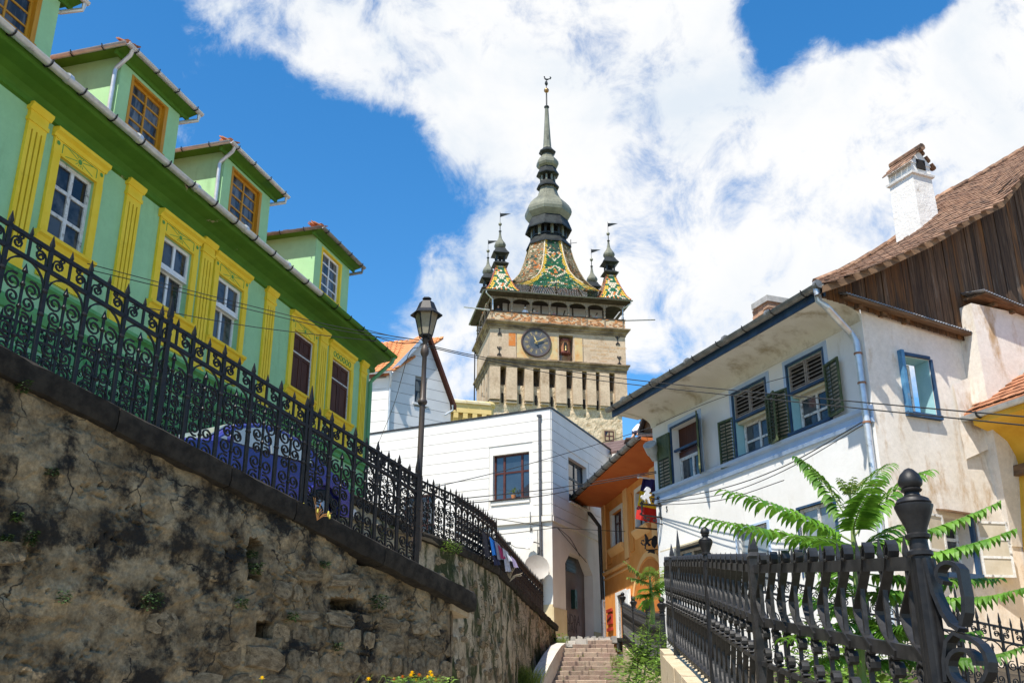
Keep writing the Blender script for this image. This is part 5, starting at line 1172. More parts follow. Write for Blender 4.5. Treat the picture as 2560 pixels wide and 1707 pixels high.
# four corner turrets
def turret():
    m = MB(); nr = 13; Z0, Z1 = 40.98, 44.2
    def sq(v): z = Z0 + (Z1 - Z0) * v; h = 1.08 * (1 - v) ** 1.25 + .47 + .25 * max(0, .14 - v) * 4; return [Vector((sx * h, sy * h, z)) for sx, sy in ((-1, -1), (1, -1), (1, 1), (-1, 1))]
    for k in range(4):
        for j in range(nr):
            r0, r1 = sq(j / nr), sq(min(1, (j + 1.2) / nr)); a0, b0, a1, b1 = r0[k], r0[(k + 1) % 4], r1[k], r1[(k + 1) % 4]; w = (b0 - a0).length; nc = max(3, int(w / .25 + .5)); nn = (b0 - a0).cross(a1 - a0).normalized()
            for i in range(nc):
                x = (i + .5) / nc; e = min(x, 1 - x); p = (j / nr * 3) % 1
                m.mi = 1 if e < .2 and random.random() < .8 else (2 if abs(abs(x - .5) - abs(p - .5) * .5) < .1 and random.random() < .8 else (3 if random.random() < .2 else 0))
                q = [a0.lerp(b0, i / nc + .01) + nn * .04, a0.lerp(b0, (i + 1) / nc - .01) + nn * .04, a1.lerp(b1, (i + 1) / nc - .01), a1.lerp(b1, i / nc + .01)]; m.quad(*q)
    t = tag(m.build('corner_turret', GL, tw), kind=None)
    def L(name, prof, mat, seg=4, rot=pi / 4, sm=False): q = MB(); q.lathe([(r * (1.414 if seg == 4 else 1), z) for r, z in prof], 0, 0, seg, rot); return q.build(name, mat, t, sm)
    for k in range(4):
        q = MB()
        for j in range(12): q.tube([sq(j / 12)[k] , sq(min(1, (j + 1.1) / 12))[k]], [.075, .055], 6)
        tag(q.build('hip_ridge', pm('red_ridge', (.30, .08, .04), (.36, .12, .06), 3, .6), t), kind='stuff')
    L('skirt', [(.46, 44.2), (.82, 44.42), (.80, 44.46), (.5, 44.72), (.42, 44.8)], COPD); L('turret_lantern', [(.14, 44.7), (.14, 45.4)], DARK)
    for sx in (-1, 1):
        for sy in (-1, 1): q = MB(); q.box(sx * .40 - .08, sx * .40 + .08, sy * .40 - .08, sy * .40 + .08, 44.75, 45.35); q.build('turret_post', COPD, t)
    L('skirt', [(.42, 45.3), (.52, 45.42), (.86, 45.62), (.84, 45.67), (.62, 46.0), (.5, 46.3), (.3, 46.34)], COPD)
    L('turret_onion', [(.36, 46.3), (.52, 46.42), (.62, 46.62), (.63, 46.78), (.55, 47.0), (.36, 47.25), (.2, 47.55), (.13, 47.95), (.09, 48.4)], COPPER, 8, pi / 8)
    L('turret_rod', [(.14, 48.35), (.16, 48.45), (.05, 48.5), (.045, 49.1)], COPD, 8)
    q = MB(); q.ball((0, 0, 49.25), .19, 10, 7); q.build('turret_ball', COPPER, t, True)
    q = MB(); q.tube([(0, 0, 49.4), (0, 0, 50.7)], .022, 5); q.prism([(0.02, 50.1), (1.15, 50.62), (.55, 50.6), (.02, 50.55)], -.012, .012); q.build('weather_vane', COPD, t)
    return t
t0 = turret(); t0.location = (1.15, 1.0, 0)
for x, y in ((13.05, 1.0), (1.0, 7.7), (13.0, 7.7)):
    c = copy_tree(t0, tw); c.location = (x, y, 0)
# ------------------------------------------------------------------ people (gallery visitors, the one on the roof)
SKIN = pm('skin', (.50, .28, .18), (.55, .33, .22), 4, .6); HAIR = pm('dark_hair', (.03, .02, .014), (.05, .035, .025), 8, .7)
def cloth_mat(n, c): return pm(n, c, tuple(min(1, x * 1.15 + .01) for x in c), 6, .9, .002, 60)
def skinned(name, V, E, R, mat, parent, sub=1):
    me = bpy.data.meshes.new(name); me.from_pydata(V, E, []); me.materials.append(mat)
    o = ob(name, me, parent); sm = o.modifiers.new('skin', 'SKIN'); sm.use_smooth_shade = True
    if not me.skin_vertices: me.attributes.new
    ss = o.modifiers.new('sub', 'SUBSURF'); ss.levels = ss.render_levels = sub
    return o, R
def person(label, mw, J, shirt, legs, group=None, cap=None, hair=HAIR, long_trousers=True):
    """J: joints in metres above the feet; the body is one swept surface, clothes are its children"""
    t = thing('person', label, 'person', loc=(0, 0, 0), group=group); t.matrix_world = mw
    b = MB(); V_ = Vector
    def limb(pts, rr, q=b, seg=8): q.tube([V_(p) for p in pts], rr, seg)
    limb([J['pelvis'], J['waist'], J['chest'], J['neck'], J['chin']], [.135, .125, .15, .065, .055]); 
    for s in 'LR':
        limb([J['chest' if 0 else 'neck'] + V_((0, 0, -.07)), J['sh' + s], J['el' + s], J['ha' + s]], [.07, .062, .046, .034])
        d = (J['ha' + s] - J['el' + s]).normalized(); b.ball(J['ha' + s] + d * .06, .05, 7, 5, (.8, .6, 1.1))
        for k in (-1.2, -.4, .4, 1.2): limb([J['ha' + s] + d * .08 + V_((k * .014, 0, 0)), J['ha' + s] + d * (.155 - abs(k) * .012) + V_((k * .017, .01, -.01))], [.011, .008], b, 5)
        limb([J['ha' + s] + d * .03, J['ha' + s] + d * .08 + V_((.04, .01, 0))], [.013, .009], b, 5)
        limb([J['pelvis'], J['hip' + s], J['kn' + s], J['an' + s]], [.11, .092, .06, .042]); f = J['an' + s]; limb([f + V_((0, .05, -.05)), f + V_((0, -.06, -.06)), f + V_((0, -.17, -.075))], [.045, .045, .028])
    h = J['head']; b.ball(h, .105, 12, 9, (.86, 1.0, 1.2)); b.ball(h + V_((0, -.105, -.02)), .022, 6, 4, (.8, 1.2, 1.3))
    for s in (-1, 1): b.ball(h + V_((s * .09, .0, -.01)), .03, 6, 4, (.4, .8, 1.2)); b.ball(h + V_((s * .036, -.092, .02)), .014, 6, 4)
    b.ball(h + V_((0, -.093, -.065)), .02, 6, 4, (1.4, .5, .4)); b.build('body', SKIN, t, True)
    c = MB(); c.tube([J['pelvis'] + V_((0, 0, -.02)), J['waist'], J['chest'], J['chest'].lerp(J['neck'], .75), J['neck']], [.165, .15, .185, .15, .085], 10)
    for s in 'LR': c.tube([J['neck'] + V_((0, 0, -.06)), J['sh' + s], J['sh' + s].lerp(J['el' + s], .75)], [.09, .085, .07], 8)
    c.build('shirt', shirt, t, True); c = MB()
    for s in 'LR': c.tube([J['pelvis'], J['hip' + s], J['kn' + s], J['kn' + s].lerp(J['an' + s], .9 if long_trousers else .05)], [.14, .115, .085, .07 if long_trousers else .08], 8)
    c.build('trousers', legs, t, True); c = MB(); c.ball(h + V_((0, .018, .028)), .115, 12, 8, (.86, .96, 1.12)); 
    if cap: c = MB(); c.ball(h + V_((0, .005, .05)), .122, 12, 8, (.9, 1, .95)); c.add([h + V_((x, y, .05)) for x, y in ((-.09, -.08), (.09, -.08), (.07, -.2), (-.07, -.2))] + [h + V_((x, y, .062)) for x, y in ((-.09, -.08), (.09, -.08), (.07, -.2), (-.07, -.2))], [(0, 3, 2, 1), (4, 5, 6, 7), (0, 1, 5, 4), (1, 2, 6, 5), (2, 3, 7, 6), (3, 0, 4, 7)]); c.build('cap', cap, t, True)
    else: 
        c.v = [(x, y if (z > h.z + .03 or y > h.y - .02) else h.y - .02, z) for x, y, z in c.v]; c.build('hair', hair, t, True)
    return t
def standing(hs=1.0, elL=(-.28, -.02, 1.12), haL=(-.3, -.2, 1.02), elR=(.28, -.02, 1.12), haR=(.3, -.2, 1.02)):
    V_ = Vector; J = dict(pelvis=V_((0, 0, .92)), waist=V_((0, 0, 1.08)), chest=V_((0, -.01, 1.28)), neck=V_((0, 0, 1.48)), chin=V_((0, -.02, 1.56)), head=V_((0, -.02, 1.64)), shL=V_((-.19, 0, 1.41)), shR=V_((.19, 0, 1.41)),
        elL=V_(elL), haL=V_(haL), elR=V_(elR), haR=V_(haR), hipL=V_((-.10, 0, .86)), hipR=V_((.10, 0, .86)), knL=V_((-.11, -.02, .48)), knR=V_((.11, -.02, .48)), anL=V_((-.11, .0, .09)), anR=V_((.11, 0, .09)))
    return {k: v * hs for k, v in J.items()}
GP = [((450, 1040), 'bald person in a dark shirt at the far left of the tower gallery', (.03, .035, .045), None, 1.0, 1), ((525, 1058), 'fair haired child looking over the gallery rail beside the dark shirted person', (.45, .42, .36), None, .78, 2),
      ((765, 1060), 'person in a white tee and white cap leaning on the gallery rail', (.82, .82, .84), (.85, .85, .85), 1.03, 0), ((873, 1085), 'person in a pale cap right of the third gallery post', (.40, .42, .50), (.7, .72, .78), .86, 0),
      ((910, 1087), 'person in a blue-grey top beside the pale capped one on the gallery', (.33, .38, .52), None, .86, 0), ((1107, 1100), 'dark haired person in pink near the middle of the gallery', (.55, .16, .22), None, .88, 0),
      ((1540, 1142), 'person in dark grey between the last gallery posts, further left', (.06, .06, .07), None, .84, 0), ((1600, 1140), 'person in a light top between the last gallery posts, further right', (.50, .47, .46), None, .88, 0)]
for k, ((zx, zy), lab, c, cap, hs, hr_) in enumerate(GP):
    s_, z_ = TF.px(1150 + zx * .2126, 550 + zy * .2126, .45)
    person(lab, TF.mat(s_, .45, FLOOR), standing(hs), cloth_mat('shirt_' + 'abcdefgh'[k], c), cloth_mat('dark_trousers', (.05, .05, .06)), 'visitors on the tower gallery', cloth_mat('pale_cap_cloth', cap) if cap else None, SKIN if hr_ == 1 else (pm('fair_hair', (.4, .28, .12)) if hr_ == 2 else HAIR))
# the climber leaning over the gutter of the orange house
V_ = Vector; Yc = 43.4
def cj(x, y, dy=0.): return atY(1540 + x * .06376, 1030 + y * .06376, Yc + dy)
J = dict(pelvis=cj(735, 790), waist=cj(800, 700), chest=cj(930, 600), neck=cj(985, 530), chin=cj(995, 505, -.04), head=cj(1000, 465, -.05), shL=cj(905, 600, -.2), shR=cj(1015, 580, .12), elL=cj(960, 690, -.32), haL=cj(880, 800, -.4), elR=cj(1000, 680, -.1), haR=cj(950, 785, -.25),
         hipL=cj(760, 810, -.12), hipR=cj(735, 790, .1), knL=cj(860, 770, -.35), knR=cj(700, 880, -.1), anL=cj(900, 800, -.15), anR=cj(620, 1000, -.2))
J['anL'] = cj(850, 830, -.3)
person('person in white tee and dark shorts climbing above the orange house gutter', Matrix.Identity(4), J, cloth_mat('white_tee', (.82, .82, .82)), cloth_mat('navy_shorts', (.06, .06, .10)), None, None, pm('brown_hair', (.12, .06, .035)), False)
m = MB(); a = cj(620, 1010, -.2); m.hexa([a + V_((-.3, -.3, -.12)), a + V_((1.9, -.3, .0)), a + V_((1.9, -.3, .06)), a + V_((-.3, -.3, -.06)), a + V_((-.3, .6, -.12)), a + V_((1.9, .6, .0)), a + V_((1.9, .6, .06)), a + V_((-.3, .6, -.06))]); m.build('roof_sheet', BR, hr)
# ------------------------------------------------------------------ white house with green shutters and boarded gable
def proj(p): d = p.y * CT + p.z * ST; return CU + FP * p.x / d, CV - FP * (-p.y * ST + p.z * CT) / d
q = atY(2180, 1000, 20.0)
RF = Fr((q.x, q.y), 158.5); GF = Fr((q.x, q.y), 66.0)
wh = thing('white_house', 'white old house with green louvred shutters and a weathered boarded gable', 'house', RF)
GM = RF.mat().inverted() @ GF.mat()
LIME = pm('white_limewash', (.70, .69, .66), (.77, .76, .735), .9, .9, .004, 9, detail=9, dirt=(.50, .455, .37), dscale=1.1, dlo=.55, dhi=.82, dstretch=(1.6, 1.6, .5))
LIMES = pm('stained_soffit', (.62, .58, .49), (.70, .67, .59), .8, .9, .004, 9, detail=9, dirt=(.36, .30, .20), dscale=1.0, dlo=.48, dhi=.68, dstretch=(1, 1, 1))
LIMEG = pm('stained_gable_wash', (.64, .575, .49), (.72, .66, .585), .8, .92, .006, 9, detail=9, dirt=(.42, .28, .15), dscale=1.1, dlo=.50, dhi=.70, dstretch=(1.5, 1.5, .55), bdetail=8, grain=9, gamt=.12)
BLUEL = pm('pale_blue_paint', (.36, .47, .63), (.43, .54, .69), 2, .8, .001, 60, dirt=(.42, .48, .55), dscale=2, dlo=.55, dhi=.75); BLUED = pm('deep_blue_paint', (.018, .045, .095), (.03, .075, .15), 3, .6, dirt=(.10, .12, .13), dscale=4)
TURQ = pm('turquoise_reveal', (.27, .50, .54), (.34, .57, .60), 2, .8)
SHUT = pm('green_shutter', (.042, .062, .026), (.085, .105, .045), 3, .65, .002, 40, dirt=(.26, .25, .12), dscale=4.5, dlo=.57, dhi=.68)
SHUTD = pm('dark_green_slat', (.022, .034, .02), (.04, .055, .03), 5, .6, dirt=(.2, .19, .1), dscale=6, dlo=.62, dhi=.74)
GREYW = pm('grey_bare_wood', (.20, .165, .14), (.29, .25, .21), 3, .8, .002, 40, stretch=(3, 3, .5))
SL_ = -9.15
A_, B_, C_ = (-8.08, -6.66, 6.06, 7.66), (-4.95, -3.55, 6.10, 7.74), (-2.66, -1.36, 6.16, 7.76)
lowW = []
for tl, tr, h in (((1841, 1333), (1918, 1299), 1.5), ((1994, 1276), (2084, 1246), 1.5), ((1694, 1378), (1758, 1362), 1.3)):
    a, b = RF.px(*tl), RF.px(*tr); lowW.append((a[0], b[0], (a[1] + b[1]) / 2 - h, (a[1] + b[1]) / 2))
m = MB(); facade(m, SL_, 0, .3, 8.12, [A_, B_, C_] + lowW, 0, .34); m.box(SL_, -.4, .45, .6, .3, 8.12)
m.box(SL_, SL_ + .1, .001, 6, .3, 8.1); m.build('wall', LIME, wh)
g0, g1 = RF.px(1519, 1021, -1.2), RF.px(2050, 712, -1.2); gz_ = (g0[1] + g1[1]) / 2; gs0, gs1 = g0[0], g1[0]
m = MB(); zc_ = 8.02; n = 7; H_ = gz_ - .16 - zc_
pro = [(0, zc_ - .06), (-.02, zc_ - .06), (-.02, zc_)] + [(-.02 - 1.02 * (1 - cos(t * pi / 2 / n)), zc_ + H_ * sin(t * pi / 2 / n)) for t in range(1, n + 1)] + [(-1.04, gz_ - .05), (0, gz_ + .05)]
m.prismx([(y, z) for y, z in pro], SL_ - .05, -.02)
m.hexa([(SL_ - .05, -1.04, gz_ - .17), (SL_ - .049, -.3, gz_ - .3), (SL_ - .049, -.3, gz_ - .1), (SL_ - .05, -1.04, gz_ - .05), (gs0 + .1, -1.04, gz_ - .17), (SL_ - .5, -.2, gz_ - .2), (SL_ - .5, -.2, gz_ - .1), (gs0 + .1, -1.04, gz_ - .05)])
m.build('soffit', LIMES, wh, True)
m = MB(); m.box(gs0 + .05, gs1 - .05, -1.09, -1.042, gz_ - .24, gz_ - .02); m.build('fascia', BLUED, wh)
m = MB(); gutter(m, [(gs0, -1.2, gz_), (gs1, -1.2, gz_)], .105); m.build('gutter', ZINCW, wh, True)
b_ = MB(); b_.tube([(0, -.12, .02), (0, -.11, -.07), (0, 0, -.12), (0, .09, -.06), (0, .1, .04)], .014, 5); bm_ = b_.mesh('gutter_bracket', IRON)
for i in range(9): ob('gutter_bracket', bm_, wh, (gs0 + .5 + i * (gs1 - gs0 - 1) / 8, -1.2, gz_))
for i in range(6): m = MB(); x = gs0 + 1.0 + i * 1.75; m.tube([(x, -1.2, gz_ - .004), (x + .07, -1.2, gz_ - .004)], .110, 12); m.build('gutter_joint', ZINCW, wh, True)
m = MB(); m.tube([(gs1 - .12, -1.2, gz_ - .05), (gs1 - .12, -1.18, gz_ - .35), (gs1 - .05, -1.05, gz_ - .5), (-.16, -.22, 7.72), (-.1, -.12, 7.5), (-.1, -.12, .5)], .075, 12); m.build('downpipe', ZINC, wh, True)
m = MB()
for z in (7.2, 6.55, 5.7, 4.4, 3.1): m.tube([(-.1, -.12, z), (-.1, -.12, z + .04)], .088, 12)
tag(m.build('pipe_clamp', pm('rusty_clamp', (.2, .09, .05), (.28, .14, .08), 6, .7), wh), kind='stuff')
m = MB(); m.prismx([(0, 5.72), (-.05, 5.73), (-.07, 5.80), (-.03, 5.84), (-.03, 5.95), (-.10, 5.99), (-.12, 6.06), (0, 6.09)], SL_ - .01, 0); m.build('string_course', BLUEL, wh)
def shutter(parent, w, h, mw, slats=9, upper=0):
    q = MB(); e = .055; q.box(0, e, -.02, .02, 0, h).box(w - e, w, -.02, .02, 0, h).box(e, w - e, -.018, .018, 0, e).box(e, w - e, -.018, .018, h - e, h)
    if upper: q.box(e, w - e, -.018, .018, h * .58 - .03, h * .58 + .03); q.box(e, w - e, -.006, .006, h * .58 + .03, h - e)
    o = q.build('shutter', SHUT, parent); o.matrix_local = mw; z1 = h * .58 - .03 if upper else h - e; me = MB().hexa([(e, -.022, 0), (w - e, -.022, 0), (w - e, -.022, .012), (e, -.022, .012), (e, .02, .055), (w - e, .02, .055), (w - e, .02, .067), (e, .02, .067)]).mesh('slat', SHUTD)
    for i in range(slats): ob('slat', me, o, (0, 0, e + .01 + (z1 - e - .07) * i / (slats - 1)))
    q = MB(); q.box(w / 2 - .012, w / 2 + .012, -.034, -.022, e, z1); q.build('tilt_rod', SHUTD, o); return o
def surround(a, b, c, d, w=.16, bottom=False):
    q = MB(); q.box(a - w, a, -.02, 0, c, d + w).box(b, b + w, -.02, 0, c, d + w).box(a, b, -.02, 0, d, d + w); o = q.build('window_surround', BLUEL, wh)
    q = MB(); q.box(a - .05, a + .001, -.035, .1, c, d + .05).box(b - .001, b + .05, -.035, .1, c, d + .05).box(a, b, -.035, .1, d - .001, d + .05).box(a - .1, b + .1, -.10, .0, c - .07, c); q.build('window_border', BLUED, o); return o
M4 = lambda s, n_, z, rz=0: Matrix.Translation((s, n_, z)) @ Matrix.Rotation(rz, 4, 'Z')
for k, (a, b, c, d) in enumerate((A_, B_, C_)):
    so = surround(a, b, c, d)
    rv = MB(); rv.box(a + .001, a + .012, .01, .30, c, d).box(b - .012, b - .001, .01, .30, c, d).box(a + .013, b - .013, .01, .30, d - .012, d - .001); rv.build('reveal', LIME if k == 0 else TURQ, so)
    if k == 0:
        q = MB(); zz = c + .95; q.box(a, b, .03, .09, zz - .03, zz + .03); q.build('transom', BLUED, so)
        q = MB(); q.box(a + .02, b - .02, .22, .27, zz + .02, d - .01); q.build('upper_shutter', BROWNW, so); q = MB(); q.box(a + .02, b - .02, .20, .27, zz - .2, zz - .02); q.build('mahogany_rail', MAHOG, so)
        window(so, a + .04, b - .04, c, zz - .2, .20, (.5,), (), WORNP, GLASS, .085, .04)
    else:
        zz = c + (d - c) * .60
        for p0, p1 in ((a + .03, (a + b) / 2 - .01), ((a + b) / 2 + .01, b - .03)):
            q = MB(); e = .045; q.box(p0, p0 + e, .0, .05, zz, d - .02).box(p1 - e, p1, .0, .05, zz, d - .02).box(p0 + e, p1 - e, .002, .048, zz, zz + e).box(p0 + e, p1 - e, .002, .048, d - .02 - e, d - .02); lo = q.build('louvre_panel', GREYW, so)
            sm = MB().hexa([(p0 + e, .0, 0), (p1 - e, .0, 0), (p1 - e, .0, .022), (p0 + e, .0, .022), (p0 + e, .04, .02), (p1 - e, .04, .02), (p1 - e, .04, .038), (p0 + e, .04, .038)]).mesh('slat', GREYW)
            for i in range(6): ob('slat', sm, lo, (0, 0, zz + .06 + i * (d - zz - .18) / 5))
        q = MB(); q.box(a, b, -.02, .08, zz - .06, zz - .003); q.build('transom', BLUED, so); q = MB(); q.box(a + .02, b - .02, .06, .3, zz - .13, zz - .065); q.build('blind_box', pm('cream_box', (.56, .5, .34), (.62, .56, .4), 3, .7), so)
        q = MB(); q.box(a + .02, b - .02, .07, .09, zz, d - .01); q.build('louvre_shade', DARK, so); q = MB(); q.box(a + .1, b - .1, .4, .42, c, zz); q.build('dark_room', DARK, so)  # near-black sheets stand in for the shade behind the slats and the glass
        window(so, a + .04, b - .04, c, zz - .13, .22, (.5,), (.45,), WORNP, GLASS, .07, .035)
wA = .70
shutter(wh, wA, 1.55, M4(A_[0] - .04 - wA, -.06, A_[2] - .04), 9, 1); shutter(wh, wA, 1.55, M4(A_[1] + .02, -.05, A_[2] - .02, radians(-33)), 9, 1)
shutter(wh, .62, 1.22, M4(B_[0] - .05 - .62, -.07, B_[2] - .14, radians(6)), 13); shutter(wh, .60, 1.20, M4(B_[1] + .0, -.05, B_[2] - .05, radians(-17)), 13)
shutter(wh, .66, 1.20, M4(C_[0] - .06 - .66, -.11, C_[2] - .08, radians(9)), 13); shutter(wh, .62, 1.22, M4(C_[1] + .04, -.05, C_[2] - .02, radians(-10)), 13)
for k, (a, b, c, d) in enumerate(lowW):
    window(wh, a, b, c, d, .06, (.5,), (.5,), WORNP, GLASSP if k < 2 else GLASS, .07, .035)
    q = MB(); q.box(a - .04, a, -.02, .06, c, d + .05).box(b, b + .07, -.03, .06, c, d + .05).box(a, b, -.02, .06, d, d + .05); q.build('window_border', BLUED if k else BLUEL, wh)
a, b, c, d = lowW[2]; q = MB(); q.hexa([(a - .15, -.45, d - .02), (b + .15, -.45, d - .02), (b + .15, -.45, d + .02), (a - .15, -.45, d + .02), (a - .15, 0, d + .14), (b + .15, 0, d + .14), (b + .15, 0, d + .18), (a - .15, 0, d + .18)]); q.build('awning', pm('cream_awning', (.5, .45, .33), (.56, .5, .38), 2, .8), wh)
sx, sz = RF.px(1668, 1278); text('house_number', '5', pm('black_print', (.03, .03, .03)), .22, wh, Matrix.Translation((sx, -.012, sz)) @ RX)
# ---- gable wall
gs, ge = GF.px(2107, 736, -.3), GF.px(2447, 841, -.3)
def strip_z(s): return gs[1] + (ge[1] - gs[1]) * (s - gs[0]) / (ge[0] - gs[0])
wl0 = GF.px(2262, 890); wl1 = GF.px(2342, 1038); GWIN = (wl0[0] - .12, wl1[0], wl1[1] - .02, wl0[1])
l0, l1 = GF.px(2351, 1292), GF.px(2440, 1436); LWIN = (l0[0], l1[0], l1[1], l0[1])
m = MB(); facade(m, 0, 6.2, .2, 7.55, [GWIN, LWIN], 0, .42); m.quad((0, 0, 7.55), (6.2, 0, 7.55), (6.2, 0, strip_z(6.2) + .08), (0, 0, strip_z(0) + .08))
gwall = m.build('gable_wall', LIMEG, wh); gwall.matrix_local = GM
VN = -.66
VG = [GF.px(u, v, VN) for u, v in ((2060, 718), (2120, 698), (2205, 664), (2328, 606), (2440, 541), (2507, 508), (2556, 446), (2680, 330), (2900, 150))]
def verge(s):
    for a, b in zip(VG, VG[1:]):
        if s <= b[0]: return a[1] + (b[1] - a[1]) * (s - a[0]) / (b[0] - a[0])
    return VG[-1][1]
PLANK = pm('weathered_board', (.05, .028, .016), (.125, .07, .037), 3.5, .85, .004, 26, stretch=(6, 6, .35), rnd=.42, dirt=(.20, .15, .11), dscale=3.2, dlo=.52, dhi=.72, dstretch=(5, 5, .3))
PLANKO = pm('orange_board', (.17, .075, .024), (.075, .036, .016), 3.5, .85, .004, 26, stretch=(6, 6, .35), rnd=.3, dirt=(.05, .035, .025), dscale=2.5, dlo=.48, dhi=.65, dstretch=(5, 5, .3))
s2a, s2b = GF.px(2420, 743, -.3), GF.px(2560, 799, -.3)
x = VG[0][0] + .25; sh0 = GF.px(2480, 850)[0]
while x < 8.5:
    w = random.uniform(.13, .21); c = x + w / 2
    zb_ = strip_z(x) - .1 if c < s2a[0] + .05 else s2a[1] + (s2b[1] - s2a[1]) * (c - s2a[0]) / (s2b[0] - s2a[0]) - .12
    za_, zd_ = verge(x) + .0, verge(x + w) + .0; e = random.uniform(0, .022)
    if min(za_, zd_) > zb_ + .05:
        q = MB(); q.hexa([(x + .005, -.10 - e, zb_), (x + w - .005, -.10 - e, zb_), (x + w - .005, -.10 - e, zd_), (x + .005, -.10 - e, za_), (x + .005, -.065 - e, zb_), (x + w - .005, -.065 - e, zb_), (x + w - .005, -.065 - e, zd_), (x + .005, -.065 - e, za_)]); q.build('board', PLANKO if random.random() < .3 else PLANK, wh).matrix_local = GM
    x += w
m = MB()
for i in range(44):
    xa, xb = VG[0][0] + .2 + i * .2, VG[0][0] + .4 + i * .2; m.quad((xa, -.055, strip_z(xa) - .06), (xb, -.055, strip_z(xb) - .06), (xb, -.055, verge(xb) + .03), (xa, -.055, verge(xa) + .03)); m.quad((xa, VN + .02, verge(xa) - .06), (xa, -.06, verge(xa) - .03), (xb, -.06, verge(xb) - .03), (xb, VN + .02, verge(xb) - .06))
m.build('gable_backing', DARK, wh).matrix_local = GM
# corrugated sheet strips over the wall heads
CORR = pm('corrugated_sheet', (.30, .31, .33), (.42, .43, .45), 3, .45, metal=.5, dirt=(.26, .17, .11), dscale=2.5, dlo=.55, dhi=.72); OLDW = pm('rotten_timber', (.10, .06, .035), (.22, .13, .07), 3, .9, .004, 30, stretch=(.5, 4, 4))
def corr(sA, zA, sB, zB, y0, y1, rise):
    q = MB(); n = int((sB - sA) / .019)
    for i in range(n + 1):
        s = sA + (sB - sA) * i / n; z = zA + (zB - zA) * i / n + .016 * sin(i * pi / 2)
        q.v += [(s, y0, z), (s, y1, z + rise), (s, y1, z + rise + .012), (s, y0, z + .012)]
    for i in range(n):
        for k in range(4): q.f.append([4 * i + k, 4 * i + 4 + k, 4 * i + 4 + (k + 1) % 4, 4 * i + (k + 1) % 4]); q.m.append(0)
    o = q.build('corrugated_sheet', CORR, wh); o.matrix_local = GM
    q = MB(); q.hexa([(sA + .05, y0 + .03, zA - .055), (sB + .35, y0 + .03, zB - .09), (sB + .35, y0 + .03, zB - .03), (sA + .05, y0 + .03, zA - .015), (sA + .05, -.02, zA - .02), (sB + .3, -.02, zB - .03), (sB + .3, -.02, zB + .04), (sA + .05, -.02, zA + .05)]); q.build('wall_plate', OLDW, wh).matrix_local = GM
    for i in range(3):
        s = sA + .5 + (sB - sA - .5) * i / 5; z = zA + (zB - zA) * (s - sA) / (sB - sA); q = MB(); q.box(s, s + .10, y0 + .2, .0, z - .12, z - .04); q.build('rafter_end', OLDW, wh).matrix_local = GM
corr(gs[0] + .05, gs[1] + .02, ge[0], ge[1] + .02, -.36, -.08, .10)
corr(s2a[0], s2a[1], s2b[0] + 1.5, s2b[1] + (s2b[1] - s2a[1]) / (s2b[0] - s2a[0]) * 1.5, -.75, -.08, .16)
# upper white pier on the right
q = MB(); u0 = GF.px(2435, 800, -.45)[0]; zt_ = s2a[1] - .22; q.hexa([(u0 + .5, -.03, 3.4), (7.5, -.06, 3.4), (7.5, -.45, 6.2), (u0, -.45, 6.2), (u0 + .5, .05, 3.4), (7.5, .05, 3.4), (7.5, .05, 6.2), (u0, .05, 6.2)]); q.hexa([(u0, -.45, 6.2), (7.5, -.45, 6.2), (7.5, -.45, zt_), (u0, -.45, zt_), (u0, .05, 6.2), (7.5, .05, 6.2), (7.5, .05, zt_), (u0, .05, zt_)]); q.build('white_pier', LIMEG, wh).matrix_local = GM
# verge board and tile slope
q = MB()
for a, b in zip(VG, VG[1:]): q.hexa([(a[0], VN, a[1] - .10), (b[0], VN, b[1] - .10), (b[0], VN, b[1] + .05), (a[0], VN, a[1] + .05), (a[0], VN + .06, a[1] - .10), (b[0], VN + .06, b[1] - .10), (b[0], VN + .06, b[1] + .05), (a[0], VN + .06, a[1] + .05)])
q.build('verge_board', OLDW, wh).matrix_local = GM
ND = 3.6
SLc = [GF.px(u, v, ND) for u, v in ((2040, 708), (2095, 690), (2170, 648), (2255, 595), (2342, 501), (2437, 452), (2560, 378), (2690, 300), (2900, 150))]
def even(P, n=120):
    L = [0]
    for a, b in zip(P, P[1:]): L.append(L[-1] + hypot(b[0] - a[0], b[1] - a[1]))
    o_ = []
    for k in range(n + 1):
        d = L[-1] * k / n; i = max(j for j in range(len(P) - 1) if L[j] <= d + 1e-9); f = (d - L[i]) / (L[i + 1] - L[i]); o_.append((P[i][0] + (P[i + 1][0] - P[i][0]) * f, P[i][1] + (P[i + 1][1] - P[i][1]) * f))
    for _ in range(6): o_ = [o_[0]] + [((o_[i - 1][0] + 2 * o_[i][0] + o_[i + 1][0]) / 4, (o_[i - 1][1] + 2 * o_[i][1] + o_[i + 1][1]) / 4) for i in range(1, n)] + [o_[-1]]
    return o_
VG, SLc = even(VG), even(SLc)
def curve(P, t):
    i = min(int(t * (len(P) - 1)), len(P) - 2); f = t * (len(P) - 1) - i; return P[i][0] + (P[i + 1][0] - P[i][0]) * f, P[i][1] + (P[i + 1][1] - P[i][1]) * f
def PT(u, v):
    a, b = curve(VG, v * .93), curve(SLc, v * .93); a2, b2 = curve(VG, min(1, v * .93 + .02)), curve(SLc, min(1, v * .93 + .02))
    A, B = Vector((a[0], VN + .01, a[1] + .05)), Vector((b[0], ND, b[1])); A2, B2 = Vector((a2[0], VN + .01, a2[1] + .05)), Vector((b2[0], ND, b2[1]))
    return A.lerp(B, u), A - B, A2.lerp(B2, u) - A.lerp(B, u)
q = MB(); n = 40
for i in range(n + 1):
    for u in (0, .5, 1): q.v.append(tuple(PT(u, i / n)[0] - Vector((0, 0, .03))))
for i in range(n):
    for k in (0, 1): q.f.append([3 * i + k, 3 * i + k + 1, 3 * i + 4 + k, 3 * i + 3 + k]); q.m.append(0)
ro = q.build('roof', TILEO, wh); ro.matrix_local = GM
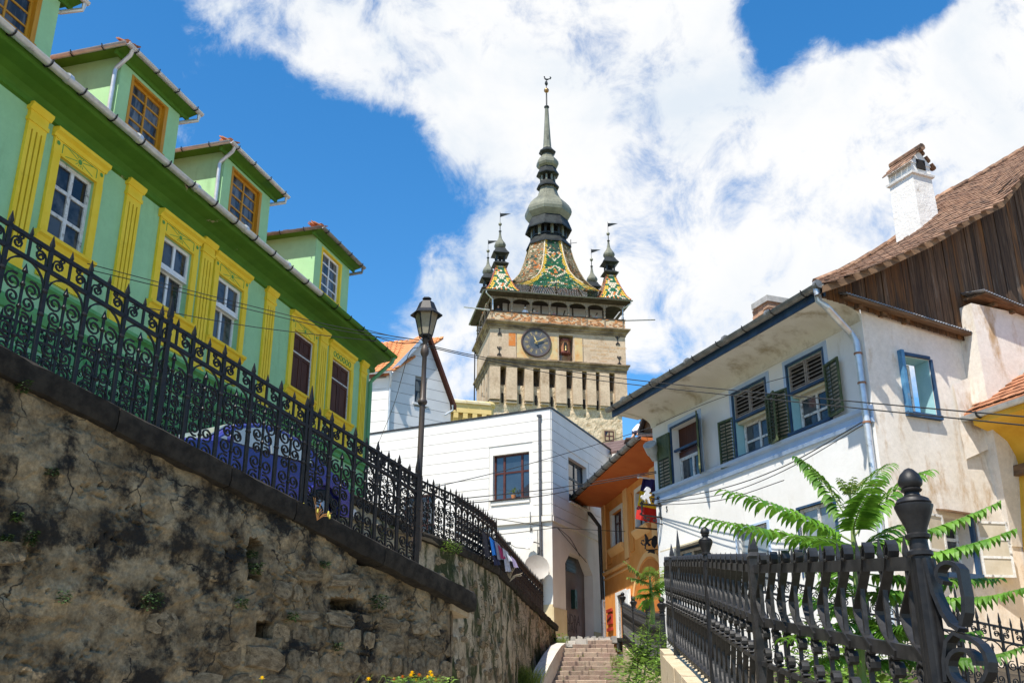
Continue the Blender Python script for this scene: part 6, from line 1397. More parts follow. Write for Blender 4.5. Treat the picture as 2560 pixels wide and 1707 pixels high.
tile_roof(ro, PT, 19, 62, .2, .17, TILEO, 300, jitter=.05)
for i in range(26):   # ridge tiles on the skyline
    a, b = PT(1, i / 26)[0], PT(1, (i + 1.12) / 26)[0]; q = MB(); q.tube([a + Vector((0, .02, .04)), b + Vector((0, .02, .09))], [.11, .09], 8); q.build('ridge_tile', TILEO, ro, True)
q = MB(); q.hexa([(gs0 + .1, -1.12, gz_ + .02), (gs1 - .1, -1.12, gz_ + .02), (gs1 - .1, -1.12, gz_ + .07), (gs0 + .1, -1.12, gz_ + .07), (SL_ + 2, 1.2, gz_ + 1.1), (gs1, 1.2, gz_ + 1.1), (gs1, 1.2, gz_ + 1.15), (SL_ + 2, 1.2, gz_ + 1.15)]); fr_ = q.build('front_roof', TILEO, wh)
def PFr(u, v): return Vector((gs0 + .2 + (gs1 - gs0 - .4) * u + (2.2 * v * (1 - u)), -1.1 + 2.3 * v, gz_ + .07 + 1.08 * v)), Vector((1, 0, 0)), Vector((0, 2.3, 1.08))
tile_roof(fr_, PFr, 50, 11, .2, .2, TILEO, 150)
# gable windows
a, b, c, d = GWIN
q = MB(); q.box(a - .09, a - .005, -.12, .05, c - .04, d + .09); q.build('blue_post', pm('bright_blue_paint', (.05, .16, .30), (.09, .24, .40), 4, .6, dirt=(.2, .2, .18), dscale=6), gwall)
q = MB(); q.box(b + .005, b + .06, -.06, .05, c - .04, d).box(a, b, -.06, .05, d + .005, d + .07).box(a - .1, b + .08, -.10, .02, c - .1, c - .005); q.build('window_border', BLUED, gwall)
q = MB(); q.box(b - .012, b - .001, .01, .4, c, d).box(a, b - .013, .01, .4, d - .012, d - .001); q.build('reveal', TURQ, gwall)
window(gwall, a + .05, b - .25, c, d - .06, .32, (.55,), (.35, .68), WORNP, GLASS, .06, .03)
a, b, c, d = LWIN
window(gwall, a, b, c, d, .30, (.5,), (.66,), WORNP, GLASS, .07, .04)
q = MB(); q.box(b + .002, b + .07, -.10, .02, c - .1, d + .08).box(a - .1, b + .1, -.12, .03, c - .1, c - .005); q.build('window_border', BLUED, gwall)
q = MB(); q.hexa([(a - .1, -.30, d + .06), (b + .15, -.30, d + .02), (b + .15, -.30, d + .06), (a - .1, -.30, d + .10), (a - .1, 0, d + .14), (b + .15, 0, d + .1), (b + .15, 0, d + .13), (a - .1, 0, d + .17)]); q.build('lintel_board', OLDW, gwall)
def casement(w, h, mt):
    q = MB(); e = .05; q.box(0, e, -.02, .02, 0, h).box(w - e, w, -.02, .02, 0, h)
    for z in (0, h * .33, h * .66, h - e): q.box(e, w - e, -.018, .018, z, z + e)
    o = q.build('open_casement', WORNP, gwall); o.matrix_local = mt
    for i in range(3): p_ = MB(); p_.box(e, w - e, -.004, .004, h * .33 * i + e, h * .33 * (i + 1)); p_.build('pane', pm('dusty_pane', (.46, .40, .30), (.56, .50, .40), 2, .25, spec=.6), o)
    return o
casement(.72, d - c + .02, M4(b + .10, -.10, c - .05, radians(-14))); casement(.60, d - c + .02, M4(a - .62, -.20, c - .0, radians(12)))
# battered foot of the gable
bt = [GF.px(2290, 1140), GF.px(2470, 1180), GF.px(2548, 1290)]
q = MB(); z1, z2_, z3 = bt[0][1], bt[1][1], bt[2][1]; pts = [(bt[0][0] - .2, z1 + .02), (bt[1][0], z2_), (5.6, z3 - .4)]
q.add([(pts[0][0], -.001, pts[0][1]), (pts[1][0], -.02, pts[1][1]), (pts[2][0], -.02, pts[2][1]), (pts[2][0], -.3, .2), (pts[1][0], -.3, .2), (LWIN[1] + .2, -.02, .2)], [(0, 1, 4, 5), (1, 2, 3, 4)])
# cables along the wall are built with the other wires
# ---- chimneys
WCH = pm('whitewashed_brick', (.66, .63, .58), (.74, .72, .68), 2, .92, .02, 9, detail=9, dirt=(.22, .17, .12), dscale=3.0, dlo=.60, dhi=.74)
cb = GF.px(2292, 560, 2.2); ct_ = GF.px(2298, 436, 2.2)
ch = thing('chimney_stack', 'whitewashed chimney with a little tiled gable on the brown roof', 'chimney', GF, cb[0], 2.2, 0)
h0, h1 = cb[1] - .9, ct_[1] - .02; w1, w2_ = .36, .44
q = MB(); n = 12
rloft(q, [(0, h0), (-.015, (h0 + h1) / 2), (-.03, h1 - .35), (.03, h1 - .33), (.04, h1 - .27), (-.03, h1 - .24), (-.03, h1)], -w1, w1, -w2_, w2_); q.build('stack', WCH, ch)
q = MB(); q.prism([(-w1, h1), (w1, h1), (0, h1 + .42)], -w2_ + .01, w2_ - .01); q.build('gablet', WCH, ch)
q = MB(); q.box(-.15, .15, -w2_ - .004, -w2_ + .04, h1 - .14, h1 + .14); q.build('smoke_hole', DARK, ch)
tmm = tile_mesh(.2, .2).mesh('roof_tile', TILEO)
for sg in (-1, 1):
    for i in range(5):
        for j in range(3):
            f = j / 3; p_ = Vector((sg * (w1 + .13) * (1 - f), -w2_ - .08 + (2 * w2_ + .16) * (i + .5) / 5, h1 - .08 + .54 * f)); up = Vector((-sg * (w1 + .1), 0, .46)).normalized(); al = Vector((0, -sg, 0)); nn = al.cross(up)
            ob('roof_tile', tmm, ch, mat4=Matrix(((al.x, up.x, nn.x, p_.x), (al.y, up.y, nn.y, p_.y), (al.z, up.z, nn.z, p_.z + .03), (0, 0, 0, 1))))
q = MB(); q.tube([(0, -w2_ - .14, h1 + .47), (0, w2_ + .12, h1 + .47)], .10, 8); q.build('ridge_tile', TILEO, ch, True)
c2 = RF.px(1925, 782, 1.2); k2 = thing('brick_chimney', 'stub of a brick chimney behind the zinc gutter', 'chimney', RF, c2[0], 1.2, 0)
for j in range(7):
    for i in range(3):
        q = MB(); o_ = (j % 2) * .11; a = -.36 + i * .25 + random.uniform(-.01, .01); q.box(a, a + .235, -.3 + random.uniform(-.015, .01), .3, c2[1] - .45 + j * .085, c2[1] - .375 + j * .085); q.build('brick', pm('pale_brick', (.38, .20, .12), (.48, .33, .22), 3, .9, .008, 30, rnd=.3), k2)
q = MB(); q.box(-.33, .36, -.29, .29, c2[1] - .5, c2[1] + .12); q.build('core', MORTAR, k2); q = MB(); q.box(-.30, .42, -.36, .36, c2[1] + .14, c2[1] + .3); q.build('cap', pm('concrete_cap', (.3, .3, .28), (.4, .39, .37), 4, .9, .004, 30), k2)
# ------------------------------------------------------------------ yellow house at the frame's edge
OCH = pm('ochre_render', (.64, .36, .035), (.70, .42, .06), 1.2, .85, .002, 30, dirt=(.56, .29, .025), dscale=1, dlo=.5, dhi=.75)
p0 = GF.w(GF.px(2545, 1290, -.05)[0], -.05, 0); YH = Fr((p0.x, p0.y), 157.0)
ye = thing('yellow_house', 'ochre yellow house with a zinc gutter beside the white gable', 'house', YH)
g0, g1 = YH.px(2397, 1045, -1.15), YH.px(2558, 997, -1.15); gy = (g0[1] + g1[1]) / 2; ga = g0[0]
q = MB(); q.box(0, 6, 0, .4, .2, gy - .55); q.build('wall', OCH, ye)
q = MB(); q.prismx([(0, gy - 1.0), (-.06, gy - .8), (-.3, gy - .5), (-.7, gy - .30), (-1.08, gy - .2), (-1.08, gy - .04), (0, gy + .1)], ga + .3, 6); q.build('soffit', OCH, ye, True)
q = MB(); q.box(-.3, 6, -.16, .0, gy - 1.22, gy - 1.0); q.build('beam', OLDW, ye)
q = MB(); gutter(q, [(ga, -1.15, gy), (6, -1.15, gy)], .10); q.build('gutter', ZINC, ye, True)
q = MB(); q.tube([(ga + .55, -1.26, gy + .02), (ga + .55, -1.24, gy - .08), (ga + .55, -1.15, gy - .12), (ga + .55, -1.05, gy - .06)], .02, 6); q.build('gutter_bracket', IRON, ye)
rt = YH.px(2560, 935, .6)
q = MB(); q.hexa([(ga + .1, -1.12, gy + .03), (6, -1.12, gy + .03), (6, -1.12, gy + .08), (ga + .1, -1.12, gy + .08), (ga + .9, 1.5, gy + 1.7), (6, 1.5, gy + 1.7), (6, 1.5, gy + 1.75), (ga + .9, 1.5, gy + 1.75)]); yr = q.build('roof', TILE, ye)
def PY(u, v): return Vector((ga + .15 + .8 * v + (5.6 - ga - .8 * v) * u, -1.1 + 2.6 * v, gy + .09 + 1.67 * v)), Vector((1, 0, 0)), Vector((0, 2.6, 1.67))
tile_roof(yr, PY, 30, 11, .2, .2, TILE, 300)
# lumpy render that joins it to the gable
q = MB(); ga0 = GF.px(2400, 1060, -.06)[0]
for i in range(9):
    s = ga0 + i * .28; 
    for j in range(7): q.v.append((s, -.06 - .35 * (j / 6) ** 2 * (i / 8) - .04 * fbm3(s * 2, j * .7, 1), gy + .75 - j * .28 + .12 * i))
for i in range(8):
    for j in range(6): a = i * 7 + j; q.f.append([a, a + 1, a + 8, a + 7]); q.m.append(0)
o = q.build('render_fillet', LIMEG, wh, True); o.matrix_local = GM
# ------------------------------------------------------------------ signs, flag and lamp at the far corner
fg = thing('hanging_flag', 'blue yellow red flag hanging in front of the orange house', 'flag', loc=(0, 0, 0)); Yf = 33.6
def fp(zx, zy, d=0.): return atY(1560 + zx * .1786, 1180 + zy * .1786, Yf + d)
FC = [pm('flag_blue', (.025, .02, .10), (.035, .03, .14), 4, .8, trans=.25), pm('flag_yellow', (.72, .50, .02), (.78, .56, .03), 4, .8, trans=.25), pm('flag_red', (.45, .02, .015), (.52, .03, .02), 4, .8, trans=.25)]
cn = [(265, 80, 470, 110), (225, 260, 470, 300), (190, 465, 470, 520), (158, 650, 470, 722)]
for k in range(3):
    q = MB(); n = 9
    for j in range(5):
        f = j / 4
        for i in range(n):
            t = i / (n - 1); a = cn[k]; b = cn[k + 1]; xl, yl = a[0] + (b[0] - a[0]) * f, a[1] + (b[1] - a[1]) * f; xr, yr_ = a[2], a[3] + (b[3] - a[3]) * f
            q.v.append(tuple(fp(xl + (xr - xl) * t, yl + (yr_ - yl) * t, .12 * sin(t * 7 + k + f) + .05 * sin(t * 15))))
    for j in range(4):
        for i in range(n - 1): a = j * n + i; q.f.append([a, a + n, a + n + 1, a + 1]); q.m.append(0)
    q.build('flag_band', FC[k], fg, True)
q = MB(); q.tube([fp(205, 65), fp(470, 112)], .03, 6); q.ball(fp(205, 65), .06, 8, 5); q.build('flag_pole', WHITEP, fg)
sg_ = thing('bracket_sign', 'iron bracket with empty frame and white prancing horse on the white house corner', 'sign', loc=(0, 0, 0))
RFn = RF.w(-8.85, 0, 0)
def bp(zx, zy):   # a point of the bracket's plane, square to the facade at s = -8.85
    r = Vector(ray(1560 + zx * .1786, 1180 + zy * .1786)); k = RFn.dot(RF.s) / r.dot(RF.s); w = r * k; return (-(w - RFn).dot(RF.n), w.z)
BM = Matrix.Identity(4); BM.col[0][:3] = -RF.n; BM.col[1][:3] = RF.s; BM.col[3][:3] = RFn
sg_.matrix_world = BM
def bz(p): return [bp(*a) for a in p]
q = MB(); q.strip(bz([(250, 445), (500, 470), (510, 630), (250, 600), (250, 445)]), .045, -.02, .02); q.build('frame', IRON, sg_)
q = MB(); q.strip(bz([(600, 395), (460, 375), (375, 365)]), .03, -.015, .015); q.strip(bz([(600, 735), (440, 712)]), .03, -.015, .015)
for cx_, cy_, r_, d_ in ((262, 415, 24, 1), (235, 440, 20, -1), (480, 355, 22, 1), (520, 470, 20, -1), (530, 640, 22, 1), (235, 585, 18, -1), (345, 655, 22, 1), (290, 640, 24, -1), (430, 670, 24, 1), (405, 320, 22, -1), (410, 400, 24, 1), (200, 500, 22, 1), (490, 440, 20, -1)):
    q.strip(bz([(cx_ + x, cy_ + y) for x, y in spiral(0, 0, r_, r_ * .25, 1.0, 1.4 * d_, 12)]), .02, -.012, .012)
tag(q.build('scrollwork', IRON, sg_), kind='stuff')
hz = [(300, 225), (318, 205), (345, 215), (368, 240), (365, 270), (340, 290), (355, 305), (378, 310), (372, 330), (340, 345), (355, 400), (368, 440), (345, 440), (325, 390), (300, 365), (285, 395), (300, 420), (270, 385), (245, 370), (232, 345), (250, 320), (275, 325), (290, 300), (305, 265), (285, 250)]
q = MB(); pts = bz(hz); q.prism(pts, -.03, .03); q.build('horse', pm('grey_white_enamel', (.55, .55, .56), (.66, .66, .67), 8, .5), sg_)
li = thing('lion_sign', 'black iron lion and shield sign below the flag', 'sign', loc=(0, 0, 0)); Yl = 34.2
def lp(pts, y=Yl): return [tuple(atY(1560 + a * .1786, 1180 + b * .1786, y)) for a, b in pts]
def plate(pts, mat, name, par, t=.04): 
    P_ = lp(pts); n = len(P_); q = MB(); q.add([(x, Yl, z) for x, y, z in P_] + [(x, Yl + t, z) for x, y, z in P_], [tuple(range(n)), tuple(range(2 * n - 1, n - 1, -1))] + [(i, i + n, (i + 1) % n + n, (i + 1) % n) for i in range(n)]); return q.build(name, mat, par)
plate([(285, 870), (300, 860), (318, 880), (335, 910), (345, 940), (372, 925), (390, 920), (392, 935), (355, 965), (345, 985), (372, 1010), (378, 1025), (345, 1030), (328, 1000), (312, 1020), (305, 1060), (318, 1075), (288, 1072), (292, 1030), (280, 1010), (300, 975), (290, 940), (295, 905)], IRON, 'lion', li)
plate([(400, 905), (432, 880), (470, 900), (470, 1000), (432, 1065), (400, 1040), (384, 1000), (386, 940)], IRON, 'shield', li)
plate([(310, 1080), (470, 1072), (470, 1084), (430, 1090), (435, 1140), (400, 1130), (370, 1120), (330, 1130), (345, 1100), (310, 1090)], IRON, 'bracket', li)
q = MB(); q.tube([tuple(atY(1560 + a * .1786, 1180 + b * .1786, Yl)) for a, b in ((288, 1015), (262, 1010), (240, 985), (250, 955), (270, 950), (280, 970))], .025, 5); q.tube([tuple(atY(1560 + a * .1786, 1180 + b * .1786, Yl)) for a, b in ((160, 775), (470, 800))], .03, 5); q.build('tail_and_rod', IRON, li)
fl = thing('street_floodlight', 'grey floodlight fixed to the white house corner under its eaves', 'floodlight', loc=(0, 0, 0)); a, b, c = atY(1638, 1150, 28.4), atY(1632, 1132, 28.3), atY(1624, 1110, 28.1)
q = MB(); q.tube([a, b], [.09, .14], 10); q.tube([b, c], [.17, .20], 12); q.build('housing', pm('grey_enamel', (.30, .33, .34), (.4, .43, .44), 5, .4), fl, True)
# ------------------------------------------------------------------ heavy flat-bar fence on the right
FP_ = [Vector((1.50, 2.2, .34)), Vector((1.68, 4.2, .596)), Vector((1.79, 7.57, 1.04)), Vector((2.07, 10.87, 1.54)), Vector((2.5, 16.81, 2.39))]
ft = thing('bar_fence', 'heavy black flat-bar fence with curled bar ends beside the steps', 'fence', loc=(0, 0, 0))
def lens(z0, z1, side=1, curl_top=.0, curl_bot=.0):
    """a flat bar that bows out to one side between two rails, with curled ends"""
    p = []
    if curl_top: p += [(x, z) for x, z in spiral(-.045, z1 + .075, .018, .046, 2.2, -1.05, 10)]
    mid = z0 + (z1 - z0) * .46
    for i in range(8):
        t = i / 7; p.append((side * (.005 + .20 * t ** 1.1), z1 - (z1 - mid) * t))
    for i in range(1, 9):
        t = i / 8; p.append((side * (.205 * cos(t * pi / 2) ** .8 + .005) if t < 1 else side * .005, mid - (mid - z0) * t))
    if curl_bot: p += [(x, z) for x, z in spiral(side * .055, z0 - .075, .055, .02, pi * .72, -1.25 * side, 10)]
    return p
def bar_unit(sl, far=False):
    a = MB(); a.box(-.011, .011, -.011, .011, -1.24, .03); a.lathe([(.015, .03), (.017, .05), (.002, .125)], 0, 0, 4, pi / 4); shear(a, sl)
    b = MB(); b.strip(lens(-.37, -.01, 1, 1, 1), .009, -.024, .024); shear(b, sl)
    c = MB(); c.strip(lens(-1.17, -.66, 1, 0, 0), .009, -.022, .022); c.strip(spiral(.05, -.585, .055, .02, -2.4, 1.25, 12), .009, -.022, .022); shear(c, sl)
    return a.mesh('picket', IRON2), b.mesh('curved_bar', IRON2), c.mesh('lower_curved_bar', IRON2)
def post_mesh(h=1.30):
    q = MB(); q.lathe([(.040, -h), (.040, .03), (.052, .035), (.052, .05), (.038, .06), (.036, .10), (.05, .105), (.052, .118), (.04, .126), (.043, .145), (.068, .185 + .02), (.078, .215 + .02), (.078, .232 + .01), (.070, .245), (.074, .252), (.066, .262), (.064, .268), (.034, .282), (.030, .295), (.042, .302), (.044, .308), (.036, .315), (.048, .328), (.050, .345), (.040, .372), (.018, .395), (.002, .402)], 0, 0, 14); q.box(-.037, .037, -.037, .037, -h, .02)
    return q.mesh('post', IRON, True)
PM = post_mesh()
for k, (a, b) in enumerate(zip(FP_, FP_[1:])):
    d = Vector((b.x - a.x, b.y - a.y, 0)); L = d.length; d.normalize(); sl = (b.z - a.z) / L; rz = atan2(d.y, d.x); P = (.34, .34, .355, .36)[k]; n = round(L / P); p = L / n
    if k == 0: continue
    ms = bar_unit(sl)
    for i in range(n):
        t = p * (i + .5); q = a + d * t + Vector((0, 0, sl * t))
        ob('picket', ms[0], ft, q, (0, 0, rz + random.uniform(-.02, .02))); o = q - d * .03
        ob('curved_bar', ms[1], ft, q - d * .105 - Vector((0, 0, sl * .105)), (0, 0, rz), (1, 1, 1)); ob('lower_curved_bar', ms[2], ft, q - d * .105 - Vector((0, 0, sl * .105)), (0, 0, rz))
    for z, w in ((0, .030), (-.37, .030), (-1.19, .022), (-.66, .016)):
        q = MB(); q.hexa([(-.03, -.014, z - w), (L, -.014, z - w + sl * L), (L, -.014, z + w + sl * L), (-.03, -.014, z + w), (-.03, .014, z - w), (L, .014, z - w + sl * L), (L, .014, z + w + sl * L), (-.03, .014, z + w)]); ob('rail', q.mesh('rail', IRON2), ft, a, (0, 0, rz))
for i in (1, 3): ob('post', PM, ft, FP_[i])
q = MB(); w = .042; q.box(-w, w, -w, w, -1.3, .07); q.lathe([(w * 1.3, .07), (w * 1.5, .09), (w * 1.05, .12), (w * 1.1, .14), (.003, .30)], 0, 0, 4, pi / 4); sp = q.mesh('post', IRON2); ob('post', sp, ft, FP_[2]); ob('post', sp, ft, FP_[3].lerp(FP_[4], .74))
q = MB(); q.lathe([(.03, -.2), (.03, .2), (.035, .25), (.003, .48)], 0, 0, 4, pi / 4); ob('post', q.mesh('post', IRON2), ft, FP_[3].lerp(FP_[4], .55))
# big S scroll on the near side of the last post
d = Vector((.35, -.94, 0)).normalized(); rz = atan2(d.y, d.x) + .30; q = MB()
pa = [(.035, .02), (.05, -.12), (.075, -.20), (.10, -.245), (.135, -.27)]; q.strip(pa, .016, -.036, .036)
q.strip([(.085 + x, -.085 + z) for x, z in [(.06, -.17), (.082, -.12), (.09, -.06)]] + spiral(.115, -.06, .06, .03, .35, .62, 10), .016, -.036, .036)
q.strip([(.05, -.46), (.055, -.38), (.075, -.31), (.11, -.28)] + spiral(.135, -.40, .105, .045, 1.5, -1.25, 22), .016, -.036, .036)
q.strip([(.02, -.62), (.06, -.58)] + spiral(-.0, -.54, .07, .03, 1.0, 1.3, 14), .016, -.036, .036)
ob('scroll_bracket', q.mesh('scroll_bracket', IRON), ft, FP_[1], (0, 0, rz))
# stone parapet below it, garden soil behind
PAR = pm('parapet_stone', (.46, .36, .23), (.56, .47, .33), 2.5, .92, .01, 20, detail=9, dirt=(.30, .23, .14), dscale=2.5, dlo=.5, dhi=.7)
pp = thing('stone_parapet', 'pale stone parapet that carries the heavy black bar fence', 'parapet', loc=(0, 0, 0))
for a, b in zip(FP_, FP_[1:]):
    d = (b - a); L = Vector((d.x, d.y, 0)).length; n = max(2, round(L / .95)); off = Vector((d.y, -d.x, 0)).normalized()
    for i in range(n):
        p0, p1 = a + d * ((i + .01) / n), a + d * ((i + .99) / n); t = -1.34 + random.uniform(-.012, .012); tz = Vector((0, 0, t)); lo = Vector((0, 0, -2.6)); o1, o2 = -off * (.16 + random.uniform(-.02, .02)), off * .22
        q = MB(); q.hexa([p0 + o1 + lo, p1 + o1 + lo, p1 + o1 + tz, p0 + o1 + tz, p0 + o2 + lo, p1 + o2 + lo, p1 + o2 + tz, p0 + o2 + tz]); q.build('parapet_block', PAR, pp)
sheet('garden_bed', lambda x, y: (-1.42 + .15 * (y - 2) + .06 * fbm3(x, y, 2)) if x > 1.95 + max(-.2, (y - 7.57) * .08) else -2.6, 1.4, 9.0, .5, 16.5, 60, 40, SOIL)
# smaller fence further up, with a gate post
mf = thing('picket_fence', 'small dark iron fence between the steps and the orange doorway', 'fence', loc=(0, 0, 0))
MP = [Vector((3.42, 32, 3.29)), Vector((3.28, 28, 2.72)), Vector((3.13, 24, 2.20)), Vector((3.03, 21, 1.93))]
for a, b in zip(MP, MP[1:]):
    d = Vector((b.x - a.x, b.y - a.y, 0)); L = d.length; d.normalize(); sl = (b.z - a.z) / L; rz = atan2(d.y, d.x); n = round(L / .2); p = L / n
    q = MB(); q.box(-.013, .013, -.013, .013, -1.15, .03); q.lathe([(.02, .03), (.003, .13)], 0, 0, 4, pi / 4); me = q.mesh('picket', IRON2); q = MB(); q.strip(lens(-.36, -.01, 1, 0, 1), .012, -.02, .02); q.strip(lens(-1.1, -.55, 1, 0, 0), .012, -.02, .02); mc = q.mesh('curved_bar', IRON2)
    for i in range(n): t = p * (i + .5); ob('picket', me, mf, a + d * t + Vector((0, 0, sl * t)), (0, 0, rz)); ob('curved_bar', mc, mf, a + d * (t - p * .4) + Vector((0, 0, sl * t)), (0, 0, rz))
    for z in (0, -.36, -1.15): q = MB(); w = .022; q.hexa([(0, -w, z - w), (L, -w, z - w + sl * L), (L, -w, z + w + sl * L), (0, -w, z + w), (0, w, z - w), (L, w, z - w + sl * L), (L, w, z + w + sl * L), (0, w, z + w)]); ob('rail', q.mesh('rail', IRON2), mf, a, (0, 0, rz))
for i, q in enumerate(MP): ob('post', PM, mf, q, None, (1.3, 1.3, 1.0))
q = MB(); a, b = MP[3] + Vector((0, 0, .25)), MP[3] + Vector((-1.4, 5.5, 1.1)); q.tube([MP[3] + Vector((0, 0, .3)), MP[2] + Vector((.35, 0, .42))], .03, 6); ob('top_bar', q.mesh('top_bar', IRON2), mf)
ms_ = thing('low_kerb_wall', 'low stone kerb wall under the small iron fence right of the steps', 'wall', loc=(0, 0, 0))
for a, b in zip(MP, MP[1:]):
    for i in range(4):
        p0, p1 = a.lerp(b, (i + .02) / 4), a.lerp(b, (i + .98) / 4); q = MB(); t = Vector((0, 0, -1.17)); lo = Vector((0, 0, -2.2)); o1, o2 = Vector((-.06, 0, 0)), Vector((.3, 0, 0)); q.hexa([p0 + o1 + lo, p0 + o2 + lo, p0 + o2 + t, p0 + o1 + t, p1 + o1 + lo, p1 + o2 + lo, p1 + o2 + t, p1 + o1 + t]); q.build('kerb_block', PAR, ms_)
# scroll fence in front of the gable
gp = [atY(1800, 1420, 12.3), atY(2387, 1543, 12.6), atY(2557, 1578, 12.8), atY(2900, 1650, 13.2)]
scroll_fence('scroll_fence', 'fine iron scroll fence before the white gable, behind the ailanthus', [p - Vector((0, 0, 1.25)) for p in gp], 1.25, .17, .34, .50, IRON, posts=(2.92,), post_h=.42, group='wrought iron scroll fences')
bw = thing('garden_wall', 'low dark garden wall under the fine scroll fence', 'wall', loc=(0, 0, 0)); q = MB()
for a, b in zip(gp, gp[1:]): h = Vector((0, 0, 1.27)); q.hexa([a - h - Vector((0, 0, 2)), b - h - Vector((0, 0, 2)), b - h, a - h, a - h + Vector((0, .4, -2)), b - h + Vector((0, .4, -2)), b - h + Vector((0, .4, 0)), a - h + Vector((0, .4, 0))])
tag(q.build('masonry', MORTAR, bw), kind='stuff')
# ------------------------------------------------------------------ tree of heaven saplings
def leaflet(m, base, d, side, up, l, w, droop):
    """one drooping pointed leaflet folded along its midrib"""
    a = (side + d * .25).normalized(); pts = []; n = up
    dn = Vector((0, 0, -1))
    p = base; dirv = a.copy(); mid = [p.copy()]
    for i in range(4):
        dirv = (dirv + dn * droop * (.35 + .3 * i)).normalized(); p = p + dirv * l / 4; mid.append(p.copy())
    wd = [.16, 1.0, .82, .46, .0]; wv = a.cross(n).normalized() if a.cross(n).length > .01 else d
    wv = (d - dirv * d.dot(dirv)).normalized(); nn = wv.cross(a).normalized(); sh = nn if nn.z > 0 else -nn
    L_, R_ = [mid[i] + wv * w * wd[i] + sh * w * .25 * wd[i] for i in range(5)], [mid[i] - wv * w * wd[i] + sh * w * .25 * wd[i] for i in range(5)]
    m.add(L_[:4] + mid + R_[:4], [(0, 4, 5, 1), (1, 5, 6, 2), (2, 6, 7, 3), (3, 7, 8), (4, 9, 10, 5), (5, 10, 11, 6), (6, 11, 12, 7), (7, 12, 8)])
def frond(parent, P, npair, l, mat, name='frond', droop=.5, w=.37, tip=.55, bare=.12):
    """compound leaf: rachis through the points P with leaflets in pairs"""
    P = [Vector(p) for p in P]; n = 24
    def bz(t): a = P[0].lerp(P[1], t); b = P[1].lerp(P[2], t); return a.lerp(b, t)
    q = MB(); q.tube([bz(i / 10) for i in range(11)], [.007 - .0055 * i / 10 for i in range(11)], 5); r = q.build(name, STEM, parent, True); m = MB()
    for i in range(npair):
        t = bare + (1 - bare) * i / (npair - 1); p = bz(t); d = (bz(min(1, t + .02)) - bz(max(0, t - .02))).normalized(); s = d.cross(Vector((0, 0, 1)))
        s = s.normalized() if s.length > .05 else Vector((1, 0, 0)); u = s.cross(d).normalized(); u = u if u.z > 0 else -u
        k = (.62 + .38 * min(1, t * 5)) * (1 - (1 - tip) * max(0, (t - .55) / .45) ** 1.4)
        for sg in (-1, 1):
            e = random.uniform(.86, 1.1); leaflet(m, p + d * random.uniform(-.006, .006), d, (s * sg + u * random.uniform(-.1, .15)).normalized(), u, l * k * e, l * k * w * .5 * e, droop * random.uniform(.6, 1.35))
    m.build('leaflets', mat, r, False); return r
tr = thing('ailanthus_sapling', 'tall tree of heaven sapling with long feathery leaves behind the bar fence', 'tree', loc=(0, 0, 0)); YT = 6.9
def tp(x, y, d=0.): return atY(1700 + x * .3998, 1080 + y * .3998, YT + d)
q = MB(); q.tube([tp(1160, 1900), tp(1135, 1500), tp(1118, 1100), tp(1092, 760), tp(1072, 500), tp(1058, 330)], [.034, .03, .026, .019, .011, .004], 8); q.build('trunk', STEM, tr, True)
FR_ = [((1085, 690), (720, 470), (275, 362), .1, -.5), ((1085, 730), (640, 620), (100, 528), -.2, -.9), ((1072, 600), (900, 250), (722, 152), .2, .3), ((1066, 560), (1120, 300), (1312, 196), .2, .6), ((1085, 640), (1080, 520), (1225, 310), -.25, -.62), ((1085, 660), (1330, 280), (1565, 236), .1, .35),
       ((1095, 720), (1560, 640), (1990, 438), .1, -.1), ((1100, 800), (1600, 800), (2080, 610), -.1, -.3), ((1100, 880), (1600, 930), (1995, 912), .1, .2), ((1105, 930), (1700, 1120), (2150, 972), .05, -.35), ((1085, 790), (980, 650), (708, 655), -.5, -1.0), ((1090, 780), (1270, 600), (1410, 572), .3, .7),
       ((1118, 1120), (1500, 1330), (1850, 1240), .1, .2), ((1120, 1200), (1640, 1540), (2130, 1340), -.1, -.2), ((1118, 1100), (900, 1080), (760, 1010), .15, .5), ((1118, 1160), (960, 1220), (640, 1290), -.1, -.6), ((1125, 1300), (1400, 1220), (1500, 1170), -.35, -.8), ((1110, 950), (960, 820), (820, 860), .4, .8), ((1130, 1400), (880, 1380), (800, 1480), -.2, -.5), ((1110, 1000), (1260, 1000), (1500, 1060), .3, .7), ((1130, 1450), (1300, 1380), (1640, 1480), 0, .3), ((1118, 1050), (1000, 900), (900, 930), -.3, -.7), ((1125, 1250), (1250, 1150), (1330, 1300), -.3, -.5)]
for i, (a, b, c, d1, d2) in enumerate(FR_): frond(tr, (tp(*a), tp(*b, d1), tp(*c, d2)), 25 + (i % 3), .15, LEAF, droop=.55 if i not in (4, 10) else .2)
for k in range(5):
    a = k * 1.26; frond(tr, (tp(1060, 400), tp(1060 + 40 * cos(a), 330, .05 * sin(a)), tp(1060 + 85 * cos(a), 300 + 20 * sin(a), .12 * sin(a))), 9, .05, LEAFT, droop=.3)
tr2 = thing('ailanthus_sapling', 'slim young tree of heaven against the orange wall', 'tree', loc=(0, 0, 0)); Y2 = 19.5
def tq(x, y, d=0.): return atY(1560 + x * .2087, 1380 + y * .2087, Y2 + d)
q = MB(); q.tube([tq(345, 860), tq(345, 700), tq(325, 480), tq(310, 300), tq(312, 220)], [.05, .045, .035, .02, .008], 7); q.build('trunk', STEM, tr2, True)
